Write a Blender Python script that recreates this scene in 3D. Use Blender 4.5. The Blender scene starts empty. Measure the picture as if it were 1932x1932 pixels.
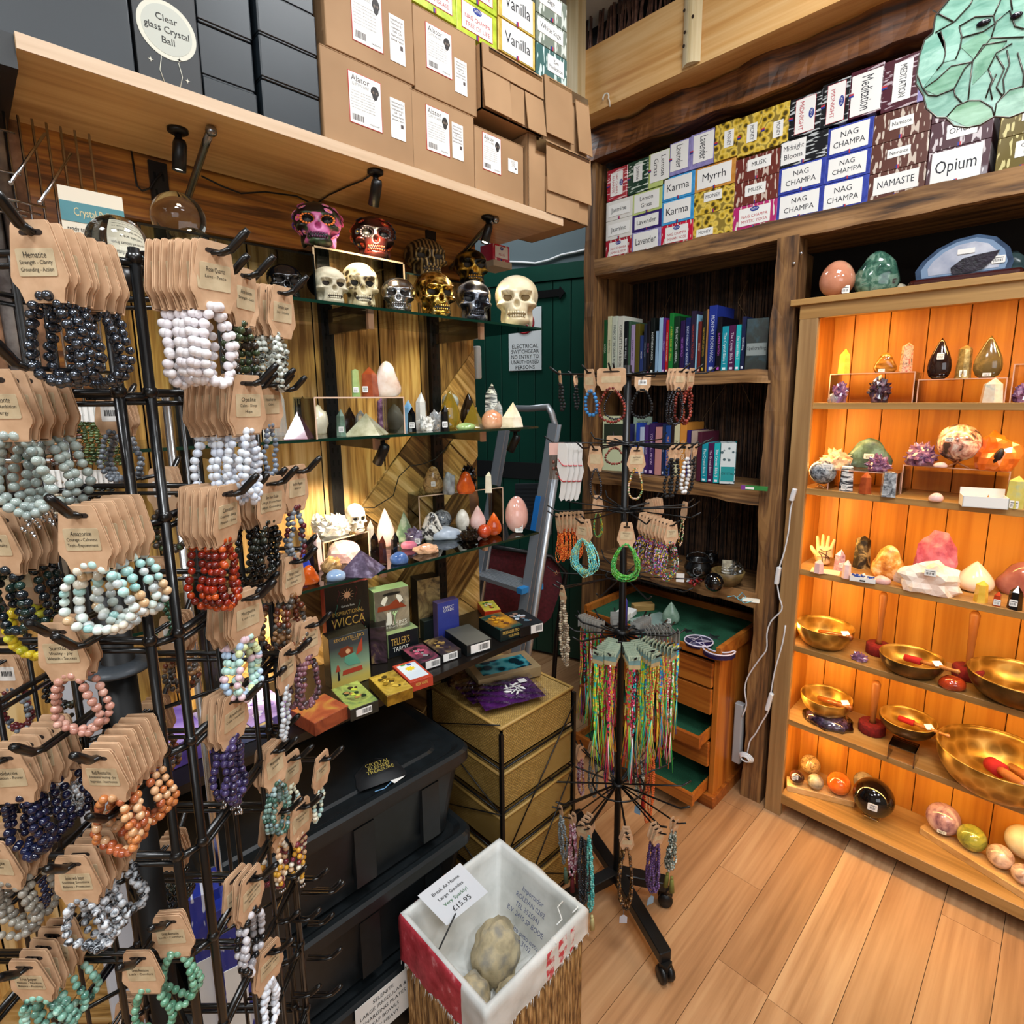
import bpy, bmesh, math, random
import numpy as np
from mathutils import Matrix, Vector, noise
random.seed(7)
PI = math.pi
S = bpy.context.scene
COL = S.collection
# ---------------------------------------------------------------- camera
YAW, PITCH, ROLL = math.radians(44.726), math.radians(9.5217), math.radians(-0.3922)
FPX, PPX, PPY = 1047.34, 991.56, 928.69
EYE = Vector((0, 0, 1.6))
_f = Vector((math.cos(PITCH)*math.cos(YAW), math.cos(PITCH)*math.sin(YAW), -math.sin(PITCH)))
_r0 = Vector((math.sin(YAW), -math.cos(YAW), 0)); _u0 = _r0.cross(_f)
_r = math.cos(ROLL)*_r0 + math.sin(ROLL)*_u0
_u = -math.sin(ROLL)*_r0 + math.cos(ROLL)*_u0
FH = Vector((math.cos(YAW), math.sin(YAW), 0)); RH = Vector((math.sin(YAW), -math.cos(YAW), 0))
cd = bpy.data.cameras.new('camera'); cam = bpy.data.objects.new('camera', cd); COL.objects.link(cam)
cd.sensor_width = 36; cd.lens = FPX/1932*36; cd.clip_start = 0.02
cd.shift_x = -(PPX-966)/1932; cd.shift_y = (PPY-966)/1932
Mc = Matrix((( _r.x, _u.x, -_f.x, EYE.x), (_r.y, _u.y, -_f.y, EYE.y), (_r.z, _u.z, -_f.z, EYE.z), (0,0,0,1)))
cam.matrix_world = Mc
S.camera = cam
def ray(x, y): return _f + _r*((x-PPX)/FPX) - _u*((y-PPY)/FPX)
def P(x, y, X=None, Y=None, Z=None, D=None, R=None):
 """point where the sight line of photo pixel (x, y) meets a real plane of the room"""
 d = ray(x, y)
 if X is not None: t = (X-EYE.x)/d.x
 elif Y is not None: t = (Y-EYE.y)/d.y
 elif Z is not None: t = (Z-EYE.z)/d.z
 elif D is not None: t = D/d.dot(FH)
 else: t = R/d.dot(RH)
 return EYE + d*t
def mpp(p): return (Vector(p)-EYE).dot(_f)/FPX          # metres per photo pixel at a point
# ---------------------------------------------------------------- world, lights, exposure
S.view_settings.view_transform = 'Standard'; S.view_settings.look = 'None'
S.view_settings.gamma = 1; S.view_settings.exposure = 0.0
S.cycles.transparent_max_bounces = 20
try: S.view_settings.use_curve_mapping = False
except Exception: pass
W = bpy.data.worlds.new('world'); S.world = W; W.use_nodes = True
W.node_tree.nodes['Background'].inputs[0].default_value = (0.8, 0.9, 1.0, 1)
W.node_tree.nodes['Background'].inputs[1].default_value = 0.12
def area(name, loc, size, power, col, target=None, sy=None, spread=None):
 l = bpy.data.lights.new(name, 'AREA'); l.shape = 'RECTANGLE'; l.size = size; l.size_y = sy or size
 l.energy = power; l.color = col
 if spread: l.spread = spread
 o = bpy.data.objects.new(name, l); COL.objects.link(o); o.location = loc
 if target is not None:
  o.rotation_euler = (Vector(target)-Vector(loc)).to_track_quat('-Z', 'Y').to_euler()
 return o
COOL = (0.93, 0.97, 1.0); WARM = (1.0, 0.62, 0.25)
for i, (lx, ly) in enumerate([(-0.3,-0.45), (1.05,0.15), (0.55,-1.5), (-1.3,0.5), (1.85,2.2)]):
 area('ceiling_panel_and_fill_light', (lx, ly, 3.17), 0.55, 34 if i < 4 else 14, COOL, (lx, ly, 0))  # ceiling panels; the last is an unseen fill added to brighten the alcove
area('unseen_fill_light', (-1.5, -2.3, 1.9), 2.0, 26, (0.9,0.95,1.0), (1.0, 1.2, 1.1), sy=1.5)  # fill light added out of view to brighten the wall under the shelf
# ---------------------------------------------------------------- tagging
def tag(o, label=None, cat=None, group=None, kind=None):
 if label:
  w = label.split()
  if len(w) < 4: label += {'book': ' standing in its shelf row', 'crystal': ' on the glass shelf'}.get(cat, ' in the shop display')
  elif len(w) > 16: label = ' '.join(w[:16]).rstrip(',')
  o['label'] = label
 if cat: o['category'] = cat
 if group: o['group'] = group
 if kind: o['kind'] = kind
 return o
def thing(name, label, cat, loc=(0,0,0), rotz=0, group=None):
 o = bpy.data.objects.new(name, None); COL.objects.link(o); o.empty_display_size = 0.02
 o.location = loc; o.rotation_euler = (0, 0, rotz)
 return tag(o, label, cat, group)
def wm(o):
 return (wm(o.parent) if o.parent else Matrix()) @ o.matrix_basis
def dup(root, M, label=None, group=None):
 r = root.copy(); COL.objects.link(r); r.matrix_basis = M
 if label: r['label'] = ' '.join(label.split()[:16])
 if group: r['group'] = group
 for ch in list(root.children):
  c = ch.copy(); COL.objects.link(c); c.parent = r
  for g in list(ch.children):
   d = g.copy(); COL.objects.link(d); d.parent = c
 return r
# ---------------------------------------------------------------- materials (all procedural)
_mc = {}
def lin(c):
 if isinstance(c, str):
  c = c.lstrip('#'); c = tuple(int(c[i:i+2], 16)/255 for i in (0, 2, 4))
  return tuple((x/12.92 if x <= .04045 else ((x+.055)/1.055)**2.4) for x in c)
 return tuple(c[:3])
def _new(key):
 m = bpy.data.materials.new(key); m.use_nodes = True
 nt = m.node_tree; b = nt.nodes['Principled BSDF']
 return m, nt, b
def _coord(nt, scale, kind='Object'):
 tc = nt.nodes.new('ShaderNodeTexCoord'); mp = nt.nodes.new('ShaderNodeMapping')
 mp.inputs['Scale'].default_value = scale if hasattr(scale, '__len__') else (scale,)*3
 nt.links.new(tc.outputs[kind], mp.inputs[0]); return mp.outputs[0], mp
def _ramp(nt, fac, stops):
 r = nt.nodes.new('ShaderNodeValToRGB'); e = r.color_ramp.elements
 while len(e) < len(stops): e.new(.5)
 for el, (p, c) in zip(e, stops): el.position = p; el.color = (*lin(c), 1)
 nt.links.new(fac, r.inputs[0]); return r.outputs[0]
def _bump(nt, b, h, st, dist=0.002):
 bp = nt.nodes.new('ShaderNodeBump'); bp.inputs['Strength'].default_value = st; bp.inputs['Distance'].default_value = dist
 nt.links.new(h, bp.inputs['Height']); nt.links.new(bp.outputs[0], b.inputs['Normal'])
def pl(c, rough=.5, metal=0, coat=0, spec=.5, em=0, trans=0, ior=1.45, alpha=1, sss=0):
 k = ('pl', str(c), rough, metal, coat, spec, em, trans, ior, alpha, sss)
 if k in _mc: return _mc[k]
 m, nt, b = _new('plain_'+str(len(_mc)))
 b.inputs['Base Color'].default_value = (*lin(c), 1); b.inputs['Roughness'].default_value = rough
 b.inputs['Metallic'].default_value = metal; b.inputs['Coat Weight'].default_value = coat
 b.inputs['Specular IOR Level'].default_value = spec; b.inputs['IOR'].default_value = ior
 b.inputs['Transmission Weight'].default_value = trans
 if sss:
  b.inputs['Subsurface Weight'].default_value = sss; b.inputs['Subsurface Radius'].default_value = (.01,.01,.01); b.inputs['Subsurface Scale'].default_value = .3
 if em:
  b.inputs['Emission Color'].default_value = (*lin(c), 1); b.inputs['Emission Strength'].default_value = em
 b.inputs['Alpha'].default_value = alpha
 _mc[k] = m; return m
def noisy(stops, scale=20, rough=.5, metal=0, coat=0, detail=4, dist=0, bump=0, stretch=(1,1,1), trans=0, sss=0, tex='NOISE', nrough=.55, spec=.5):
 k = ('nz', str(stops), scale, rough, metal, coat, detail, dist, bump, stretch, trans, sss, tex, nrough, spec)
 if k in _mc: return _mc[k]
 m, nt, b = _new('stone_'+str(len(_mc)))
 co, mp = _coord(nt, tuple(scale*s for s in stretch))
 oi = nt.nodes.new('ShaderNodeObjectInfo'); ad = nt.nodes.new('ShaderNodeVectorMath'); ad.operation = 'ADD'
 sc = nt.nodes.new('ShaderNodeMath'); sc.operation = 'MULTIPLY'; sc.inputs[1].default_value = 37.0
 nt.links.new(oi.outputs['Random'], sc.inputs[0]); nt.links.new(co, ad.inputs[0]); nt.links.new(sc.outputs[0], ad.inputs[1]); co = ad.outputs[0]
 if tex == 'VORONOI':
  n = nt.nodes.new('ShaderNodeTexVoronoi'); n.inputs['Scale'].default_value = 1; out = n.outputs['Distance']
 elif tex == 'WAVE':
  n = nt.nodes.new('ShaderNodeTexWave'); n.inputs['Scale'].default_value = 1; n.inputs['Distortion'].default_value = dist or 4
  n.inputs['Detail'].default_value = detail; out = n.outputs['Fac']
 else:
  n = nt.nodes.new('ShaderNodeTexNoise'); n.inputs['Scale'].default_value = 1; n.inputs['Detail'].default_value = detail
  n.inputs['Distortion'].default_value = dist; n.inputs['Roughness'].default_value = nrough; out = n.outputs['Fac']
 nt.links.new(co, n.inputs['Vector'])
 nt.links.new(_ramp(nt, out, stops), b.inputs['Base Color'])
 b.inputs['Roughness'].default_value = rough; b.inputs['Metallic'].default_value = metal; b.inputs['Coat Weight'].default_value = coat
 b.inputs['Transmission Weight'].default_value = trans; b.inputs['Specular IOR Level'].default_value = spec
 if sss:
  b.inputs['Subsurface Weight'].default_value = sss; b.inputs['Subsurface Radius'].default_value = (.01,.01,.01); b.inputs['Subsurface Scale'].default_value = .3
 if bump: _bump(nt, b, out, bump)
 _mc[k] = m; return m
def two(c1, c2, scale=30, rough=.4, **kw): return noisy(((.35, c1), (.65, c2)), scale, rough, **kw)
def wood(c1, c2, c3, axis=0, scale=6, rough=.55, bump=.25, coat=0, ring=.6, dist=1.2):
 """long grain along one axis: stretched noise mixed with fine wave lines"""
 k = ('wd', str((c1,c2,c3)), axis, scale, rough, bump, coat, ring, dist)
 if k in _mc: return _mc[k]
 m, nt, b = _new('wood_'+str(len(_mc)))
 s = [scale*3]*3; s[axis] = scale*.28
 co, _ = _coord(nt, tuple(s))
 n = nt.nodes.new('ShaderNodeTexNoise'); n.inputs['Scale'].default_value = 1; n.inputs['Detail'].default_value = 6; n.inputs['Distortion'].default_value = dist
 nt.links.new(co, n.inputs['Vector'])
 s2 = [scale*26]*3; s2[axis] = scale*.8
 co2, _ = _coord(nt, tuple(s2))
 n2 = nt.nodes.new('ShaderNodeTexNoise'); n2.inputs['Scale'].default_value = 1; n2.inputs['Detail'].default_value = 3
 nt.links.new(co2, n2.inputs['Vector'])
 mx = nt.nodes.new('ShaderNodeMath'); mx.operation = 'MULTIPLY_ADD'; mx.inputs[1].default_value = .35; 
 nt.links.new(n2.outputs['Fac'], mx.inputs[0]); 
 m3 = nt.nodes.new('ShaderNodeMath'); m3.operation = 'MULTIPLY'; m3.inputs[1].default_value = .7
 nt.links.new(n.outputs['Fac'], m3.inputs[0]); nt.links.new(m3.outputs[0], mx.inputs[2])
 nt.links.new(_ramp(nt, mx.outputs[0], ((.40, c1), (.51, c2), (.63, c3))), b.inputs['Base Color'])
 b.inputs['Roughness'].default_value = rough; b.inputs['Coat Weight'].default_value = coat
 if bump: _bump(nt, b, mx.outputs[0], bump, .003)
 _mc[k] = m; return m
GLASS = pl((.93,.98,.96), .02, trans=1, ior=1.45)
def thin_clear(c=(.9,.95,.93), rough=.03, a=.12):
 """thin sheet: mostly see-through with a real glossy surface"""
 k = ('thin', str(c), rough, a)
 if k in _mc: return _mc[k]
 m, nt, b = _new('clear_'+str(len(_mc)))
 tr = nt.nodes.new('ShaderNodeBsdfTransparent'); tr.inputs[0].default_value = (*lin(c), 1)
 gl = nt.nodes.new('ShaderNodeBsdfGlossy'); gl.inputs['Roughness'].default_value = rough
 fr = nt.nodes.new('ShaderNodeFresnel'); fr.inputs[0].default_value = 1.5
 ad = nt.nodes.new('ShaderNodeMath'); ad.inputs[1].default_value = a; ad.use_clamp = True
 mx = nt.nodes.new('ShaderNodeMixShader')
 nt.links.new(fr.outputs[0], ad.inputs[0]); nt.links.new(ad.outputs[0], mx.inputs[0])
 nt.links.new(tr.outputs[0], mx.inputs[1]); nt.links.new(gl.outputs[0], mx.inputs[2])
 nt.links.new(mx.outputs[0], nt.nodes['Material Output'].inputs[0])
 _mc[k] = m; return m
CLEAR = thin_clear(); SHEET = thin_clear((.86,.93,.9), .02, .02)
BLACK = pl('#0b0b0c', .38); WIRE = pl('#0a0a0b', .3, coat=.3); PAPER = pl('#e9e7e2', .7); INK = pl('#151515', .6)
CHROME = pl('#c8cace', .2, metal=1); ALU = pl('#b4b9bf', .42, metal=.75)
KRAFT = noisy(((.3, '#bd9672'), (.7, '#d4ae8a')), 60, .8, detail=6)
STICK = pl('#d8d3c4', .6)
# ---------------------------------------------------------------- mesh builder
def T(x=0, y=0, z=0): return Matrix.Translation((x, y, z))
def RX(a): return Matrix.Rotation(a, 4, 'X')
def RY(a): return Matrix.Rotation(a, 4, 'Y')
def RZ(a): return Matrix.Rotation(a, 4, 'Z')
def SC(x, y=None, z=None):
 if y is None: y = z = x
 return Matrix.Diagonal((x, y, z, 1))
def basis(o, x, y, z):
 return Matrix(((x[0],y[0],z[0],o[0]), (x[1],y[1],z[1],o[1]), (x[2],y[2],z[2],o[2]), (0,0,0,1)))
_tx = {}
def text_geo(s):
 if s in _tx: return _tx[s]
 c = bpy.data.curves.new('t', 'FONT'); c.body = s; c.size = 1; c.resolution_u = 2; c.align_x = 'CENTER'; c.align_y = 'CENTER'
 o = bpy.data.objects.new('t', c); COL.objects.link(o)
 me = o.to_mesh()
 v = [tuple(x.co) for x in me.vertices]; f = [tuple(p.vertices) for p in me.polygons]
 o.to_mesh_clear(); bpy.data.objects.remove(o); bpy.data.curves.remove(c)
 _tx[s] = (v, f); return _tx[s]
class MB:
 def __init__(s): s.v, s.f, s.m, s.s = [], [], [], []
 def add(s, v, f, mi=0, sm=False, M=None):
  n = len(s.v)
  if M is not None: v = [M @ Vector(p) for p in v]
  s.v += [tuple(p) for p in v]; s.f += [tuple(i+n for i in q) for q in f]
  s.m += [mi]*len(f); s.s += [sm]*len(f); return s
 def box(s, a, b, mi=0, M=None):
  (x0,y0,z0), (x1,y1,z1) = a, b
  v = [(x0,y0,z0),(x1,y0,z0),(x1,y1,z0),(x0,y1,z0),(x0,y0,z1),(x1,y0,z1),(x1,y1,z1),(x0,y1,z1)]
  return s.add(v, [(0,3,2,1),(4,5,6,7),(0,1,5,4),(1,2,6,5),(2,3,7,6),(3,0,4,7)], mi, False, M)
 def rbox(s, a, b, r, mi=0, M=None, seg=3):
  """box with rounded vertical edges and a small top and bottom chamfer"""
  (x0,y0,z0), (x1,y1,z1) = a, b
  def ring(z, k):
   o = []
   for cx_, cy_, a0 in ((x1-r,y1-r,0),(x0+r,y1-r,90),(x0+r,y0+r,180),(x1-r,y0+r,270)):
    for i in range(seg+1):
     t = math.radians(a0+90*i/seg); o.append((cx_+(r-k)*math.cos(t), cy_+(r-k)*math.sin(t), z))
   return o
  c = min(r*.4, (z1-z0)*.3); rs = [ring(z0, c), ring(z0+c, 0), ring(z1-c, 0), ring(z1, c)]
  n = len(rs[0]); v = sum(rs, []); f = []
  for k in range(3):
   for i in range(n): f.append((k*n+i, k*n+(i+1)%n, (k+1)*n+(i+1)%n, (k+1)*n+i))
  f.append(tuple(range(n-1,-1,-1))); f.append(tuple(range(3*n, 4*n)))
  return s.add(v, f, mi, False, M)
 def tube(s, pts, r, mi=0, n=6, M=None, closed=False, cap=True, sm=True):
  pts = [Vector(p) for p in pts]; N = len(pts); rr = r if hasattr(r, '__len__') else [r]*N
  v = []; f = []; up = None
  for i, p in enumerate(pts):
   if closed: d = pts[(i+1)%N]-pts[i-1]
   else: d = pts[min(i+1,N-1)]-pts[max(i-1,0)]
   if d.length < 1e-9: d = Vector((0,0,1))
   d.normalize()
   if up is None: up = Vector((0,0,1)) if abs(d.z) < .9 else Vector((1,0,0))
   a = d.cross(up)
   if a.length < 1e-4: a = d.cross(Vector((0,1,0)))
   a.normalize(); b = a.cross(d); up = b
   for k in range(n):
    t = 2*PI*k/n; v.append(p+(a*math.cos(t)+b*math.sin(t))*rr[i])
  for i in range(N if closed else N-1):
   j = (i+1)%N
   for k in range(n): f.append((i*n+k, i*n+(k+1)%n, j*n+(k+1)%n, j*n+k))
  if cap and not closed: f.append(tuple(range(n-1,-1,-1))); f.append(tuple(range((N-1)*n, N*n)))
  return s.add(v, f, mi, sm, M)
 def lathe(s, prof, mi=0, n=24, M=None, sm=True, close=False, cap=True):
  v = []; f = []; N = len(prof)
  for (r, z) in prof:
   for k in range(n): t = 2*PI*k/n; v.append((r*math.cos(t), r*math.sin(t), z))
  for i in range(N-1+(1 if close else 0)):
   j = (i+1)%N
   for k in range(n): f.append((i*n+k, i*n+(k+1)%n, j*n+(k+1)%n, j*n+k))
  if not close and cap:
   if prof[0][0] > 1e-5: f.append(tuple(range(n-1,-1,-1)))
   if prof[-1][0] > 1e-5: f.append(tuple(range((N-1)*n, N*n)))
  return s.add(v, f, mi, sm, M)
 def ball(s, c, r, mi=0, n=9, h=6, M=None):
  rx, ry, rz = r if hasattr(r, '__len__') else (r, r, r)
  v = [(c[0], c[1], c[2]+rz)]; f = []
  for i in range(1, h):
   a = PI*i/h
   for k in range(n):
    t = 2*PI*k/n; v.append((c[0]+rx*math.sin(a)*math.cos(t), c[1]+ry*math.sin(a)*math.sin(t), c[2]+rz*math.cos(a)))
  v.append((c[0], c[1], c[2]-rz)); L = len(v)-1
  for k in range(n):
   f.append((0, 1+k, 1+(k+1)%n)); f.append((L, L-n+(k+1)%n, L-n+k))
  for i in range(h-2):
   for k in range(n): a = 1+i*n; f.append((a+k, a+n+k, a+n+(k+1)%n, a+(k+1)%n))
  return s.add(v, f, mi, True, M)
 def prism(s, poly, d, mi=0, M=None, sm=False):
  """polygon in the local XZ plane, thickness d along +Y"""
  n = len(poly); v = [(x, 0, z) for x, z in poly]+[(x, d, z) for x, z in poly]
  f = [tuple(range(n)), tuple(range(2*n-1, n-1, -1))]+[(i, i+n, (i+1)%n+n, (i+1)%n) for i in range(n)]
  return s.add(v, f, mi, sm, M)
 def quad(s, a, b, c, d, mi=0, M=None): return s.add([a,b,c,d], [(0,1,2,3)], mi, False, M)
 def text(s, st, h, mi=0, M=None, w=None):
  """lettering in the local XZ plane, centred, cap height about h, facing -Y"""
  v, f = text_geo(st)
  if not v: return s
  sx = h*1.4
  if w:
   ww = max(p[0] for p in v)-min(p[0] for p in v)
   if ww*sx > w: sx = w/ww
  v = [(p[0]*sx, 0, p[1]*h*1.4) for p in v]
  return s.add(v, f, mi, False, M)
 def grid(s, fn, nu, nv, mi=0, M=None, sm=True, closed_u=False):
  v = [fn(i/(nu if closed_u else nu-1), j/(nv-1)) for j in range(nv) for i in range(nu)]; f = []
  for j in range(nv-1):
   for i in range(nu if closed_u else nu-1):
    f.append((j*nu+i, j*nu+(i+1)%nu, (j+1)*nu+(i+1)%nu, (j+1)*nu+i))
  return s.add(v, f, mi, sm, M)
 def mesh(s, name, mats):
  me = bpy.data.meshes.new(name); me.from_pydata(s.v, [], s.f); me.update()
  for m in (mats if isinstance(mats, (list, tuple)) else [mats]): me.materials.append(m)
  me.polygons.foreach_set('material_index', s.m); me.polygons.foreach_set('use_smooth', s.s)
  me.validate(); return me
 def build(s, name, mats, parent=None, world=False, loc=None, rotz=0):
  if world and parent is not None:
   I = wm(parent).inverted(); s.v = [tuple(I @ Vector(p)) for p in s.v]
  if world and parent is None and loc is None and s.v:
   # put the origin at the base of the object
   a = np.array(s.v); c = [(a[:,0].min()+a[:,0].max())/2, (a[:,1].min()+a[:,1].max())/2, a[:,2].min()]
   s.v = [tuple(p) for p in (a-np.array(c))]; loc = c
  o = bpy.data.objects.new(name, s.mesh(name, mats)); COL.objects.link(o)
  if parent is not None: o.parent = parent
  if loc is not None: o.location = loc
  if rotz: o.rotation_euler = (0, 0, rotz)
  return o
def struct(name, mb, mats, label=None):
 o = mb.build(name, mats, world=True); o['kind'] = 'structure'
 if label: o['label'] = label
 return o
def rnd(a, b): return random.uniform(a, b)
# ================================================================ THE ROOM
YW, XB = 1.40, 2.38                       # left timber wall, back of the bookcase bay
def clip(poly, n, c):                     # keep n.p <= c
 o = []
 for i, a in enumerate(poly):
  b = poly[(i+1) % len(poly)]; da = n[0]*a[0]+n[1]*a[1]-c; db = n[0]*b[0]+n[1]*b[1]-c
  if da <= 0: o.append(a)
  if da*db < 0:
   t = da/(da-db); o.append((a[0]+(b[0]-a[0])*t, a[1]+(b[1]-a[1])*t))
 return o
# floor: planks run along X
FL = [wood('#946a46', '#ad8058', '#bf956a', 0, 2.2, .42, .06), wood('#8f6542', '#a67a53', '#b98e65', 0, 2.0, .42, .06), wood('#9a6f4a', '#b2865e', '#c39a70', 0, 2.4, .42, .06)]
mb = MB(); k = 0; y = -3.2
while y < 4.2:
 w = .145; x = -2.4+(k % 5)*.31
 x0 = -2.4
 while x0 < 4.2:
  x1 = min(4.2, (x if x0 == -2.4 else x0+1.25)+.001)
  if x1 <= x0+.05: x1 = x0+1.25
  mb.box((x0, y, -.02), (x1-.0012, y+w-.0016, 0), random.choice((0,1,2))); x0 = x1
 y += w; k += 1
mb.box((-2.4,-3.2,-.03), (4.2,4.2,-.006), 3)
struct('floor', mb, FL+[pl('#3a281b', .8)])
struct('wall_front', MB().box((2.42,-3.2,0),(2.5,1.85,3.2)), pl('#4c5a5c', .9))
struct('ceiling', MB().box((-2.4,-3.2,3.2), (4.2,4.2,3.3)), pl('#c9c8c4', .9))
struct('wall_right', MB().box((-2.4,-3.2,0), (4.2,-3.1,3.2)), noisy(((.3,'#8d8478'),(.7,'#b3a997')), 2, .9))
struct('wall_rear', MB().box((-2.5,-3.1,0), (-2.4,4.2,3.2)), noisy(((.3,'#8d8478'),(.7,'#b3a997')), 2, .9))
# left wall of rough planks: vertical boards, a horizontal board under the shelf, slanting boards to the right
WL = [wood('#5f3d18', '#b0803c', '#d8a85a', 2, 4, .5, .5, dist=4.5), wood('#7a5222', '#c4914a', '#e2ba70', 2, 5, .5, .5, dist=4), wood('#3f2810', '#82602f', '#ac864c', 2, 5, .55, .5, dist=4),
   wood('#8a6030', '#c79a58', '#e2c088', 2, 4, .5, .4, dist=3)]
WH = wood('#5b3210', '#91571d', '#b57a2f', 0, 5, .45, .4, dist=3)
def dwood(c1, c2, c3, ang, sc=4):
 k = ('dw', c1, c2, c3, ang)
 if k in _mc: return _mc[k]
 m, nt, b = _new('slant_wood_'+str(len(_mc)))
 tc = nt.nodes.new('ShaderNodeTexCoord'); m1 = nt.nodes.new('ShaderNodeMapping'); m1.inputs['Rotation'].default_value = (0, ang, 0)
 m2 = nt.nodes.new('ShaderNodeMapping'); m2.inputs['Scale'].default_value = (sc*.35, sc*3, sc*4.5)
 nt.links.new(tc.outputs['Object'], m1.inputs[0]); nt.links.new(m1.outputs[0], m2.inputs[0])
 n = nt.nodes.new('ShaderNodeTexNoise'); n.inputs['Scale'].default_value = 2; n.inputs['Detail'].default_value = 8; n.inputs['Distortion'].default_value = 2.2
 nt.links.new(m2.outputs[0], n.inputs['Vector'])
 nt.links.new(_ramp(nt, n.outputs['Fac'], ((.36, c1), (.5, c2), (.64, c3))), b.inputs['Base Color']); b.inputs['Roughness'].default_value = .5
 _bump(nt, b, n.outputs['Fac'], .4, .003); _mc[k] = m; return m
a45 = math.radians(47)
WD = [dwood('#4d3214', '#7d5a2c', '#a07c46', a45), dwood('#7a5222', '#b0803c', '#cfa75e', a45), dwood('#94703a', '#c79c58', '#e0bd82', -PI/2+a45), dwood('#3d2711', '#5f4220', '#7d5c32', -PI/2+a45)]
mb = MB(); xr = 1.18
# vertical boards
x = -1.2; zt = 2.0
while x < xr:
 w = rnd(.07, .15); zb = 0
 poly = [(x, 0), (x+w-.003, 0), (x+w-.003, 1.955), (x, 1.955)]
 # slanting zone occupies below the line z = 1.30 + (X-.62)*.55 for X > .60
 poly = clip(poly, (1, 0), xr)
 pu = clip(poly, (1.05, -1.0), 1.05*.6-1.15)
 if len(pu) > 2: mb.prism(pu, -.001, random.choice((0,1,0,1,3,2)), M=T(0, YW+rnd(-.008,.0), 0))
 x += w
def board(poly, mi):
 for n, c in (((1,0), xr), ((-1,0), .6), ((0,-1), 0), ((0,1), 1.955), ((-1.05, 1.0), -1.05*.6+1.15)): 
  poly = clip(poly, n, c)
  if len(poly) < 3: return
 mb.prism(poly, .02, mi+4, M=T(0, YW-.012+rnd(0,.01), 0))
ca, sa = math.cos(a45), math.sin(a45)
q = -2.0
while q < 2.2:
 w = rnd(.08, .13); long_run = random.random() < .55
 if long_run:
  p = [(-2, q), (4, q), (4, q+w-.003), (-2, q+w-.003)]
  board([(u*ca-v*sa+.6, u*sa+v*ca) for u, v in p], random.choice((0, 1, 0)))
 else:
  u = -2
  while u < 4:
   du = rnd(.10, .2); p = [(u, q), (u+du-.003, q), (u+du-.003, q+w-.003), (u, q+w-.003)]
   board([(a*ca-b*sa+.6, a*sa+b*ca) for a, b in p], random.choice((2, 3, 2))); u += du
 q += w
mb.box((.19, YW-.02, 1.96), (xr, YW+.01, 2.16), 8)
mb.box((-2.4, YW+.012, 0), (xr-.003, YW+.05, 3.2), 9)
mb.box((.135, YW-.03, 1.5), (.19, YW+.01, 2.2), 8)
struct('wall_left', mb, WL+WD+[WH, pl('#1d130a', .8)])
# bark-faced slab wall at the far left, bars of split bark standing upright
mb = MB(); x = -.9
while x < .13:
 w = rnd(.012, .03); pts = [(x+rnd(-.004,.004), YW-.02+rnd(-.012,.008), 1.2+.16*i) for i in range(7)]
 mb.tube(pts, w*.6, random.randrange(3), 5); x += w
struct('trim_1', mb, [two('#5b4a40', '#8e7a6a', 30, .9), two('#6b4a34', '#a5795a', 30, .9), two('#4c4340', '#7c7571', 30, .9)], 'wall facing of upright split bark strips')
# green boarded door in the alcove
DP, DD = Vector((2.40, 2.30, 0)), Vector((-.309, .951, 0)).normalized(); DN = Vector((-DD.y, DD.x, 0))
if DN.dot(Vector((1,1,0))) > 0: DN = -DN
def PD(x, y, off=0):
 d = ray(x, y); t = ((DP-EYE).dot(DN)+off)/d.dot(DN); return EYE+d*t
Md = basis(DP, DD, -DN, (0,0,1))            # local x along door, y into wall, z up
GREEN = noisy(((.3,'#0a3b30'),(.7,'#0c4638')), 3, .38, bump=.02); GREY = pl('#5c6b70', .8)
zdoor = PD(957, 509).z
mb = MB(); mb.box((-.6, .04, 0), (2.6, .10, 3.2), 0, Md); struct('wall_back', mb, [GREY])
mb = MB(); u0, u1 = -.34, .56; n = 8; w = (u1-u0)/n
for i in range(n):
 mb.rbox((u0+i*w+.002, .008, .02), (u0+(i+1)*w-.002, .04, zdoor-.09), .004, 0, Md)
mb.box((u0-.12, -.0, 0), (u0-.005, .04, zdoor), 0, Md); mb.box((u1+.005, 0, 0), (u1+.12, .04, zdoor), 0, Md); mb.box((u0-.12, 0, zdoor-.085), (u1+.12, .04, zdoor), 0, Md)
mb.box((u0, .0, 1.12), (u1, .012, 1.22), 1, Md)
d = struct('door_1', mb, [GREEN, pl('#14181a', .6)])
pa, pb = PD(1066, 550), PD(1018, 556)
mb = MB(); ua, ub = (pa-DP).dot(DD), (pb-DP).dot(DD); z = pb.z
mb.prism([(ua, z), (ua-.0+.03, z+.035), (ua+.035, z+.02), (ub+.25, z+.02), (ub+.25, z-.02), (ua+.035, z-.02), (ua+.03, z-.035)], .012, 0, Md@T(0,-.005,0))
mb.build('strap_hinge', [BLACK], d, world=True)
# white cable over the door
mb = MB(); mb.tube([PD(x, y, -.03) for x, y in ((930,497),(960,494),(985,495),(1010,497),(1035,491),(1060,481),(1085,476),(1110,470),(1130,468))], .007, 0, 6)
tag(mb.build('cable', [pl('#dfe2e4', .4)], world=True), 'thick white cable running across the top of the green door', 'cable')
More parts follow.
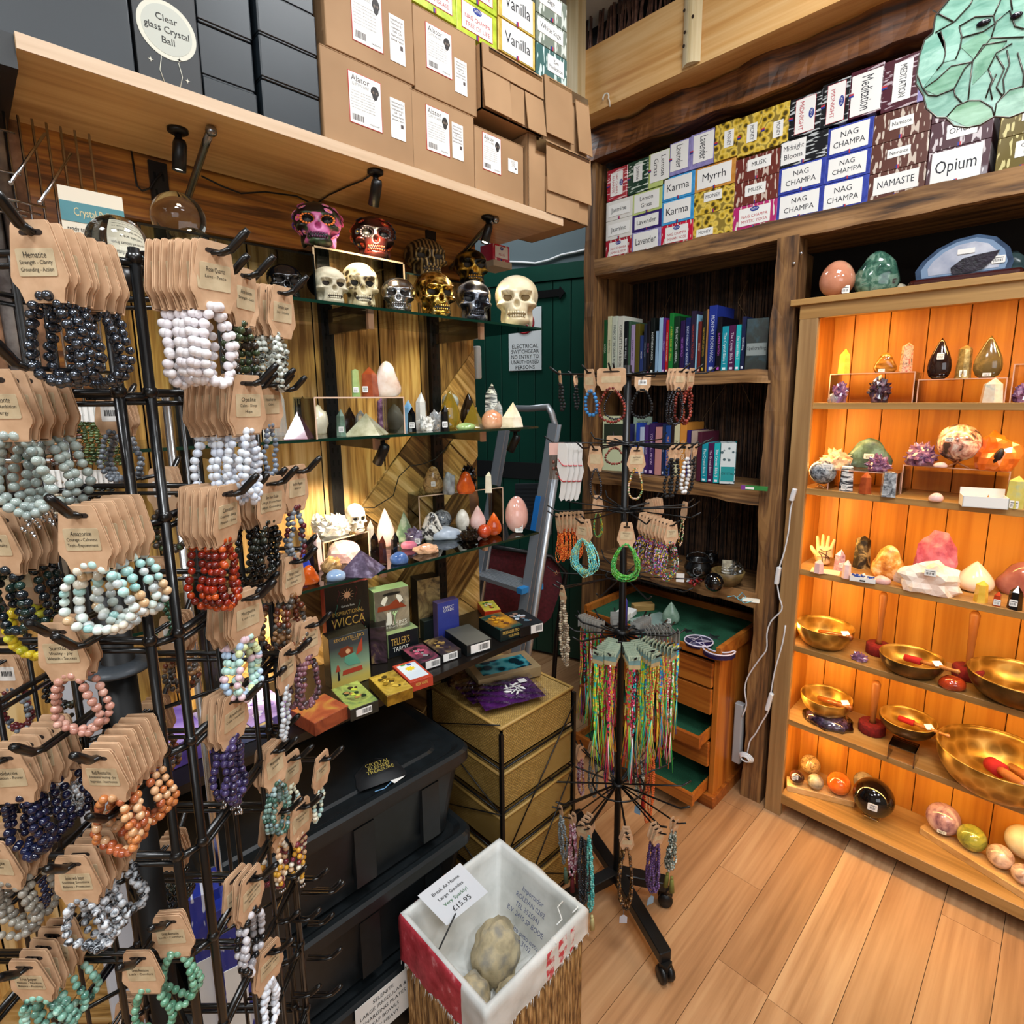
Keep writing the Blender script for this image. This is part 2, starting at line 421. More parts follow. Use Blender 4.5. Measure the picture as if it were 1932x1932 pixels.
# ---- timber bay for incense and books
OAK = wood('#3a2513', '#6b4826', '#8f673a', 2, 4, .7, .7, dist=3); OAKH = wood('#3a2513', '#73502c', '#9a7144', 1, 3.2, .7, .8, dist=3.5)
DARKB = wood('#2c1606', '#5a3212', '#7e4c20', 1, 3, .6, .7, dist=3.5); PINE = wood('#c48a48', '#dba866', '#e8be82', 1, 2.2, .5, .1, dist=2); PALE = wood('#bfa878', '#d3c094', '#e0d2ac', 2, 3, .6, .1)
def rough_beam(name, a, b, w, h, mats, seg=26, amp=.012, seed=0, label=None, parent=None, axis='Y'):
 """waney-edged timber between a and b (centres), w x h across"""
 a, b = Vector(a), Vector(b); d = (b-a).normalized()
 up = Vector((0,0,1)) if axis != 'Z' else Vector((1,0,0)); sd = d.cross(up).normalized(); up = sd.cross(d)
 prof = []
 for (cx_, cy_) in ((-1,-1),(0,-1),(1,-1),(1,0),(1,1),(0,1),(-1,1),(-1,0)): prof.append((cx_*w/2, cy_*h/2))
 v = []; f = []; n = len(prof)
 for i in range(seg+1):
  c = a+(b-a)*i/seg
  for j, (px_, py_) in enumerate(prof):
   q_ = c+sd*px_+up*py_
   k1 = noise.noise(Vector((c*6))+Vector((j//2*3.1, seed, seed*2)))*amp; k2 = noise.noise(Vector((c*14))+Vector((seed, j//2*2.7, 1)))*amp*.6
   g = 1+(k1+k2)/(max(w,h)/2); v.append(c+sd*px_*g+up*py_*g)
 for i in range(seg):
  for j in range(n): f.append((i*n+j, i*n+(j+1)%n, (i+1)*n+(j+1)%n, (i+1)*n+j))
 f.append(tuple(range(n-1,-1,-1))); f.append(tuple(range(seg*n, seg*n+n)))
 m = MB().add(v, f, 0, False)
 return m
bay = thing('timber_shelf_unit', 'rustic dark oak shelving bay with wavy-edged beams, holding incense boxes and books', 'shelving', (2.1, .8, 0))
rough_beam('', (2.10,1.628,0), (2.10,1.628,2.62), .055, .08, 0, 40, .007, 3, axis='Z').build('post', [OAK], bay, world=True)
rough_beam('', (2.10,.772,0), (2.10,.772,2.14), .075, .085, 0, 40, .007, 5, axis='Z').build('post', [OAK], bay, world=True)
MB().box((2.13,1.60,.0),(2.38,1.64,2.6)).build('side_panel', [OAK], bay, world=True)
MB().box((2.13,.79,.0),(2.38,.812,2.13)).build('side_panel', [OAK], bay, world=True)
def shelf(z0, z1, y0, y1, nm, seed, x0=2.06, mat=OAKH, amp=.009):
 m = rough_beam('', (x0+.03, y0, (z0+z1)/2), (x0+.03, y1, (z0+z1)/2), .06, z1-z0, 0, 50, amp, seed)
 m.box((x0+.05, min(y0,y1), z0+.004), (2.37, max(y0,y1), z1-.006)); return m.build(nm, [mat], bay, world=True)
shelf(2.135, 2.20, -.30, 1.60, 'incense_shelf', 1)
shelf(1.655, 1.70, .80, 1.60, 'shelf', 2); shelf(1.205, 1.265, .80, 1.60, 'shelf', 4); shelf(.80, .86, .80, 1.60, 'shelf', 6)
m = rough_beam('', (2.11, -.4, 2.675), (2.11, 1.66, 2.675), .12, .12, 0, 70, .022, 9); m.box((2.13,-.4,2.62),(2.36,1.66,2.74)); m.build('top_beam', [DARKB], bay, world=True)
m = MB().box((1.95, -.5, 2.75), (2.16, 1.64, 2.98)); m.box((1.945,-.5,2.735),(2.16,1.645,2.765)); m.build('pine_beam', [PINE], bay, world=True)
for (x, y) in ((1512,478),(1498,497)):
 p = P(x, y, X=2.055); MB().ball((0,0,0), .006, 0).build('screw_head', [CHROME], bay).location = wm(bay).inverted() @ p
reeds = MB(); y = .8
RM = [two('#2a1a10', '#4a3220', 30, .8), two('#3a2616', '#5e4029', 30, .8), two('#1c120b', '#33231a', 30, .8)]
while y < 1.62:
 w = rnd(.003,.006); o = 2.365+rnd(-.006,.004)
 reeds.tube([(o+rnd(-.003,.003), y+rnd(-.006,.006), z) for z in (.62, 1.1, 1.6, 2.14)], w, random.randrange(3), 4); y += w*1.3
for i in range(14):
 y0 = rnd(.85,1.5); z0 = rnd(.9,2.0); reeds.tube([(2.352, y0, z0), (2.35, y0+rnd(-.05,.05), z0+rnd(.05,.1)), (2.352, y0+rnd(-.1,.1), z0+rnd(.12,.3))], .0012, 3, 3)
tag(reeds.build('reed_backing', RM+[pl('#8a6b48', .7)], bay, world=True), kind='stuff')
MB().box((2.372,-.6,0),(2.40,1.66,3.2)).build('backboard', [pl('#120c08', .9)], bay, world=True)
m = MB(); y = -.3
while y < 1.72:
 m.tube([(2.10+rnd(-.01,.01), y+rnd(-.02,.02), z) for z in (2.7, 3.0, 3.2)], rnd(.004,.008), random.randrange(3), 4); y += rnd(.007,.014)
struct('trim_2', m, [two('#5a3a30', '#8a6555', 40, .8), two('#4a302a', '#74523f', 40, .8), two('#2e1f1a', '#55392c', 40, .8)], 'brushwood screen above the beam')
struct('trim_3', MB().box((2.16,-.5,2.9),(2.2,1.75,3.2)), pl('#120d0b', .9), 'dark board behind the brushwood')
p = P(1068, 100, X=1.9); p2 = P(1090, 100, X=1.9)
o = MB().box((1.9, p2.y-.0, 2.5), (1.95, p.y, 3.2)); tag(o.build('timber_post', [PALE], world=True), 'pale softwood post at the left end of the pine beam, beside the stacked boxes', 'post')
a, b = P(1318, 60, X=1.92), P(1284, 60, X=1.92); zb = P(1300, 118, X=1.92).z
m = MB(); n_ = 10; prof = [(a.y+(b.y-a.y)*i/n_, -.022*math.sin(PI*i/n_)) for i in range(n_+1)]
v = []; f = []
for z in (zb, 3.2):
 for (yy, xo) in prof: v.append((1.94+xo, yy, z))
n1 = len(prof)
for i in range(n_): f.append((i, i+1, n1+i+1, n1+i))
f.append(tuple(range(n1))); f.append(tuple(range(2*n1-1, n1-1, -1))); f.append((0, n1, 2*n1-1, n1-1)); m.add(v, f)
bt = m.build('batten', [PALE], world=True); tag(bt, 'pale rounded batten with drilled holes fixed upright over the pine beam', 'batten')
m = MB()
for (x, y) in ((1291,20),(1307,31),(1292,61),(1290,87)):
 p = P(x, y, X=1.919); m.ball((p.x, p.y, p.z), (.002,.005,.006), 0)
m.build('drilled_hole', [pl('#2b1c0e', .9)], bt, world=True)
p = P(1150, 185, X=1.94); m = MB(); m.tube([(1.943, p.y, p.z-.03), (1.94, p.y, p.z-.01)]+[(1.935, p.y+.014-.014*math.cos(t)-.0, p.z+.005+.014*math.sin(t)) for t in [i*.5 for i in range(-1, 8)]], .003, 0, 6)
tag(m.build('cup_hook', [pl('#e6e2d4', .4)], world=True), 'small white screw hook on the bottom edge of the pine beam', 'hook')
# ---- lit oak cupboard without doors on the right
CX, CY1, CY0, CT = 2.046, .712, -.30, 1.925
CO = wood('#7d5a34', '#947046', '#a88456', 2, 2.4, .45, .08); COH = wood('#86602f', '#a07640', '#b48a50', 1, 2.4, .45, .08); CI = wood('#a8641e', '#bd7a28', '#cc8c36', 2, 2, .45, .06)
CB = 2.30
cup = thing('display_cupboard', 'open oak display cupboard glowing with warm light, full of crystals and brass bowls', 'cupboard', (CX, .2, 0))
MB().rbox((CX, .652, 0), (CX+.022, CY1, 1.86), .003).build('front_stile', [CO], cup, world=True)
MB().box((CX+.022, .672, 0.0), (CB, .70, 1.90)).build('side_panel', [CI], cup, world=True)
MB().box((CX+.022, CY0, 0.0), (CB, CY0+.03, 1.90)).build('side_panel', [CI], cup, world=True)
MB().box((CX, CY0, 0), (CX+.022, CY0+.05, 1.9)).build('front_stile', [CO], cup, world=True)
m = MB().rbox((CX-.012, CY0-.03, 1.905), (CB+.01, CY1+.03, CT), .003); m.box((CX, CY0, 1.86), (CX+.022, CY1, 1.905)); m.box((CX+.02, CY0, 1.885), (CB, CY1, 1.905)); m.build('cornice_top', [COH], cup, world=True)
m = MB(); y = CY0+.03
while y < .67:
 m.rbox((CB-.012, y+.001, .03), (CB, min(y+.108, .672), 1.89), .002); y += .1095
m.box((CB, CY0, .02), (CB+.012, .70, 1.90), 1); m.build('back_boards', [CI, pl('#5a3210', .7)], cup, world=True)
SZ = {}
for i, z in enumerate((1.581, 1.285, .992, .699, .404)):
 SZ[i+1] = z; MB().rbox((CX+.012, CY0+.03, z-.021), (CB-.012, .672, z), .002).build('shelf', [COH], cup, world=True)
SZ[6] = .095; m = MB().rbox((CX+.001, CY0+.03, .055), (CB-.012, .655, .095), .003); m.build('bottom_board', [COH], cup, world=True)
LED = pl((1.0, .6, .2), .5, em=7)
MB().box((CX+.026, .664, .12), (CX+.034, .671, 1.85)).build('light_strip', [LED], cup, world=True)
MB().box((CX+.026, CY0+.031, .12), (CX+.034, CY0+.038, 1.85)).build('light_strip', [LED], cup, world=True)
MB().box((CX+.026, CY0+.05, 1.872), (CX+.034, .66, 1.880)).build('light_strip', [LED], cup, world=True)
WC = (1.0, .60, .17)
zs = [.095, .404, .699, .992, 1.285, 1.581, 1.88]
for i in range(6):
 zc = (zs[i]+zs[i+1])/2+.02
 area('cupboard_strip_light', (CX+.04, .655, zc), .02, .9, WC, (CB-.02, .25, zc-.03), sy=.22)
 area('cupboard_strip_light', (CX+.04, .20, zs[i+1]-.026), .8, 2.0, WC, (CX+.10, .20, zs[i]), sy=.02)
# ================================================================ SHELVES ON THE LEFT WALL
YF = 1.10
LAM = wood('#a87c4a', '#c29662', '#d2ab76', 0, 2.8, .33, .04, coat=.1); LAME = wood('#b9997a', '#c9ab8b', '#d6bb9d', 0, 3, .4, .03)
m = MB().box((.118, YF, 2.082), (1.268, YW-.03, 2.104), 0); m.box((.118, YF-.0015, 2.0825), (1.268, YF, 2.1035), 1)
big = m.build('wooden_wall_shelf', [LAM, LAME], world=True); tag(big, 'long pale wooden wall shelf carrying the black and brown cardboard boxes', 'shelf')
def bracket(x, z, yf=YF+.03, drop=.0):
 m = MB(); m.tube([(x, YW-.03, z-.10), (x, YW-.06, z-.085), (x, yf+.04, z-.02), (x, yf, z-.004)], .007, 0, 8); m.ball((x, yf, z-.008), .010, 0); return m
for (x, y) in ((398, 240), (935, 410)):
 p = P(x, y, Z=2.08); bracket(p.x, 2.082, p.y).build('bracket', [pl('#8d8f92', .25, metal=1)], big, world=True)
# slotted uprights
UP = [P(305, 400, Y=YW-.02).x, P(624, 756, Y=YW-.02).x, P(816, 596, Y=YW-.02).x]
rail_z = P(624, 700, Y=YW-.02).z
for i, x in enumerate(UP):
 m = MB(); m.box((x-.016, YW-.028, .55), (x+.016, YW-.012, 2.075), 0)
 z = .6
 while z < 2.05: m.box((x-.009, YW-.0286, z), (x-.005, YW-.0279, z+.014), 1); m.box((x+.005, YW-.0286, z), (x+.009, YW-.0279, z+.014), 1); z += .032
 tag(m.build('shelf_upright', [BLACK, pl('#000000', .9)], world=True), ['black slotted upright rail behind the largest crystal ball', 'black slotted upright rail between the two glass shelf lights, left of centre', 'black slotted upright rail nearest the green door'][i], 'shelf rail')
ACR = thin_clear((.95,.90,.84), .03, .10)
def glass_shelf(z, x0, x1, label, th=.006, yf=YF):
 t = thing('glass_shelf', label, 'glass shelf', ((x0+x1)/2, YW-.02, z-th), 0, None)
 m = MB().box((x0, yf+.0006, z-th), (x1, YW-.03, z), 0); m.build('glass_panel', [SHEET], t, world=True)
 m = MB().box((x0, yf-.0004, z-th), (x1, yf+.0005, z), 0); m.build('glass_edge', [pl('#0a2a1e', .15)], t, world=True)
 for ux in UP:
  if x0 < ux < x1:
   m = MB(); m.box((ux-.006, yf+.07, z-th-.03), (ux+.006, YW-.03, z-th), 0); m.box((ux-.007, yf+.06, z-th-.032), (ux+.007, yf+.07, z-th+.001), 1)
   m.build('support_arm', [thin_clear((.75,.62,.45), .12, .12), pl('#b98f74', .35)], t, world=True)
 return t
Z1, Z2, Z3, Z4 = 1.797, 1.523, 1.212, .902
glass_shelf(Z1, .22, 1.178, 'top glass shelf holding the row of skulls')
glass_shelf(Z2, .05, 1.165, 'middle glass shelf with crystal points and pyramids')
glass_shelf(Z3, .05, 1.165, 'lowest glass shelf with the rose quartz egg and crystal clusters')
bs = thing('black_shelf', 'narrow black shelf crowded with tarot card boxes', 'shelf', (.6, YW, Z4-.02))
MB().box((.0, YF-.0, Z4-.018), (1.165, YW-.03, Z4)).build('shelf_board', [pl('#15110f', .3)], bs, world=True)
for ux in UP[1:]: MB().box((ux-.008, YF+.08, Z4-.06), (ux+.008, YW-.03, Z4-.018)).build('support_arm', [BLACK], bs, world=True)
# clip-on spot lamps
def spot(name, base, aim, lit, label, pw=6, rad=.0115):
 base, aim = Vector(base), Vector(aim); d = (aim-base).normalized()
 t = thing('spot_lamp', label, 'spotlight', base, 0, None)
 m = MB().lathe([(.001,0),(.017,0),(.017,-.006),(.012,-.009),(.001,-.009)], 0, 16, T(*base)); m.tube([base+Vector((0,0,-.01)), base+Vector((0,0,-.03))], .006, 0, 8); m.build('mounting_base', [BLACK], t, world=True)
 c = base+Vector((0,0,-.034)); M = (Matrix.Translation(c) @ (-d).to_track_quat('Z','Y').to_matrix().to_4x4())
 MB().lathe([(.001,.016),(rad*.8,.016),(rad,.008),(rad,-.036),(rad*.86,-.036),(rad*.8,-.03),(.001,-.03)], 0, 16, M).build('lamp_barrel', [BLACK], t, world=True)
 MB().lathe([(.001,-.032),(rad*.85,-.032)], 0, 16, M).build('lens', [pl((1,.9,.75), .3, em=25) if lit else pl('#222222', .2)], t, world=True)
 if lit:
  l = bpy.data.lights.new('spot_bulb', 'SPOT'); l.energy = pw; l.color = (1,.78,.5); l.spot_size = 1.6; l.spot_blend = .7; l.shadow_soft_size = .012
  o = bpy.data.objects.new('spot_bulb', l); COL.objects.link(o); q = c+d*.040; o.location = q; o.rotation_euler = d.to_track_quat('-Z','Y').to_euler()
p = P(335, 243, Z=2.082); spot('', p, p+Vector((-.02,.02,-.2)), True, 'lit black spotlight under the wooden shelf, nearest its left end', 9)
p = P(708, 322, Z=2.082); spot('', p, (.72, 1.33, 1.75), True, 'black spotlight tilted away under the wooden shelf, above the silver skull', 9)
p = P(920, 408, Z=2.082); spot('', p, (.92, 1.22, 1.6), True, 'lit black spotlight under the wooden shelf, beside its right bracket', 12)
p = P(722, 833, Y=1.15); spot('', (p.x, 1.15, Z2-.006), (.62, 1.34, 1.2), True, 'black spotlight under the middle glass shelf, above the white clusters', 11, .012)
p = P(972, 815, Y=1.15); spot('', (p.x, 1.15, Z2-.006), (1.05, 1.3, 1.2), False, 'small unlit black spotlight under the right end of the middle glass shelf', 5, .012)
p = P(560, 1128, Z=Z3-.008); spot('', (.42,1.22,Z3-.008), (.45, 1.38, .95), True, 'black spotlight under the lowest glass shelf behind the bracelet rack', 8, .012)
def cable(pts, r=.002, c='#0c0c0c'):
 return MB().tube(pts, r, 0, 5).build('lamp_cable', [pl(c, .5)], world=True)
tag(cable([P(x, y, Y=YW-.035) for x, y in ((248,285),(253,320),(258,350),(268,360),(282,356),(296,335),(306,325))]), 'thin black lamp cable looping down beside the left upright', 'cable')
tag(cable([P(x, y, Y=YW-.035) for x, y in ((380,332),(420,352),(455,365),(500,362),(560,370),(598,390))]), 'thin black lamp cable running along the plank wall above the sugar skulls', 'cable')
tag(cable([P(x, y, Z=2.078) for x, y in ((598,384),(620,368),(655,352),(685,340),(700,330))]), 'thin black lamp cable stapled under the wooden shelf', 'cable')
tag(cable([P(x, y, Y=YW-.035) for x, y in ((850,832),(838,850),(822,866),(800,875),(772,880),(752,900),(742,935),(706,958),(672,957))], .0015), 'thin dark cable draped over the slanting planks under the middle glass shelf', 'cable')
# ---------------------------------------------------------------- shapes for stones
def ico(sub):
 bm = bmesh.new(); bmesh.ops.create_icosphere(bm, subdivisions=sub, radius=1)
 v = np.array([tuple(x.co) for x in bm.verts]); f = [tuple(x.index for x in p.verts) for p in bm.faces]; bm.free(); return v, f
ICO = {k: ico(k) for k in (1, 2, 3, 4)}
def crystal_tower(m, r, h, mi=0, n=6, tip=.28, M=None, tilt=0):
 tp = h-h*tip if tip < 1 else h-tip; a0 = rnd(0, 1); v = []
 for z, k in ((0, 1.04), (tp, .86)): v += [(r*k*math.cos(a0+2*PI*i/n), r*k*math.sin(a0+2*PI*i/n), z) for i in range(n)]
 v.append((r*.12, r*.05, h)); f = [(i, (i+1)%n, n+(i+1)%n, n+i) for i in range(n)]+[(n+i, n+(i+1)%n, 2*n) for i in range(n)]+[tuple(range(n-1,-1,-1))]
 return m.add(v, f, mi, False, M)
def pyramid(m, r, h, mi=0, M=None, rot=.6):
 v = [(r*math.cos(rot+PI/2*i), r*math.sin(rot+PI/2*i), 0) for i in range(4)]+[(0,0,h)]
 return m.add(v, [(3,2,1,0)]+[(i,(i+1)%4,4) for i in range(4)], mi, False, M)
def egg(m, rx, rz, mi=0, M=None, n=28):
 pr_ = [(max(1e-6, rx*math.sin(PI*i/18)*(1+.12*math.cos(PI*i/18))), rz-rz*math.cos(PI*i/18)) for i in range(19)]
 return m.lathe(pr_, mi, n, M)
def rock(m, rx, ry, rz, mi=0, M=None, amp=.3, fr=1.6, sub=3, facet=False, seed=None, flat=True):
 v, f = ICO[sub]; sd = Vector((seed or rnd(0,99),)*3); o = []
 for p in v:
  q = Vector(p); k = 1+amp*noise.noise(q*fr+sd)+amp*.45*noise.noise(q*fr*2.7+sd)
  z = q.z*k
  if flat: z = max(z, -.55)
  o.append((q.x*k*rx, q.y*k*ry, (z+(.55 if flat else 1))*rz))
 return m.add(o, f, mi, not facet, M)
def druse(m, rx, ry, rz, mi=0, n=60, s=.3, M=None, mi2=None):
 """cluster bristling with little crystal points"""
 rock(m, rx*.74, ry*.74, rz*.70, mi if mi2 is None else mi2, M, .35, 1.8, 3, True)
 for i in range(n):
  a = rnd(0, 2*PI); c = rnd(.05, 1); sn = math.sqrt(1-c*c); d = Vector((sn*math.cos(a), sn*math.sin(a), c))
  q = Vector((d.x*rx*.62, d.y*ry*.62, (d.z+.42)*rz*.70)); L = min(rx,rz)*max(s,.34)*rnd(.7,1.6)
  Mq = Matrix.Translation(q) @ (d+Vector((rnd(-.5,.5),rnd(-.3,.3),rnd(-.3,.3)))).to_track_quat('Z','Y').to_matrix().to_4x4()
  crystal_tower(m, L*.32, L, mi, 5, .5, M=(M @ Mq if M else Mq))
 return m
def flame(m, r, h, mi=0, M=None, sq=.62):
 pr_ = [(max(1e-6, r*(math.sin(PI*min(1,(i/16)**.62))**.8)*(1 if i < 9 else 1-(i-9)/9)), h*i/16) for i in range(17)]
 pr_ = [(r*.45,0),(r*.8,h*.07),(r*.98,h*.2),(r,h*.32),(r*.92,h*.46),(r*.74,h*.6),(r*.5,h*.75),(r*.24,h*.9),(1e-4,h)]
 return m.lathe(pr_, mi, 20, (M or Matrix()) @ SC(1, sq, 1))
def freeform(m, r, h, mi=0, M=None, sq=.45, seed=1):
 v, f = ICO[3]; o = []
 for p in v:
  q = Vector(p); k = 1+.22*noise.noise(q*1.3+Vector((seed,)*3)); t = max(q.z, -.75)
  o.append((q.x*k*r*(1-.28*t), q.y*k*r*sq, (t+.75)/1.75*h))
 return m.add(o, f, mi, True, M)
def sticker(t, M, w, h, txt=True):
 m = MB().rbox((-w/2, -h/2, 0), (w/2, h/2, .0006), min(w,h)*.12, 0, M)
 if txt:
  for i in range(7): m.box((-w*.35+i*w*.1, -h*.3, .0006), (-w*.35+i*w*.1+w*rnd(.02,.06), h*.05, .0008), 1, M)
  m.box((-w*.38, h*.18, .0006), (w*.38, h*.26, .0008), 1, M)
 return m.build('price_sticker', [PAPER, INK], t)
def hd(p):
 d = Vector(p)-EYE; d.z = 0; return d.normalized()
def face_cam(p):
 """rotation about z so that local -Y points back along the aisle"""
 d = Vector(p)-EYE; return math.atan2(-d.x, d.y)
# stone looks
ST = dict(
 clear=pl((.93,.95,.96), .06, trans=.8, ior=1.45), smoky=pl('#3a2a1c', .04, trans=.75, ior=1.45), lemon=pl('#c9a83a', .05, trans=.7, ior=1.45),
 white=noisy(((.3,'#c9c2b4'),(.6,'#f3eee4')), 40, .25, sss=.3), cream=noisy(((.35,'#d9c9a8'),(.65,'#f1e8d2')), 26, .2, coat=.4, sss=.2),
 rose=noisy(((.3,'#c98f80'),(.65,'#e9c0b4')), 14, .12, coat=.6, sss=.3), pink=noisy(((.3,'#dca6a0'),(.7,'#f4d5cf')), 18, .25, sss=.3),
 ameth=noisy(((.3,'#4a2a4e'),(.55,'#845a80'),(.7,'#c6a2b8')), 60, .15, coat=.5), amethd=noisy(((.3,'#3a3040'),(.5,'#5a4c62'),(.7,'#9a8fa6')), 45, .2, coat=.4),
 obs=pl('#060507', .06, coat=.5), brown=noisy(((.3,'#2a1410'),(.7,'#4a2118')), 20, .08, coat=.6), red=noisy(((.35,'#6a1a0c'),(.6,'#b6401c')), 20, .1, coat=.6),
 carn=noisy(((.3,'#9c2f0a'),(.55,'#e0641a'),(.75,'#f0a04a')), 18, .12, coat=.6, sss=.15), orange=noisy(((.35,'#c24a10'),(.7,'#e87a2a')), 20, .15, coat=.5),
 green=noisy(((.3,'#39573f'),(.5,'#7e9676'),(.7,'#c9cdb8')), 30, .2, coat=.4), dgreen=noisy(((.3,'#1c3a34'),(.5,'#3f6a58'),(.62,'#7a9a86'),(.75,'#4a3b3a')), 34, .1, coat=.6, dist=1),
 jade=noisy(((.3,'#5c7a68'),(.7,'#93ab98')), 30, .2, coat=.4), blue=noisy(((.3,'#2c4a86'),(.6,'#5f80b4')), 40, .15, coat=.5), lblue=noisy(((.3,'#7c99c0'),(.7,'#a8bfd6')), 30, .12, coat=.5),
 celest=noisy(((.3,'#8a96a6'),(.7,'#c3cbd4')), 24, .3), lapis=noisy(((.3,'#12227a'),(.7,'#2a42b0')), 60, .3), grey=noisy(((.3,'#6a6f74'),(.6,'#aab0b4')), 40, .3, coat=.3),
 septar=noisy(((.3,'#3a2414'),(.5,'#b99560'),(.62,'#6b4a28'),(.75,'#d9c592')), 26, .15, coat=.5, dist=1.5), tiger=noisy(((.3,'#5a3410'),(.6,'#b07428'),(.75,'#d9a252')), 30, .15, coat=.4, stretch=(1,1,4)),
 yellow=noisy(((.3,'#d09a1c'),(.7,'#f2cc58')), 22, .15, coat=.5, sss=.2), opal=noisy(((.35,'#c7a27e'),(.5,'#e4c4a2'),(.68,'#8fa88c')), 14, .1, coat=.6),
 marble=noisy(((.42,'#2f3237'),(.5,'#8b9094'),(.56,'#e6e8e6')), 16, .2, coat=.4, dist=2.5, stretch=(.6,.6,3)), zebra=noisy(((.42,'#3a3634'),(.52,'#e6e0d4')), 22, .2, coat=.4, dist=3),
 drag=noisy(((.3,'#a7342a'),(.5,'#e0b49a'),(.62,'#3a3530'),(.72,'#f1e2c9')), 60, .2, coat=.4, dist=1), flower=noisy(((.4,'#4b3a34'),(.5,'#c58b7c'),(.62,'#f2e3d2')), 26, .18, coat=.4, dist=1.2),
 ocean=noisy(((.3,'#5c5f38'),(.5,'#9a9a3a'),(.7,'#c9b84a')), 22, .12, coat=.6, dist=1), lepid=noisy(((.3,'#6e4a5e'),(.5,'#b18a96'),(.7,'#d9bcbf')), 26, .14, coat=.5, dist=1),
 crin=noisy(((.3,'#8d6a5c'),(.6,'#d9b9a4'),(.75,'#efe0d0')), 26, .2, coat=.4, dist=1.5), pyrite=noisy(((.3,'#6e5a34'),(.6,'#b49a5e'),(.75,'#d9c48a')), 70, .4, metal=.6),
 silverst=noisy(((.38,'#3a3d44'),(.6,'#9ea4aa'),(.7,'#d4d8da')), 60, .2, coat=.3, dist=1), fluor=noisy(((.3,'#7ba05a'),(.7,'#c9d690')), 20, .1, coat=.4),
 copper=noisy(((.3,'#3a4a44'),(.5,'#56705f'),(.6,'#6f8f86')), 40, .35), citr=noisy(((.3,'#a4501a'),(.5,'#d99a4a'),(.7,'#f0dcae')), 40, .3, bump=.6), brick=noisy(((.3,'#7a2c14'),(.7,'#b4552a')), 30, .25, coat=.3),
 cooper2=noisy(((.3,'#c77a52'),(.6,'#e8b48c')), 24, .15, coat=.5), rhodo=noisy(((.3,'#9c3a56'),(.6,'#d47a90')), 24, .5, bump=.4), stroma=noisy(((.35,'#5a5148'),(.6,'#a39680')), 40, .25), ivory=noisy(((.35,'#c9a87a'),(.65,'#e6cda2')), 30, .6),
)
def stone(kind, name, label, cat, px, py, w, h, Z, look, group=None, stick=False, sq=1.0, tilt=0, **kw):
 """one stone standing with its base at photo pixel (px, py) on the surface at height Z; w, h = its outline in photo pixels"""
 Yd = kw.pop('Yd', None); Xd = kw.pop('Xd', None)
 p = P(px, py, Y=Yd) if Yd else (P(px, py, X=Xd) if Xd else P(px, py, Z=Z)); s = mpp(p); W_, H_ = w*s, h*s
 if Yd or Xd: kw['back'] = 0
 back = kw.pop('back', W_*.4 if kind not in ('tower','pyr') else W_*.35)
 p = p + hd(p)*back; p.z = Z
 M = RY(tilt); m = MB(); look = ST[look] if isinstance(look, str) else look; mats = [look]
 if kind == 'tower': crystal_tower(m, W_/2*1.02, H_, 0, kw.get('n', 6), kw.get('tip', .26), M)
 elif kind == 'pyr': pyramid(m, W_*.56, H_, 0, M, kw.get('rot', .5))
 elif kind == 'egg': egg(m, W_/2, H_/2, 0, M)
 elif kind == 'ball': m.ball((0,0,W_/2), W_/2, 0, 32, 20)
 elif kind == 'rock': rock(m, W_/2, W_/2*sq, H_/1.5, 0, M, kw.get('amp', .3), kw.get('fr', 1.6), kw.get('sub', 3), kw.get('facet', False))
 elif kind == 'pebble': rock(m, W_/2, W_/2*sq*.8, H_/1.55, 0, M, .12, 1.0, 3)
 elif kind == 'druse': druse(m, W_/2, W_/2*sq, H_/1.5, 0, kw.get('n', 70), kw.get('s', .3), M, kw.get('mi2'))
 elif kind == 'flame': flame(m, W_/2, H_, 0, M, kw.get('sqz', .6))
 elif kind == 'free': freeform(m, W_/2, H_, 0, M, kw.get('sqz', .45), kw.get('seed', 1))
 if 'mats' in kw: mats = mats+kw['mats']
 o = m.build(name, mats, None, loc=(p.x, p.y, Z), rotz=face_cam(p)+kw.get('rz', 0)); tag(o, label, cat, group)
 if stick:
  u, v_ = stick if isinstance(stick, tuple) else (0, .2)
  yy = -(W_/2)*(.98 if kind not in ('flame','free') else kw.get('sqz', .55)*1.0)
  if kind == 'egg': yy = -W_/2*math.sqrt(max(.05, 1-(2*v_-1)**2))*1.02
  if kind == 'ball': yy = -W_/2*math.sqrt(max(.05, 1-(2*v_-1)**2))*1.01
  if kind == 'rock': yy = -W_/2*sq*1.05
  if kind == 'tower': yy = -W_/2*.92
  sz = kw.get('ssz', min(.016, W_*.55)); sticker(o, T(u*W_, yy-.0005, v_*H_) @ RX(PI/2), sz, sz*kw.get('sar', 1.1))
 return o
def riser(px0, py0, px1, py1, Z, label, back=.10, h=None, ytop=None, mat=None):
 """bent clear acrylic bridge: front legs stand at the two photo pixels on the surface Z"""
 a, b = P(px0, py0, Z=Z), P(px1, py1, Z=Z); s = mpp(a)
 h = h or (py0-ytop)*s; d = (b-a); L = d.length; d.normalize(); nrm = Vector((-d.y, d.x, 0))
 if nrm.dot(FH) < 0: nrm = -nrm
 M = basis(a, d, nrm, (0,0,1)); t = .003
 m = MB(); m.box((0,0,h-t), (L,back,h), 0, M); m.box((0,0,0), (t,back,h-t), 0, M); m.box((L-t,0,0), (L,back,h-t), 0, M)
 for q in (((0,-.0006,h-t),(L,.0002,h)), ((0,-.0006,0),(t,.0002,h)), ((L-t,-.0006,0),(L,.0002,h))): m.box(*q, 1, M)
 o = m.build('acrylic_riser', [mat or CLEAR, pl('#d9b9a0', .2, coat=.5)], world=True); tag(o, label, 'display riser'); return a.z+h, a, b
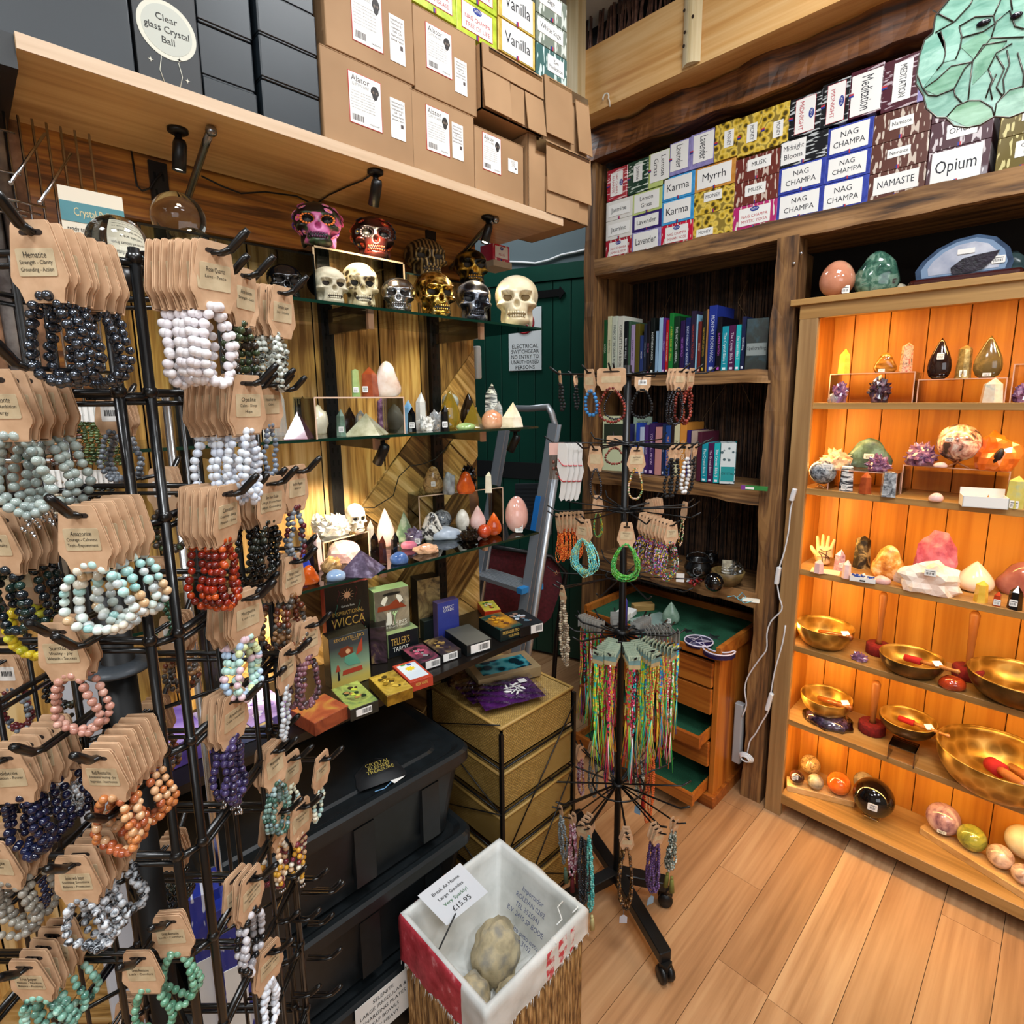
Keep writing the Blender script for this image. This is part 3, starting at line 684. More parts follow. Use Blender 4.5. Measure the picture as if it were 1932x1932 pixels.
# ================================================================ SKULLS
def _skull_pts():
 bm = bmesh.new(); bmesh.ops.create_icosphere(bm, subdivisions=6, radius=1)
 d = np.array([tuple(x.co) for x in bm.verts]); f = [tuple(x.index for x in p.verts) for p in bm.faces]; bm.free()
 c = np.array((0, -.05, .47))
 def ell(p, o, r): q = (p-np.array(o))/np.array(r); k = np.linalg.norm(q, axis=1); return (k-1)*min(r)
 def su(a, b, k=.05): h = np.clip(.5+.5*(b-a)/k, 0, 1); return b*(1-h)+a*h-k*h*(1-h)
 def ss(a, b, k=.02): return -su(-a, b, k)
 def sdf(p):
  m = p.copy(); m[:,0] = abs(m[:,0])
  s = ell(m, (0,.12,.62), (.37,.47,.375))
  s = su(s, ell(m, (0,-.20,.50), (.29,.24,.23)), .08); s = su(s, ell(m, (0,-.23,.30), (.19,.23,.24)))
  s = su(s, ell(m, (0,-.24,.12), (.215,.22,.125))); s = su(s, ell(m, (.25,-.17,.40), (.085,.2,.06)), .04)
  s = su(s, ell(m, (.225,-.02,.2), (.05,.12,.18)), .05); s = su(s, ell(m, (.13,-.37,.625), (.13,.07,.04)), .05)
  s = ss(s, ell(m, (.150,-.44,.525), (.108,.20,.097))); s = ss(s, ell(m, (.0,-.46,.385), (.05,.12,.075)), .012)
  s = ss(s, ell(m, (.26,-.24,.26), (.07,.18,.11)), .03); s = ss(s, ell(m, (.40,-.16,.56), (.07,.15,.12)), .05)
  s = ss(s, ell(m, (0,-.49,.20), (.17,.075,.07)), .012)
  return s
 t = np.full(len(d), 1.1)
 for i in range(60): t = t-np.clip(sdf(c+d*t[:,None]), -.05, .2)*.6
 return [tuple(x) for x in (c+d*t[:,None])], f
SK_V, SK_F = _skull_pts()
def teeth_mb(m, mi=0, M=None, s=1):
 for row, z0, z1 in ((0,.205,.262),(1,.142,.198)):
  for i in range(-4, 4):
   x = (i+.5)*.037; y = -.460+x*x*2.2+(row*.006)
   m.ball((x, y, (z0+z1)/2), (.0172,.024,(z1-z0)/2*.98), mi, 7, 5, M)
def skull(px, py, w, h, Yd, z, mat, tmat, label, rz=0, extra=None, eye=None, wide=None):
 p = P(px, py, Y=Yd); s = mpp(p); Hm = h*s; Wm = w*s/.80; L = (Hm+Wm)/2
 t = thing('skull', label, 'skull', (p.x, Yd, z), face_cam(p)+rz, 'ornamental skulls on the top glass shelf')
 M = SC(Wm, L, Hm); m = MB(); m.add(SK_V, SK_F, 0, True, M); m.build('cranium', [mat], t)
 m = MB(); teeth_mb(m, 0, M); m.build('teeth', [tmat], t)
 if eye or True:
  eye = eye or pl('#2a2119', .7); m = MB()
  for sx in (-1,1): m.ball((sx*.15,-.275,.525), (.098,.035,.09), 0, 12, 8, M)
  m.ball((0,-.432,.2), (.155,.022,.062), 0, 14, 8, M)
  m.build('socket_paint_and_shade', [eye], t)  # dark inserts painting shade into sockets and mouth; real black on sugar skulls
 if extra: extra(t, M)
 return t
BONE = noisy(((.3,'#8a7d62'),(.5,'#c9bfa4'),(.7,'#ded6c0')), 22, .5, bump=.3, detail=6); BONE2 = noisy(((.36,'#4a3a20'),(.45,'#bfae84'),(.7,'#dccfa8')), 60, .45, bump=.6, tex='VORONOI')
IVB = noisy(((.3,'#c7b48a'),(.7,'#e6dcc0')), 14, .3, bump=.1)
SILV = noisy(((.3,'#6f7274'),(.7,'#c4c6c8')), 30, .22, metal=1, bump=.3); GOLD = noisy(((.3,'#5c4512'),(.6,'#d6b052'),(.75,'#f0d48a')), 70, .25, metal=1, bump=.6, tex='VORONOI')
GOLDD = noisy(((.45,'#0d0b08'),(.6,'#8a6a22'),(.75,'#c49a3c')), 34, .3, metal=.7, bump=.5, tex='VORONOI'); BRZ = noisy(((.4,'#2b2013'),(.6,'#6b5533'),(.75,'#8f7546')), 30, .45, metal=.4, bump=.5, tex='WAVE')
PEW = noisy(((.4,'#16171c'),(.6,'#4c505a'),(.75,'#8a8f9a')), 34, .25, metal=.7, bump=.6, tex='VORONOI')
def flowers(cols, core, petals=(8,)):
 def fn(t, M):
  m = MB(); random.seed(5)
  for i in range(36):
   a = rnd(-1.9, 1.9)
   zz = rnd(.2, .92); r_ = .40*math.sqrt(max(.15, 1-((zz-.6)/.42)**2))*.94
   d = Vector((math.sin(a), -math.cos(a)*1.1, 0)); 
   if abs(a) < .6 and .33 < zz < .72: continue
   # find surface vertex nearest in direction
   q = Vector((d.x*r_, .08+d.y*r_, zz)); best = min(SK_V[::7], key=lambda v: (v[0]-q.x)**2+(v[1]-q.y)**2+(v[2]-q.z)**2)
   nrm = (Vector(best)-Vector((0,-.02,.5))).normalized(); Mq = M @ Matrix.Translation(Vector(best)+nrm*.010) @ nrm.to_track_quat('Z','Y').to_matrix().to_4x4()
   k = i % len(cols); R_ = rnd(.05,.08)
   for j in range(7): b = 2*PI*j/7; m.ball((R_*.62*math.cos(b), R_*.62*math.sin(b), 0), (R_*.42,R_*.42,.008), k, 8, 4, Mq)
   m.ball((0,0,.004), (R_*.3,R_*.3,.01), len(cols), 8, 4, Mq)
  m.build('painted_flowers', [pl(c, .35) for c in cols]+[pl(core, .35)], t)
  m = MB()
  for sx in (-1,1):
   for i in range(14):
    a = 2*PI*i/14; m.ball((sx*.145+.105*math.cos(a), -.40+abs(math.cos(a))*.02, .52+.095*math.sin(a)), (.022,.012,.022), 0, 6, 4, M)
  m.build('eye_ring', [pl('#e87a2c' if cols[0] != '#a02a18' else '#40383c', .35)], t)
 return fn
ZR = P(655, 484, Y=1.24).z; a = P(590, 484, Y=1.2); b = P(763, 505, Y=1.2)
m = MB(); m.box((a.x, 1.2, ZR-.004), (b.x, 1.34, ZR), 0); m.box((a.x,1.2,Z1),(a.x+.004,1.34,ZR-.004), 0); m.box((b.x-.004,1.2,Z1),(b.x,1.34,ZR-.004), 0); m.box((a.x,1.199,ZR-.004),(b.x,1.2,ZR),1); m.box((b.x-.004,1.199,Z1),(b.x,1.2,ZR),1); m.box((a.x,1.199,Z1),(a.x+.004,1.2,ZR),1)
tag(m.build('acrylic_riser', [CLEAR, pl('#b59a78', .2, coat=.5)], world=True), 'clear acrylic riser lifting the pink and the red skull', 'display riser')
skull(603, 478, 92, 88, 1.24, ZR, noisy(((.47,'#17120f'),(.52,'#2a4a24'),(.56,'#c2588f'),(.7,'#d98ab5')), 16, .35), pl('#5a2a4a', .35), 'pink flower-painted sugar skull with black and orange eyes', .0, flowers(['#e88ab8','#d85a8c','#7a4aa0'], '#f0a030'), pl('#0c0808', .4))
skull(707, 484, 84, 84, 1.25, ZR, noisy(((.4,'#0e0a0a'),(.55,'#3b1410'),(.7,'#6a1f14')), 22, .35), pl('#a83a20', .35), 'black and red painted sugar skull on the clear riser', .1, flowers(['#a02a18','#38404a','#c24a24'], '#e8a040'), pl('#060505', .4))
ZR2 = P(805, 450, Y=1.31).z-.112-Z1
a = P(765, 520, Y=1.25); b = P(925, 530, Y=1.25)
m = MB(); m.box((a.x,1.25,Z1+ZR2-.004), (b.x,1.36,Z1+ZR2), 0); m.box((a.x,1.25,Z1),(a.x+.004,1.36,Z1+ZR2-.004), 0); m.box((b.x-.004,1.25,Z1),(b.x,1.36,Z1+ZR2-.004), 0)
tag(m.build('acrylic_riser', [CLEAR], world=True), 'clear acrylic riser behind the gold skull', 'display riser')
skull(805, 520, 84, 78, 1.31, Z1+ZR2, BRZ, BRZ, 'dark bronze banded skull at the back, behind the gold one', .25)
skull(890, 525, 68, 72, 1.30, Z1+ZR2, GOLDD, pl('#a8842e', .25, metal=1), 'black skull with gold filigree at the back, behind the pewter one', .2)
skull(540, 555, 70, 70, 1.17, Z1, pl('#08080a', .06, coat=.6), pl('#101014', .08), 'glossy plain black skull at the left end of the row', .1, None, None)
skull(624, 568, 70, 74, 1.165, Z1, BONE, BONE, 'small bone-white skull with a frown, leftmost pale skull', .25)
skull(682, 575, 73, 90, 1.18, Z1, BONE2, BONE, 'lace-carved cream skull with knotwork on its forehead', .12, None, pl('#120c06', .7))
skull(753, 583, 68, 68, 1.16, Z1, SILV, SILV, 'shiny silver skull, smallest in the front row', -.0)
skull(822, 592, 80, 90, 1.18, Z1, GOLD, GOLD, 'bright gold skull with coin-like texture', .3, None, pl('#140f05', .6))
skull(895, 601, 72, 80, 1.165, Z1, PEW, PEW, 'dark pewter skull with patterned forehead, between gold and ivory skulls', .15, None, pl('#08080b', .5))
skull(975, 612, 88, 98, 1.16, Z1, IVB, noisy(((.3,'#b9aa84'),(.7,'#e4dbc2')), 40, .3), 'large ivory skull with drawn moon marks at the right end of the shelf', .0, None, pl('#6e5834', .6))
# crystal balls on the left end
for (x, y, w, lb) in ((337, 458, 92, 'largest clear crystal ball, below the lit spotlight'), (365, 515, 82, 'clear crystal ball with a red reflection, right of the hanging cards'), (222, 510, 100, 'clear crystal ball in front of the printed sign'), (448, 560, 52, 'smallest clear crystal ball, above the dark bead bracelets')):
 Yd = 1.30 if w == 92 else (1.2 if w != 100 else 1.05); p = P(x, y-w/2, Y=Yd); r = w/2*mpp(p)
 t = thing('crystal_ball', lb, 'crystal ball', (p.x, Yd, p.z-r), 0, None); MB().ball((0,0,r), r, 0, 40, 24).build('ball', [GLASS], t)
 if w != 100: MB().lathe([(r*.5,-.012),(r*.62,-.012),(r*.5,.004),(r*.42,.006)], 0, 20).build('stand', [pl('#1a1512', .3)], t)
 else: MB().lathe([(r*.5,-.03),(r*.62,-.03),(r*.5,.004),(r*.42,.006)], 0, 20).build('stand', [pl('#1a1512', .3)], t)
p = P(337, 458, Y=1.30); m = MB().box((p.x-.10, 1.14, p.z-.02), (p.x+.2, 1.36, p.z-.016), 0); m.box((p.x-.1,1.14,Z1),(p.x-.096,1.36,p.z-.02)); m.box((p.x+.196,1.14,Z1),(p.x+.2,1.36,p.z-.02))
if p.z > Z1+.03: tag(m.build('acrylic_riser', [CLEAR], world=True), 'clear acrylic riser under the crystal balls', 'display riser')
# printed sign
a, b = P(125, 480, Y=1.18), P(243, 480, Y=1.18); zt = P(180, 362, Y=1.18).z; sw = b.x-a.x
sg = thing('printed_sign', 'white sign with a teal band headed Crystal Balls, behind the bracelet rack', 'sign', (a.x, 1.18, Z1))
MB().box((0,0,0), (sw,.003,zt-Z1), 0).build('sign_board', [pl('#d9cdb8', .6)], sg)
H_ = zt-Z1; m = MB().box((0,-.0008,H_-.052), (sw,0,H_-.022)); m.build('teal_band', [pl('#4a7f86', .6)], sg)
m = MB(); m.text('Crystal Balls', .013, 0, T(sw/2,-.0012,H_-.037), w=sw*.6); m.text('ready to predict the future', .008, 1, T(sw/2,-.0006,H_-.063), w=sw*.85)
for i in range(9): m.text(random.choice(('whether you want to use them for scrying','a range of sizes and colours from','ball because they look so','including amethyst and obsidian','crystal balls are a')), .005, 1, T(sw/2,-.0006,H_-.078-.0105*i), w=sw*.84)
m.build('lettering', [pl('#c9b98a', .5), INK], sg)
# ================================================================ BOXES ON THE WOODEN SHELF
ZB = 2.104
BKB = noisy(((.3,'#0e1419'),(.7,'#1a232a')), 3, .42, bump=.05); CARD = noisy(((.3,'#96734f'),(.7,'#ab8660')), 5, .75, detail=3, bump=.03); CARD2 = noisy(((.3,'#8a6844'),(.7,'#a17c55')), 5, .75)
def pxbox(name, label, cat, pts, mats, depth=.24, Y=1.12, group=None, rim=True, z0=None):
 """box whose front face has left, right, bottom, top limits read from the photo on the plane of its real front"""
 xl, xr_, yb, yt = pts; xm = (xl+xr_)/2
 a, b = P(xl, yb, Y=Y), P(xr_, yt, Y=Y); zb = P(xm, yb, Y=Y).z if z0 is None else z0; ztp = P(xm, yt, Y=Y).z
 w, h = b.x-a.x, ztp-zb
 t = thing(name, label, cat, (a.x, Y, zb), 0, group)
 m = MB().rbox((.0012,0,0), (w-.0012,depth,h-.001), .0025, 0); m.build('carton', mats[:1], t)
 return t, w, h
bk = 'black gift boxes on the wooden shelf'
def lidbox(pts, label, Y=1.12, depth=.24, z0=None):
 t, w, h = pxbox('black_gift_box', label, 'box', pts, [BKB], depth, Y, bk, z0=z0)
 MB().rbox((-.001,-.002,h*.06), (w+.001,depth+.001,h), .003).build('lid', [BKB], t); return t
# stacks: four small boxes at px 490..605, four at 385..490
def stack(x0, x1, zs, Y, lab):
 for i in range(len(zs)-1):
  t = thing('black_gift_box', lab[i], 'box', (x0, Y+rnd(0,.006), zs[i]), 0, bk)
  w, h = x1-x0, zs[i+1]-zs[i]-.0015; MB().rbox((0,.002,0), (w,.22,h), .003).build('carton', [BKB], t); MB().rbox((-.0015,0,h*.05), (w+.0015,.222,h), .003).build('lid', [BKB], t)
xa, xb, xc = P(385, 130, Y=1.12).x, P(488, 150, Y=1.12).x, P(605, 200, Y=1.12).x
o_ = ['lowest', 'second', 'third', 'fourth', 'top']
zs = [ZB+.072*i for i in range(6)]
stack(xb+.006, xc-.003, zs, 1.115, ['%s box of the black stack that touches the brown cartons' % s for s in o_])
stack(xa, xb-.004, [ZB]+[ZB+.045+.083*i for i in range(5)], 1.125, ['%s box of the narrower black stack, right of the round white label' % s for s in o_])
x2 = P(252, 60, Y=1.12).x
t = thing('black_gift_box', 'tall black box with a round white Clear glass Crystal Ball label', 'box', (x2, 1.115, ZB), 0, bk); w = xa-x2-.006; h = .34
MB().rbox((0,0,0), (w,.24,h), .003).build('carton', [noisy(((.3,'#1b1c1e'),(.7,'#232527')), 3, .5)], t)
c = P(315, 58, Y=1.115); cx_, cz_ = c.x-x2, c.z-ZB; r = .042
m = MB(); m.prism([(cx_+r*math.cos(2*PI*i/40), cz_+r*1.0*math.sin(2*PI*i/40)) for i in range(40)], .0005, 0, T(0,-.0008,0)); m.prism([(cx_+.85*r*math.cos(2*PI*i/40), cz_+.85*r*math.sin(2*PI*i/40)) for i in range(40)], .0004, 2, T(0,-.0011,0))
for i, s_ in enumerate(('Clear','glass Crystal','Ball')): m.text(s_, .010, 1, T(cx_,-.0015,cz_+.016-.016*i), w=r*1.5)
for sx in (-1,1): m.tube([(cx_+sx*.012,-.0008,cz_-r),(cx_+sx*.016,-.0008,cz_-r-.02),(cx_+sx*.009,-.0008,cz_-r-.045)], .0006, 0, 4)
for (u, v_) in ((.2,.1),(.75,.06),(.65,.14),(.3,.2)): m.prism([(w*u+.004*math.cos(PI/4*i)*(1 if i%2==0 else .3), .34*v_+.004*math.sin(PI/4*i)*(1 if i%2==0 else .3)) for i in range(8)], .0004, 0, T(0,-.0008,0))
m.build('round_label', [pl('#cfcdbd', .6), INK, pl('#b9bbb0', .6)], t)
x1_ = -.35
t = thing('black_gift_box', 'wide black box at the left end of the shelf, lower of two', 'box', (x1_, 1.115, ZB), 0, bk); MB().rbox((0,0,0), (x2-x1_-.004,.24,.125), .003).build('carton', [BKB], t)
# it reaches past the shelf end to the left; a second one on top
t = thing('black_gift_box', 'black box resting on the wide black box at the left', 'box', (x1_+.05, 1.12, ZB+.126), 0, bk); MB().rbox((0,0,0), (x2-x1_-.058,.24,.2), .003).build('carton', [BKB], t)
MB().box((-.4, YF+.01, 2.06), (.118, YW-.02, 2.104)).build('shelf_end', [BLACK], big, world=True)
# cardboard cartons
def giftlabel(t, w, h, lx, lz, lw, lh, sx_, sz_, sw_, sh_, big_=True):
 m = MB(); m.box((lx,-.0009,lz), (lx+lw,-.0002,lz+lh), 1); m.box((lx+.0012,-.0013,lz+.0012), (lx+lw-.0012,-.0009,lz+lh-.0012), 0)
 m.text('Alator', lh*.12, 2, T(lx+lw*.36,-.0016,lz+lh*.88), w=lw*.58); m.text('GIFTWARE', lh*.06, 3, T(lx+lw*.36,-.0016,lz+lh*.77), w=lw*.56)
 for i in range(7): m.text('skull ornament in gift box see leaflet inside', lh*.028, 3, T(lx+lw*.42,-.0016,lz+lh*(.64-.055*i)), w=lw*.72)
 for i in range(16): m.box((lx+lw*.08+i*lw*.022,-.0016,lz+lh*.07), (lx+lw*.08+i*lw*.022+lw*rnd(.005,.016),-.0013,lz+lh*.19), 2)
 m.text('MADE IN PRC', lh*.035, 2, T(lx+lw*.76,-.0016,lz+lh*.08), w=lw*.3)
 m.box((sx_,-.0011,sz_), (sx_+sw_,-.0002,sz_+sh_), 0)
 for i in range(6): m.text(('Imported by','Matterhorn B.V.','Kingsbeekweg 11','1081 GN','Netherlands','please retain')[i], sh_*.055, 2, T(sx_+sw_*.5,-.0014,sz_+sh_*(.9-.085*i)), w=sw_*.82)
 m.box((sx_+sw_*.68,-.0014,sz_+sh_*.3), (sx_+sw_*.86,-.0011,sz_+sh_*.4), 2)
 m.build('shipping_label', [PAPER, pl('#b8302a', .6), pl('#4a3d3a', .6), pl('#8f8a86', .6)], t)
 # little printed skull
 q = MB(); M = T(lx+lw*.80,-.0016,lz+lh*.74)@SC(lw*.13,1,lh*.12)
 q.prism([(math.cos(a)*(1 if math.sin(a) > -.2 else .72), math.sin(a)*1.15) for a in [2*PI*i/20 for i in range(20)]], .0004, 0, M)
 for sx in (-.38,.38): q.prism([(sx+.25*math.cos(a), .05+.25*math.sin(a)) for a in [2*PI*i/8 for i in range(8)]], .0002, 1, T(0,-.0003,0)@M)
 q.build('printed_picture', [pl('#2a2422', .6), pl('#6a5c50', .6)], t)
g = 'brown cardboard cartons on the wooden shelf'
def carton(xl, xr_, yb, yt, label, lab=None, Y=1.115, z0=None, depth=.26, mat=CARD):
 t, w, h = pxbox('cardboard_carton', label, 'carton', (xl, xr_, yb, yt), [mat], depth, Y, g, z0=z0)
 m = MB(); m.box((-.0002,.0,.0), (.0006,.05,h), 0) if False else None
 if lab:
  f = [lab[0]*w, lab[1]*h, lab[2]*w, lab[3]*h, lab[4]*w, lab[5]*h, lab[6]*w, lab[7]*h]; giftlabel(t, w, h, *f)
 MB().box((.001,-.0006,h-.0035), (w-.001,.0,h-.002)).build('flap_edge', [CARD2], t)
 return t, w, h
C1 = carton(613, 777, 276, 122, 'brown carton on the shelf with skull label, next to the black boxes', (.27,.30,.35,.55,.72,.30,.17,.45), z0=ZB)
C2 = carton(779, 894, 329, 193, 'brown carton on the shelf with green skull label, second from the black boxes', (.22,.32,.36,.56,.62,.34,.18,.46), z0=ZB)
C3 = carton(897, 988, 367, 255, 'brown carton on the shelf under the crushed box, with a small second sticker', (.15,.38,.36,.56,.66,.50,.2,.2), z0=ZB)
tp = lambda c: wm(c[0]).translation.z+c[2]
C4 = carton(610, 776, 0, -60, 'brown carton stacked above the first skull carton', (.28,.18,.34,.62,.70,.16,.18,.5), z0=tp(C1)+.001)
C5 = carton(777, 898, 0, 38, 'brown carton stacked second from the black boxes, upper row', (.18,.32,.40,.54,.62,.20,.2,.42), z0=tp(C2)+.001)
# crushed open cartons
def flapbox(x0, x1, Y, z0, z1, label, flaps, depth=.24, rz=0):
 t = thing('cardboard_carton', label, 'carton', (x0, Y, z0), rz, g); w, h = x1-x0, z1-z0
 m = MB(); m.box((0,0,0),(w,.003,h)); m.box((0,0,0),(.003,depth,h)); m.box((w-.003,0,0),(w,depth,h)); m.box((0,0,0),(w,depth,.003)); m.box((0,depth-.003,0),(w,depth,h)); m.box((0,.02,h-.003),(w,depth,h)); m.build('carton', [CARD], t)
 for i, (u0, u1, v0, v1, a) in enumerate(flaps):
  m = MB().box((0,-.0025,0), ((u1-u0)*w,0,(v1-v0)*h)); M = T(u0*w,-.003,v1*h)@RX(a)@T(0,0,-(v1-v0)*h); m.v = [tuple(M @ Vector(p)) for p in m.v]; m.build('flap', [CARD], t)
 m = MB().box((.1*w,-.0062,.80*h), (.98*w,-.0058,.98*h)); m.build('packing_tape', [thin_clear((.85,.75,.62), .1, .15)], t)
 return t
x = [P(a_, b_, Y=1.115).x for a_, b_ in ((900,150),(1014,200),(1022,230),(1103,260))]
zc = P(905, 210, Y=1.115).z; zt_ = P(910, 92, Y=1.115).z
flapbox(x[0], x[1], 1.10, max(zc, tp(C3)+.001), zt_, 'crushed brown carton with taped open flaps, on top of the smallest labelled carton', [(0,.42,0,.62,-.10),(.43,.66,.02,.6,-.03),(.68,1,-.05,.6,-.14),(0,1,.62,1,-.05)])
z5 = P(1060, 395, Y=1.115).z; z6 = P(1060, 285, Y=1.115).z
flapbox(P(990,370,Y=1.115).x+.004, x[3], 1.105, ZB, z6, 'dented taped brown carton at the right end of the shelf, lower one', [(.25,1,.30,1,-.05),(.25,.8,0,.5,-.02)], rz=-.03)
flapbox(x[2], x[3], 1.11, z6+.002, P(1060, 165, Y=1.115).z, 'dented brown carton with torn flaps at the right end of the shelf, upper one', [(0,.6,.1,1,-.06),(.68,1,.0,.9,-.12)], rz=-.02)
# ================================================================ INCENSE BOXES
BLU = pl('#20358a', .4); LOGO = [pl('#1d2f80', .4), pl('#c22a33', .4)]
def stripes(c1, c2='#d9d2c4', ang=0, sc=70):
 """printed carton: coloured ground with broken pale strokes"""
 k = ('str', c1, c2, ang, sc)
 if k in _mc: return _mc[k]
 m, nt, b = _new('printed_'+str(len(_mc)))
 sv = (sc*1.6, 1, sc*.35) if not ang else (sc*.35, 1, sc*1.6)
 co, _ = _coord(nt, sv); v = nt.nodes.new('ShaderNodeTexNoise'); v.inputs['Scale'].default_value = 1; v.inputs['Detail'].default_value = 1
 nt.links.new(co, v.inputs['Vector'])
 nt.links.new(_ramp(nt, v.outputs['Fac'], ((.3, c1), (.565, c1), (.6, c2))), b.inputs['Base Color']); b.inputs['Roughness'].default_value = .3; b.inputs['Coat Weight'].default_value = .2
 _mc[k] = m; return m
COINS = noisy(((.25,'#4a3c14'),(.42,'#c9a52c'),(.6,'#e2c45a'),(.75,'#8a7430')), 42, .35, tex='VORONOI')
def incense(px0, px1, pyb, pyt, kind, word, label, plane='X', at=2.085, z=None, h=None, col='#444', lines=None, vert=False, group=None, paper=(.12,.88,.15,.9), depth=.2, y01=None):
 """incense carton standing on the shelf; plane X = front facing the room from the back wall, plane Y = from the left wall"""
 if plane == 'X':
  a, b = P(px0, pyb, X=at), P(px1, pyb, X=at); w = a.y-b.y; zz = z
  t = thing('incense_carton', label, 'incense box', (at, a.y, zz), -PI/2, group)
 else:
  a, b = P(px0, pyb, Y=at), P(px1, pyb, Y=at); w = b.x-a.x; zz = z
  t = thing('incense_carton', label, 'incense box', (a.x, at, zz), 0, group)
 g_ = .0008
 m = MB().rbox((g_,0,0), (w-g_,depth,h-g_), .0015, 0); m.build('carton', [kind], t)
 m = MB(); u0, u1, v0, v1 = paper
 if word is not None:
  red = isinstance(word, tuple)
  if red: m.box((u0*w,-.0008,v0*h), (u1*w,0,v1*h), 3); m.box((u0*w+.0012,-.0011,v0*h+.0012), (u1*w-.0012,-.0008,v1*h-.0012), 0)
  else: m.box((u0*w,-.0011,v0*h), (u1*w,0,v1*h), 0)
  ws = list(word) if red else ([word] if isinstance(word, str) else word)
  ww, hh = (u1-u0)*w, (v1-v0)*h
  R = RY(PI/2) if vert else Matrix(); Lx, Lz = (hh, ww) if vert else (ww, hh); n = len(ws)+(1 if red else 0)
  for i, s_ in enumerate(ws):
   k = i+(1 if red else 0); th = Lz/(n+.6)*(.62 if not red else .6); zo = Lz/2-Lz*(k+.8)/(n+.6)
   m.text(s_, th, 1 if not red else 3, T((u0+u1)/2*w,-.0014,(v0+v1)/2*h)@R@T(0,0,zo), w=Lx*.82)
  if red:
   zo = Lz/2-Lz*.5/(n+.6)
   m.prism([(Lx*.14*math.cos(2*PI*i/16), Lz*.13*math.sin(2*PI*i/16)) for i in range(16)], .0003, 2, T((u0+u1)/2*w,-.0014,(v0+v1)/2*h)@R@T(0,0,zo))
   m.text('SATYA', Lz*.11, 0, T((u0+u1)/2*w,-.0018,(v0+v1)/2*h)@R@T(0,0,zo), w=Lx*.2)
 M2 = Matrix() if not vert else T(w*.0,0,h/2-0)@Matrix()
 bx = (.5*w-.004, .5*w+.004) 
 if not vert: m.box((bx[0],-.0012,.0), (w*.5,0,h*.13), 2); m.box((w*.5,-.0012,.0), (bx[1],0,h*.13), 3)
 else: m.box((0,-.0012,h*.46), (w*.14,0,h*.5), 2); m.box((0,-.0012,h*.5), (w*.14,0,h*.54), 3)
 if word is not None: m.build('paper_label', [PAPER, pl('#23232b', .6), BLU, pl('#b5303a', .5)], t)
 return t, w
# back wall shelf: columns (px left, px right at the bottom row), each a list of (height, kind, words, label, vertical, paper)
RS = stripes('#a32030'); GR = stripes('#1f3d2c', '#c9d2c4', 1); LG = pl('#b9c878', .5); LV = two('#7c74a8', '#9a92c4', 40, .4); KB = two('#2f86c4', '#4aa5d8', 40, .4); WHT = pl('#dcd8d0', .5)
MY = two('#b97a2c', '#cf9444', 40, .4); MK = stripes('#6a2e26', '#c9b6a8'); NC = two('#27348a', '#3a4aa8', 60, .3); PK = stripes('#b02a6a'); MN = stripes('#15171b', '#b8bcbc', 1); MD = stripes('#4a1826', '#b9a8ae', 1); NM = stripes('#5a3228', '#c9b9aa'); OPI = stripes('#4a2830', '#c9bfc0'); PUR = pl('#34206a', .4); CCO = stripes('#6a5a26', '#d2c68a'); RDS = stripes('#a32030', '#e0b8b8', 1); IR = stripes('#c41a3a')
ZS = 2.20
H3 = .0985
def col(px0, px1, pyb, rows, at=2.085):
 z = ZS
 for (h, kind, word, label, vert, paper) in rows:
  t, w = incense(px0, px1, pyb, 0, kind, word, label, 'X', at, z, h, vert=vert, group='incense cartons on the top shelf of the timber bay', paper=paper or (.14,.86,.14,.88)); z += h+.0005
PF = (.07,.90,.10,.93)
col(1142, 1191, 490, [(.078, RS, ('NAG CHAMPA','JASMINE BLOSSOM'), 'red Jasmine Blossom incense box at the left end of the bottom row', False, None),
 (.078, WHT, ['Jasmine'], 'white and orange Jasmine incense box, lower of two', False, (.1,.9,.2,.8)), (.078, WHT, ['Jasmine'], 'white and orange Jasmine incense box, upper of two', False, (.1,.9,.2,.8))])
col(1191, 1246, 480, [(.085, LV, 'Lavender', 'lilac incense box marked Lavender by hand in the bottom row', False, PF), (.066, PUR, ['Lavender'], 'purple Lavender incense box with an orange panel', False, (.1,.9,.14,.86)), (.084, LG, ['Lemon','Grass'], 'pale green incense box marked Lemon Grass, lying below the upright one', False, PF)])
col(1246, 1306, 470, [(.083, IR, ('NAG CHAMPA','INDIAN ROSE'), 'crimson Indian Rose incense box in the bottom row', False, None), (.088, KB, 'Karma', 'sky blue incense box marked Karma, lower of two', False, PF), (.086, KB, 'Karma', 'sky blue incense box marked Karma, upper of two', False, PF)])
col(1306, 1381, 458, [(.088, COINS, ['MONEY'], 'coin-patterned Money incense box, lowest of its column', False, (.1,.52,.12,.42)), (.083, COINS, 'MONEY', 'coin-patterned incense box with a handwritten Money slip, below Myrrh', False, (.26,.7,.5,.9)), (.085, MY, 'Myrrh', 'ochre incense box marked Myrrh', False, PF)])
col(1381, 1463, 445, [(.083, PK, ('NAG CHAMPA','MYSTIC YOGA'), 'magenta Mystic Yoga incense box', False, None), (.080, MK, 'MUSK', 'brown incense box marked Musk, lower of two', False, (.26,.72,.35,.8)), (.080, MK, 'MUSK', 'brown incense box marked Musk, upper of two', False, (.28,.8,.38,.85))])
col(1463, 1550, 430, [(.086, NC, ['NAG','CHAMPA'], 'blue Nag Champa box, bottom of the left blue column', False, PF), (.086, NC, ['NAG','CHAMPA'], 'blue Nag Champa box, upper of the left blue column', False, PF), (.084, MN, ['Midnight','Bloom'], 'black striped incense box marked Midnight Bloom', False, (.03,.55,.1,.93))])
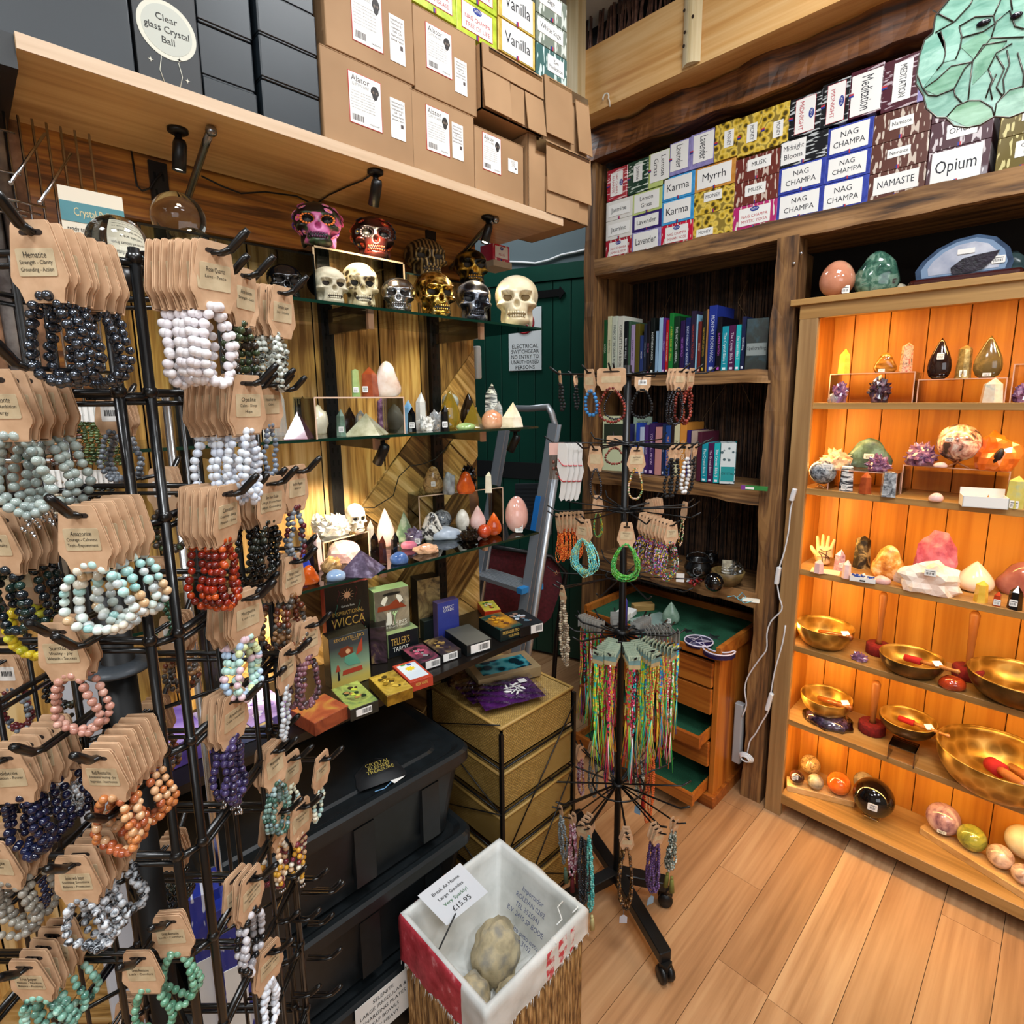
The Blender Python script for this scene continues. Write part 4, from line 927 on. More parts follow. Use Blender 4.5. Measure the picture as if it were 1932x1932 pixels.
col(1550, 1634, 413, [(.086, NC, ['NAG','CHAMPA'], 'blue Nag Champa box, bottom of the right blue column', False, (.02,.86,.08,.94)), (.076, NC, ['NAG','CHAMPA'], 'blue Nag Champa box, middle of the right blue column', False, PF), (.088, NC, ['NAG','CHAMPA'], 'blue Nag Champa box, top of the right blue column', False, PF)])
col(1634, 1740, 395, [(.080, NM, 'NAMASTE', 'brown incense box with a big handwritten Namaste slip', False, (.1,.88,.2,.85)), (.083, NM, ['Namaste'], 'brown striped Namaste box with a small cream label, middle of its column', False, (.3,.7,.4,.7)), (.083, NM, ['Namaste'], 'brown striped Namaste box with a small cream label, top of its column', False, (.3,.7,.35,.7))])
col(1742, 1858, 375, [(.100, OPI, 'Opium', 'dark red incense box marked Opium in large writing', False, (.08,.88,.06,.95)), (.076, OPI, 'OPIUM', 'dark red striped incense box marked Opium on a small slip', False, (.28,.76,.3,.8)), (.072, OPI, None, 'dark striped incense box half hidden by the stained glass face', False, None)])
col(1872, 1975, 352, [(.090, CCO, ['COCO','NUT'], 'olive striped incense box at the right end of the bottom row', False, (.35,.9,.35,.8)), (.086, CCO, ['COCO'], 'olive striped incense box on top of the right end stack', False, (.4,.9,.35,.85))])
# upright ones in the top row
def upr(px0, px1, pyb, z, h, kind, word, label, paper=PF, at=2.085):
 incense(px0, px1, pyb, 0, kind, word, label, 'X', at, z, h, vert=True, group='incense cartons on the top shelf of the timber bay', paper=paper)
zt1 = ZS+.078*3+.003; zt2 = ZS+.236+.003; zt3 = ZS+.258+.003; zt5 = ZS+.245+.003
upr(1145, 1183, 365, zt1, .125, RDS, ('NAG CHAMPA','NAMASTE'), 'red upright incense box at the left end of the top row', (.18,.8,.12,.88))
upr(1184, 1222, 350, zt2, .125, GR, 'Jasmine', 'dark green striped upright incense box', (.3,.72,.35,.85))
upr(1223, 1262, 340, zt2+.001, .128, LG, ['Lemon','Grass'], 'pale green upright incense box marked Lemon Grass', (.1,.98,.14,.98))
upr(1262, 1301, 330, zt3, .118, LV, 'Lavender', 'lilac upright incense box marked Lavender, left of two', (.06,.9,.12,.96))
upr(1301, 1345, 320, zt3, .122, LV, 'Lavender', 'lilac upright incense box marked Lavender, right of two', (.14,.98,.14,.94))
upr(1346, 1390, 310, zt3, .125, COINS, 'MONEY', 'upright coin-patterned incense box with a Money slip, left of three', (.42,.82,.3,.75))
upr(1390, 1434, 290, zt5+.004, .13, COINS, 'MONEY', 'upright coin-patterned incense box with a Money slip, middle of three', (.4,.82,.3,.75))
upr(1434, 1486, 275, zt5+.004, .13, COINS, ['MONEY'], 'upright coin-patterned incense box, right of three', (.45,.8,.2,.6))
z6_ = ZS+.256+.003
upr(1486, 1546, 262, z6_, .12, MN, ('MIDNIGHT',), 'black upright Midnight incense box, left of two', (.2,.82,.06,.94))
upr(1546, 1598, 248, z6_, .13, MN, ('MIDNIGHT',), 'black upright Midnight incense box, right of two', (.2,.85,.06,.94))
upr(1598, 1660, 235, z6_+.001, .135, MD, 'Meditation', 'plum upright incense box with a large Meditation slip', (.06,.96,.04,.9))
upr(1660, 1728, 215, ZS+.249, .14, MD, 'MEDITATION', 'plum striped upright incense box with a narrower Meditation slip', (.3,.8,.14,.9))
upr(1728, 1775, 200, ZS+.25, .13, LV, None, 'pale blue upright incense box behind the stained glass face', PF)
# boxes above the cartons on the left shelf
gi = 'incense cartons stacked above the brown cartons'
def up2(px0, px1, yb, yt, kind, word, label, **k):
 z = P((px0+px1)/2, yb, Y=1.13).z; h = P((px0+px1)/2, yt, Y=1.13).z-z
 incense(px0, px1, yb, 0, kind, word, label, 'Y', 1.13, z, h, group=gi, **k)
LIM = two('#9ab020', '#c2d23a', 50, .4); YEL = two('#b99a3a', '#d9be62', 40, .4); SAG = stripes('#7a8478', '#d2d8d0'); ZEN = stripes('#3f6664', '#c9dad4')
up2(777, 861, 24, -45, LIM, ('NAG CHAMPA','LEMON GRASS'), 'lime green incense box above the second carton', paper=(.1,.9,.2,.9))
up2(862, 938, 77, 10, LIM, ('NAG CHAMPA','TREE OF LIFE'), 'lime green Tree of Life incense box')
up2(862, 938, 8, -60, LIM, ('NAG CHAMPA','TREE OF LIFE'), 'lime green incense box on top of the Tree of Life box')
up2(940, 1010, 113, 52, YEL, 'Vanilla', 'yellow incense box marked Vanilla, lower of two', paper=(.1,.92,.04,.97))
up2(940, 1010, 50, -20, YEL, 'Vanilla', 'yellow incense box marked Vanilla, upper of two', paper=(.1,.92,.04,.97))
up2(1012, 1070, 158, 96, ZEN, ['Zen','Meditation'], 'teal striped incense box marked Zen Meditation', paper=(.35,.88,.35,.85))
up2(1012, 1070, 95, 42, SAG, 'White Sage', 'grey incense box marked White Sage', paper=(.04,.85,.4,.9))
up2(1012, 1070, 41, -12, SAG, 'Sage', 'grey incense box above the White Sage box', paper=(.1,.8,.4,.9))
# small red incense boxes on a bracket behind the black gold skull
p = P(940, 500, Y=1.36)
m = MB().box((p.x-.02, 1.36, p.z-.004), (p.x+.06, 1.44, p.z+.014)); tag(m.build('shelf_block', [pl('#b9ab92', .6)], world=True), 'small pale wooden ledge behind the gold filigree skull', 'ledge')
incense(922, 957, 0, 0, IR, ('NAG',), 'small red incense box on the pale ledge behind the skulls', 'Y', 1.365, p.z+.015, .05, depth=.06)
# ================================================================ CRYSTALS ON THE GLASS SHELVES
gA = 'crystals on the middle glass shelf'; gB = 'crystals on the lowest glass shelf'
Yg = 1.15
def g2(kind, px, w, h, look, label, base=None, Yd=Yg, z=None, name=None, **k):
 base = base or 833-.065*(px-560)
 nm = name or {'tower':'crystal_point','pyr':'crystal_pyramid','egg':'crystal_egg','ball':'crystal_sphere','rock':'rough_crystal','pebble':'polished_stone','druse':'crystal_cluster','flame':'crystal_flame','free':'polished_freeform'}[kind]
 return stone(kind, nm, label, 'crystal', px, base, w, h, z or Z2, look, gA, Yd=Yd, **k)
g2('pyr', 565, 54, 50, noisy(((.3,'#9a6678'),(.7,'#c08c9c')), 20, .1, coat=.5), 'pink stone pyramid at the left end of the middle glass shelf')
g2('tower', 575, 26, 78, 'smoky', 'tall dark smoky point beside the pink pyramid', stick=(-.1,.15), ssz=.011)
g2('tower', 532, 26, 92, 'clear', 'tall clear selenite slab left of the pink pyramid', Yd=1.25, n=4)
g2('tower', 508, 20, 112, 'white', 'tallest white selenite slab, behind the bracelet cards', Yd=1.3, n=4, tip=.1)
g2('rock', 603, 34, 48, 'cream', 'rough cream crystal under the left acrylic riser', Yd=1.27)
g2('tower', 645, 18, 50, 'jade', 'pale green point under the left acrylic riser', stick=(0,.25), ssz=.011)
g2('tower', 661, 26, 48, 'smoky', 'brown phantom point behind the green one', Yd=1.27, tip=.45)
g2('tower', 682, 20, 42, 'clear', 'clear point with reddish inclusions behind the large pyramid', Yd=1.24)
g2('tower', 722, 18, 62, 'ameth', 'slim purple point right of the large pyramid', Yd=1.26, tip=.12)
g2('pyr', 693, 82, 40, noisy(((.3,'#8f8a64'),(.5,'#c9c4a4'),(.7,'#e6e0d0')), 20, .06, coat=.5), 'wide green and white crystal pyramid with a flat apex')
g2('tower', 771, 22, 58, noisy(((.3,'#5f93b8'),(.7,'#a9cfe0')), 20, .1, coat=.5), 'pale blue point behind the first black one', Yd=1.2)
g2('tower', 778, 17, 47, 'obs', 'short black obsidian point in front of the pale blue one', stick=(0,.28), ssz=.013)
g2('tower', 796, 22, 70, noisy(((.45,'#d9d6cc'),(.6,'#efece4'),(.68,'#4a4a4e')), 14, .15, coat=.4, dist=2), 'tall white point with dark veins', Yd=1.22)
g2('druse', 806, 36, 34, 'white', 'small white crystal cluster beside the white veined point', n=14, s=.5, Yd=1.18)
g2('druse', 826, 44, 44, 'clear', 'clear quartz cluster left of the second black point', n=16, s=.6, Yd=1.19)
g2('tower', 840, 17, 48, 'obs', 'black obsidian point in front of the golden flame', stick=(0,.25), ssz=.013, Yd=1.13)
g2('flame', 850, 38, 72, 'lemon', 'golden glassy flame stone, tallest on the right half', Yd=1.2, sqz=.4)
g2('ball', 850, 32, 32, 'grey', 'dark crystal ball behind the golden flame', base=770, z=Z2+.045, Yd=1.34)
g2('flame', 885, 32, 62, 'smoky', 'grey clear flame stone on the right half', Yd=1.28, sqz=.5)
g2('pyr', 893, 46, 46, 'lemon', 'yellow clear faceted stone beside the tumbled brown one', Yd=1.2)
g2('pebble', 879, 36, 13, 'fluor', 'small green polished pebble on the shelf front', Yd=1.13)
g2('rock', 929, 40, 33, 'cooper2', 'rounded brown tumbled stone near the right end', Yd=1.14, amp=.1)
g2('tower', 928, 28, 78, 'marble', 'tall grey and white banded point behind the tumbled stone', Yd=1.27)
g2('tower', 941, 18, 46, 'clear', 'short clear point behind the tumbled stone', Yd=1.22)
g2('tower', 966, 40, 46, 'cream', 'broad cream point at the right end of the middle glass shelf', n=4, tip=.62)
zt, a, b = riser(597, 829, 765, 818, Z2, 'clear acrylic riser on the left half of the middle glass shelf', back=.08, h=None, ytop=750)
def onr(kind, px, w, h, look, label, z, Yd, **k): return g2(kind, px, w, h, look, label, base=745, Yd=Yd, z=z, **k)
onr('tower', 672, 15, 52, 'fluor', 'slim green wand standing on the left acrylic riser', zt, 1.15, tip=.06, stick=(0,.25), ssz=.011)
onr('tower', 697, 34, 56, 'brick', 'red faceted crystal on the left acrylic riser', zt, 1.16, n=5, stick=(-.2,.25), ssz=.012)
onr('free', 731, 46, 66, noisy(((.3,'#c79a80'),(.5,'#e6cdb8'),(.7,'#f3e6da')), 24, .15, coat=.4), 'rounded cream and pink standing stone on the left acrylic riser', zt, 1.15, sqz=.5)
# lowest glass shelf: bases seen on the glass
def g3(kind, px, py, w, h, look, label, z=None, name=None, **k):
 nm = name or {'tower':'crystal_point','pyr':'crystal_pyramid','egg':'crystal_egg','ball':'crystal_sphere','rock':'rough_crystal','pebble':'polished_stone','druse':'crystal_cluster','flame':'crystal_flame','free':'polished_freeform'}[kind]
 return stone(kind, nm, label, 'crystal', px, py, w, h, z or Z3, look, gB, **k)
zt, a, b = riser(612, 1072, 698, 1046, Z3, 'clear acrylic riser carrying the white cluster and crystal skull', back=.09, ytop=1022)
g3('druse', 632, 1014, 86, 44, 'white', 'large bright white crystal cluster on the left riser', zt, n=60, s=.35)
g3('druse', 600, 1006, 30, 46, 'white', 'upright white crystal wand with a paper tag on the left riser', zt, n=14, s=.5)
p = P(672, 1008, Z=zt)
def ck(t, M): pass
pw = P(672, 1008, Z=zt); skull(674, 1004, 38, 54, pw.y+.02, zt, noisy(((.3,'#cdbf9e'),(.7,'#f5efdd')), 30, .35, sss=.3), ST['white'], 'small carved white crystal skull on the lowest glass shelf', .3)
g3('flame', 573, 1092, 30, 54, 'lapis', 'tall deep blue lapis stone at the left end of the lowest glass shelf', sqz=.5)
g3('tower', 590, 1080, 22, 60, 'smoky', 'slim dark smoky point at the left end of the lowest glass shelf')
g3('tower', 602, 1075, 16, 72, 'pink', 'slim pale pink point behind the smoky one')
g3('free', 585, 1106, 32, 38, 'carn', 'orange carnelian stone at the left end of the lowest glass shelf', sqz=.7)
g3('rock', 649, 1064, 62, 38, 'pink', 'pale pink faceted quartz block under the left riser', facet=True, amp=.15)
g3('pyr', 683, 1088, 88, 44, 'amethd', 'broad purple and grey crystal pyramid at the shelf front', rot=.35)
g3('rock', 626, 1082, 36, 26, 'septar', 'small hollow dark septarian piece', amp=.4)
g3('pebble', 635, 1098, 36, 20, 'lblue', 'light blue palm stone nearest the shelf front')
g3('tower', 701, 1040, 16, 60, 'clear', 'clear point behind the pink flame stone')
g3('tower', 708, 1052, 16, 48, 'obs', 'black point left of the garnet point')
g3('tower', 723, 1062, 15, 52, 'brown', 'dark red garnet point between two black points')
g3('tower', 747, 1056, 16, 52, 'obs', 'black point right of the garnet point')
g3('flame', 729, 1034, 34, 74, 'pink', 'tall pale pink flame stone')
g3('pyr', 764, 1022, 44, 56, 'green', 'mottled green pyramid behind the purple cluster')
g3('egg', 784, 1000, 26, 22, 'septar', 'small banded brown tumble stone on the purple cluster')
g3('druse', 782, 1028, 38, 38, 'amethd', 'purple amethyst cluster with a price tag', n=50, s=.22, stick=(.15,.2), ssz=.014)
g3('pebble', 772, 1037, 30, 14, 'rhodo', 'small pink polished pebble')
g3('pebble', 754, 1066, 34, 22, 'blue', 'blue and white mottled round palm stone')
g3('free', 816, 1022, 40, 54, 'zebra', 'black and cream striped freeform stone', sqz=.5, stick=(-.05,.5), ssz=.010)
g3('ball', 834, 1002, 38, 40, 'silverst', 'dark grey speckled sphere at the back of the lowest glass shelf')
g3('rock', 838, 1022, 66, 22, 'celest', 'flat grey-blue celestite slab', amp=.15, sq=.6)
g3('rock', 806, 1048, 44, 18, 'cooper2', 'pale brown double-ended crystal lying on the glass', facet=True, sq=.5)
g3('egg', 873, 1004, 26, 42, 'white', 'white egg-shaped stone')
g3('pebble', 856, 1013, 32, 13, 'white', 'flat white palm stone lying beside the white egg')
g3('druse', 886, 1022, 48, 26, 'smoky', 'smoky translucent quartz cluster with a tag', n=26, s=.4)
g3('flame', 902, 1001, 30, 46, 'pink', 'pink flame stone beside the white egg')
g3('ball', 914, 1018, 27, 27, 'red', 'red-brown round tumble stone')
g3('flame', 932, 1012, 30, 44, 'carn', 'bright orange carnelian flame stone')
g3('egg', 975, 1008, 44, 70, 'rose', 'large pink rose quartz egg at the right end', stick=(.1,.16), ssz=.022)
zt, a, b = riser(792, 1012, 950, 988, Z3, 'clear acrylic riser at the right of the lowest glass shelf', back=.09, ytop=935)
g3('free', 818, 932, 36, 52, 'septar', 'dark green banded flame stone on the right riser', zt, sqz=.4, stick=(0,.35), ssz=.013)
g3('rock', 848, 934, 24, 42, 'grey', 'rough grey and white stone on the right riser', zt)
g3('free', 879, 934, 32, 44, 'carn', 'amber orange stone on the right riser', zt, sqz=.5)
g3('druse', 884, 930, 40, 66, 'obs', 'shiny black carved cluster behind the amber stone', zt, n=40, s=.3, back=.05)
g3('tower', 922, 930, 17, 40, 'cream', 'small square-sided clear point with gold tip on the right riser', zt, n=4, tip=.2)
g3('free', 877, 985, 50, 128, noisy(((.3,'#4a2c1c'),(.6,'#8a5a3c'),(.75,'#a87a58')), 12, .35), 'tall brown agate slab standing behind the amber stone', sqz=.3, back=.06)
# ================================================================ TAROT BOXES ON THE BLACK SHELF
gT = 'card deck boxes on the black shelf'
def art(cols, sc=14): 
 n_ = len(cols); return noisy(tuple((.3+.4*i/(n_-1), c) for i, c in enumerate(cols)), sc, .35, detail=5, dist=1.4, coat=.15)
def deck(px, py, w, h, d, rz, side, front, label, words=(), z=None, flat=False, motif=None, Yd=None, bar=None, name='card_deck_box', top=None):
 """card box; px,py = front bottom middle seen in the photo; w,h in photo pixels (h = front height), d depth in metres"""
 z = z or Z4+.001; p = P(px, py, Y=Yd) if Yd else P(px, py, Z=z); s = mpp(p); W_, H_ = w*s, h*s
 if top: H_ = P(px, top, Y=p.y).z-z
 t = thing(name, label, 'card box', (p.x, p.y, z), rz, gT)
 MB().rbox((-W_/2,0,0), (W_/2,d,H_), .0015).build('carton', [side], t)
 m = MB().box((-W_/2+.001,-.0006,.001), (W_/2-.001,-.0001,H_-.001), 0)
 mats = [front]+[pl('#d9b25a', .4, metal=.3), PAPER, INK]
 for (st, u, v, hh, ww, mi) in words: m.text(st, hh*H_, mi, T(u*W_,-.001,v*H_), w=ww*W_)
 if motif: mats += motif(m, W_, H_)
 m.build('printed_front', mats, t)
 if bar:
  u0,u1,v0,v1 = bar; m = MB().box((u0*W_,-.0012,v0*H_), (u1*W_,-.0006,v1*H_), 0)
  for i in range(14): m.box(((u0+(u1-u0)*(.4+.04*i))*W_,-.0015,(v0+(v1-v0)*.2)*H_), ((u0+(u1-u0)*(.4+.04*i+rnd(.01,.03)))*W_,-.0012,(v0+(v1-v0)*.85)*H_), 1)
  m.build('barcode_label', [PAPER, INK], t)
 return t, W_, H_
def lying(px, py, w, L, th, rz, side, top, label, z=None, motif=None, words=(), bar=None):
 """box lying flat: px,py = bottom middle of its short end facing the room, w = that end's width in metres, L its length, th its thickness"""
 z = z or Z4+.001; p = P(px, py, Z=z)
 t = thing('card_deck_box', label, 'card box', (p.x, p.y, z), rz, gT)
 MB().rbox((-w/2,0,0), (w/2,L,th), .0012).build('carton', [side], t)
 m = MB().box((-w/2+.001,.001,th), (w/2-.001,L-.001,th+.0006), 0); mats = [top]
 if motif: mats += motif(m, w, L, th)
 m.build('printed_top', mats, t)
 m = MB(); k = 0
 if bar:
  u0,u1,v0,v1 = bar; m.box((u0*w,-.0008,v0*th), (u1*w,0,v1*th), 0)
  for i in range(14): m.box(((u0+(u1-u0)*(.4+.04*i))*w,-.0011,(v0+(v1-v0)*.2)*th), ((u0+(u1-u0)*(.4+.04*i+rnd(.01,.03)))*w,-.0008,(v0+(v1-v0)*.85)*th), 1)
 for (st, u, v, hh, ww) in words: m.text(st, hh*th, 2, T(u*w,-.0009,v*th), w=ww*w)
 if m.v: m.build('end_label', [PAPER, INK, pl('#d9b25a', .4)], t)
 return t
DK = pl('#17181a', .35); GN = art(['#1b2a30','#3e5560','#7d8a6a','#c9b070'], 7)
def m_sun(m, W_, H_):
 for i in range(12):
  a = 2*PI*i/12; m.prism([(math.cos(a+.1)*.07*W_, .87*H_+math.sin(a+.1)*.07*W_), (math.cos(a)*.16*W_, .87*H_+math.sin(a)*.16*W_), (math.cos(a-.1)*.07*W_, .87*H_+math.sin(a-.1)*.07*W_)], .0003, 4, T(0,-.0012,0))
 m.prism([(math.cos(i*PI/8)*.07*W_, .87*H_+math.sin(i*PI/8)*.07*W_) for i in range(16)], .0003, 4, T(0,-.0014,0))
 for sx in (-1,1):
  for k in range(5): m.tube([(sx*(.2+.06*k)*W_+ .03*W_*math.sin(j*1.1+k), -.0012, (.95-.17*k)*H_-.03*H_*j) for j in range(6)], .0008, 5 if k%2 else 6, 4)
 return [pl('#e6b48c', .4), pl('#3f7a68', .4), pl('#6a2a2c', .4)]
book, W_, H_ = deck(659, 1192, 84, 92, .03, -.12, pl('#7a2420', .5), pl('#1a1715', .35), 'Inspirational Wicca card box, black with copper lettering, back left', (('INSPIRATIONAL',0,.66,.05,.7,1),('WICCA',0,.55,.11,.76,1),('oracle cards',.05,.44,.045,.4,2),('Gabriela Rosa',0,.74,.025,.3,2)), Yd=1.305, motif=m_sun, top=1100)
def m_cat(m, W_, H_):
 n0 = len(m.v)
 m.prism([(-.2*W_,.12*H_),(-.02*W_,.12*H_),(-.03*W_,.3*H_),(-.04*W_,.42*H_),(-.07*W_,.46*H_),(-.09*W_,.43*H_),(-.13*W_,.43*H_),(-.15*W_,.46*H_),(-.17*W_,.40*H_),(-.16*W_,.3*H_)], .0004, 2, T(0,-.0012,0))
 m.prism([(-.4*W_,.62*H_),(-.1*W_,.62*H_),(.12*W_,.74*H_),(.3*W_,.6*H_),(.42*W_,.5*H_),(-.42*W_,.5*H_)], .0004, 4, T(0,-.0011,0))
 for sx in (-1,1): m.prism([(sx*.22*W_,.62*H_),(sx*.32*W_,.7*H_),(sx*.26*W_,.82*H_),(sx*.14*W_,.86*H_),(sx*.12*W_,.8*H_)], .0004, 2, T(0,-.0013,0))
 m.prism([(.26*W_*math.cos(i*PI/8), .9*H_+.035*H_*math.sin(i*PI/8)) for i in range(16)], .0004, 3, T(0,-.0013,0)); m.tube([(.06*W_,-.0012,.1*H_),(.05*W_,-.0012,.3*H_),(.08*W_,-.0012,.38*H_)], .0022, 5, 5)
 for a in (-.5,-.2,.2,.5): m.tube([(.06*W_,-.0012,.3*H_),(.06*W_+a*.16*W_,-.0012,.44*H_)], .0012, 5, 4)
 m.v[n0:] = [(x, y, z*.6+.39*H_) for x, y, z in m.v[n0:]]
 return [pl('#8a3a20', .4), pl('#a8c49a', .4)]
deck(742, 1190, 68, 96, .045, -.18, pl('#8fae84', .4), art(['#55504a','#6b655c','#b8a890'], 10), "Malkin's cat tarot box with a white cat, green top", (("MALKIN'S",.1,.47,.055,.75,2),('THE CATS TAROT',.1,.42,.03,.7,2)), Yd=1.285, motif=m_cat, top=1110)
deck(811, 1170, 46, 92, .05, -.2, pl('#121314', .35), art(['#1d1c1c','#6b5638','#9a8458','#3d3428'], 18), 'tall dark oracle box with a bronze picture, white sticker on its top', (), Yd=1.31, top=1090)
deck(848, 1222, 46, 96, .028, -.12, pl('#5a4a78', .4), noisy(((.3,'#2a2f7a'),(.7,'#3c489c')), 6, .2, coat=.3), 'blue Tarot Cards box with silver lettering', (('TAROT',0,.84,.07,.6,2),('CARDS',0,.76,.07,.6,2)), Yd=1.255, top=1133)
def m_story(m, W_, H_):
 f = T(0,-.0012,0)
 m.prism([(-.1*W_+.17*W_*math.cos(i*PI/7)*(1+.2*(i%2)), .68*H_+.09*H_*math.sin(i*PI/7)*(1+.2*(i%2))) for i in range(14)], .0004, 4, f)
 m.prism([(-.12*W_,.6*H_),(.12*W_,.62*H_),(.2*W_,.48*H_),(.26*W_,.38*H_),(-.05*W_,.4*H_),(-.16*W_,.5*H_)], .0004, 5, T(0,-.0014,0)); m.prism([(-.05*W_+.06*W_*math.cos(i*PI/6), .68*H_+.045*H_*math.sin(i*PI/6)) for i in range(12)], .0004, 7, T(0,-.0016,0))
 m.prism([(.14*W_,.55*H_),(.32*W_,.62*H_),(.33*W_,.88*H_),(.22*W_,.74*H_)], .0004, 6, f); m.prism([(-.22*W_,.24*H_),(.3*W_,.24*H_),(.28*W_,.33*H_),(-.2*W_,.33*H_)], .0004, 6, f)
 m.prism([(-.38*W_,.34*H_),(-.26*W_,.34*H_),(-.3*W_,.46*H_),(-.34*W_,.46*H_)], .0004, 6, f); m.prism([(-.34*W_,.16*H_),(-.28*W_,.16*H_),(-.3*W_,.34*H_),(-.33*W_,.34*H_)], .0004, 3, f)
 return [pl('#7a3420', .4), pl('#5a9a84', .4), pl('#a8402c', .4), pl('#d9a880', .4)]
def grad(c0, c1, c2):
 k = ('gr', c0, c1, c2)
 if k in _mc: return _mc[k]
 m, nt, b = _new('printed_sky_'+str(len(_mc))); tc = nt.nodes.new('ShaderNodeTexCoord'); sx = nt.nodes.new('ShaderNodeSeparateXYZ')
 nt.links.new(tc.outputs['Generated'], sx.inputs[0]); nt.links.new(_ramp(nt, sx.outputs['Z'], ((.12, c0), (.4, c1), (.8, c2))), b.inputs['Base Color']); b.inputs['Roughness'].default_value = .22; b.inputs['Coat Weight'].default_value = .3
 _mc[k] = m; return m
deck(664, 1292, 76, 104, .045, -.10, pl('#2a2620', .25), grad('#c9b45a','#7d9a82','#2c3a44'), "Storyteller's tarot box standing at the shelf front", (("STORYTELLER'S",0,.93,.06,.84,1),('TAROT',.15,.87,.03,.3,1)), motif=m_story, top=1194)
deck(716, 1252, 30, 84, .05, -.55, pl('#1c1614', .4), art(['#1c1412','#4a3440','#a88a54'], 20), "narrow dark box with gold figure, right of the Storyteller's box", (), top=1182)
deck(762, 1225, 62, 40, .06, -.14, pl('#8a9a70', .4), pl('#15181c', .3), "Storyteller's box on its side with yellow lettering behind the others", (("TELLER'S",-.1,.62,.3,.6,1),('TAROT',-.1,.3,.2,.5,2)), Yd=1.26, top=1190)
deck(828, 1190, 62, 30, .06, -.1, pl('#1a2420', .4), pl('#141a1a', .35), 'dark green box on its side behind the blue tarot box', (), Yd=1.285, top=1165)
def top_sun(m, w, L, th):
 z = th+.0007
 m.box((-w*.4,L*.1,z), (w*.4,L*.9,z+.0003), 1)
 M = T(0, L*.62, z+.0005)@RX(PI/2)
 m.prism([((.014 if i%2 else .009)*math.cos(i*PI/9), (.014 if i%2 else .009)*math.sin(i*PI/9)) for i in range(18)], .0003, 2, M)
 m.prism([(.006*math.cos(i*PI/6)+.006, .006*math.sin(i*PI/6)-.022) for i in range(12)], .0003, 3, M); m.prism([(.007*math.cos(i*PI/6)-.008, .004*math.sin(i*PI/6)-.026) for i in range(12)], .0003, 4, M)
 return [pl('#d5dfe6', .4), pl('#e3c42a', .4), pl('#2c4a9c', .4), pl('#4a8a34', .4)]
def blob(cols):
 def fn(m, w, L, th):
  random.seed(len(cols)*13); z = th+.0008
  for i in range(16):
   r = rnd(.004,.010)*(w/.07); m.prism([(rnd(-.25,.25)*0+r*math.cos(j*PI/5)*rnd(.6,1), r*math.sin(j*PI/5)*rnd(.6,1)) for j in range(10)], .0003, 1+i%len(cols), T(rnd(-.24,.24)*w, rnd(.25,.8)*L, z+.0001*i)@RX(PI/2))
  return [pl(c, .4) for c in cols]
 return fn
lying(689, 1352, .066, .115, .028, -.1, pl('#22241f', .3), art(['#1b2218','#5a7a4a','#a9b85a','#3a3a2a'], 10), 'green and brown illustrated deck lying at the left front edge', motif=blob(['#c9d44a','#3a2a18','#b0824a','#20301c']), bar=(-.3,.25,.25,.8))
lying(756, 1325, .066, .11, .026, -.14, noisy(((.3,'#6a4a12'),(.7,'#a8842a')), 60, .3, metal=.4), art(['#6b5414','#a8882c','#c9a844','#5a4010'], 12), 'gold antique-looking deck lying beside the red one', motif=blob(['#8a6a1a','#4a3a14','#d2b24a']))
lying(796, 1300, .062, .105, .026, -.16, pl('#a83a28', .3), pl('#b8422c', .3), 'red deck with a yellow sun picture', motif=top_sun, words=(('RIDER WAITE',.0,.6,.3,.5),))
lying(812, 1262, .064, .11, .024, -.15, DK, art(['#16161a','#3a2a34','#b04a6a'], 12), 'black deck with a pink figure on its lid', motif=blob(['#c45a7a','#2a2228','#8a8a90']), bar=(-.2,.45,.1,.95))
lying(852, 1246, .062, .11, .024, -.15, DK, art(['#141216','#4a3a30','#b89a62'], 16), 'black deck with a golden figure, touching the pink-figured one', motif=blob(['#a8884a','#6a5434','#3a2c34']), bar=(-.4,.3,.1,.95))
lying(905, 1232, .080, .13, .032, -.17, pl('#15191a', .4), noisy(((.3,'#4a4a44'),(.7,'#6f6b60')), 4, .5), 'large plain dark grey box with a big barcode', bar=(-.35,.42,.15,.9))
lying(966, 1205, .080, .125, .034, -.18, pl('#16201e', .35), art(['#12302c','#1f4a40','#8a5a14','#c98a1c'], 8), 'dark green deck with a golden flame, titled in gold on its side', motif=blob(['#d99a1c','#b8781c','#6a3c14']), words=(('MESSAGES FROM',0,.7,.28,.8),('YOUR ANGELS',.1,.3,.24,.5)))
lying(930, 1166, .055, .09, .025, -.45, pl('#c0381c', .3), art(['#c9b02a','#e0c84a','#8a9a2a'], 12), 'small red and yellow deck at the back right', motif=blob(['#d9d2b0','#3a6a2a','#b0301c']))
lying(1004, 1197, .082, .125, .030, -.25, pl('#0f0f11', .35), pl('#131315', .35), 'black box with pale feathers on its lid at the right end', motif=blob(['#c9ccd4','#8a6a5c','#5f7a8a']), bar=(-.05,.46,.1,.95))
lying(628, 1372, .085, .09, .030, .15, art(['#6a2a1a','#9a4a2c','#7a3420'], 20), art(['#8a3420','#b8603a','#c9a044'], 14), 'worn orange-red box at the front left of the black shelf')
lying(520, 1375, .10, .14, .028, .1, art(['#4a3a6a','#7a68a8'], 14), art(['#6a58a8','#a890d8','#c9b8e8'], 10), 'lilac box seen behind the bracelet rack', motif=blob(['#e8e0f4','#8a7ac9']))
lying(470, 1400, .10, .12, .026, -.1, art(['#4a5a8a','#9a8a6a'], 20), art(['#8a9ac9','#c9a86a','#e8d8b8'], 12), 'pale blue and orange picture box behind the bracelet rack')
lying(400, 1420, .11, .13, .03, .05, art(['#3a2a6a','#8a6ac9'], 14), art(['#5a48a8','#b89af0','#e8d8f8'], 8), 'violet iridescent box at the far left of the black shelf')
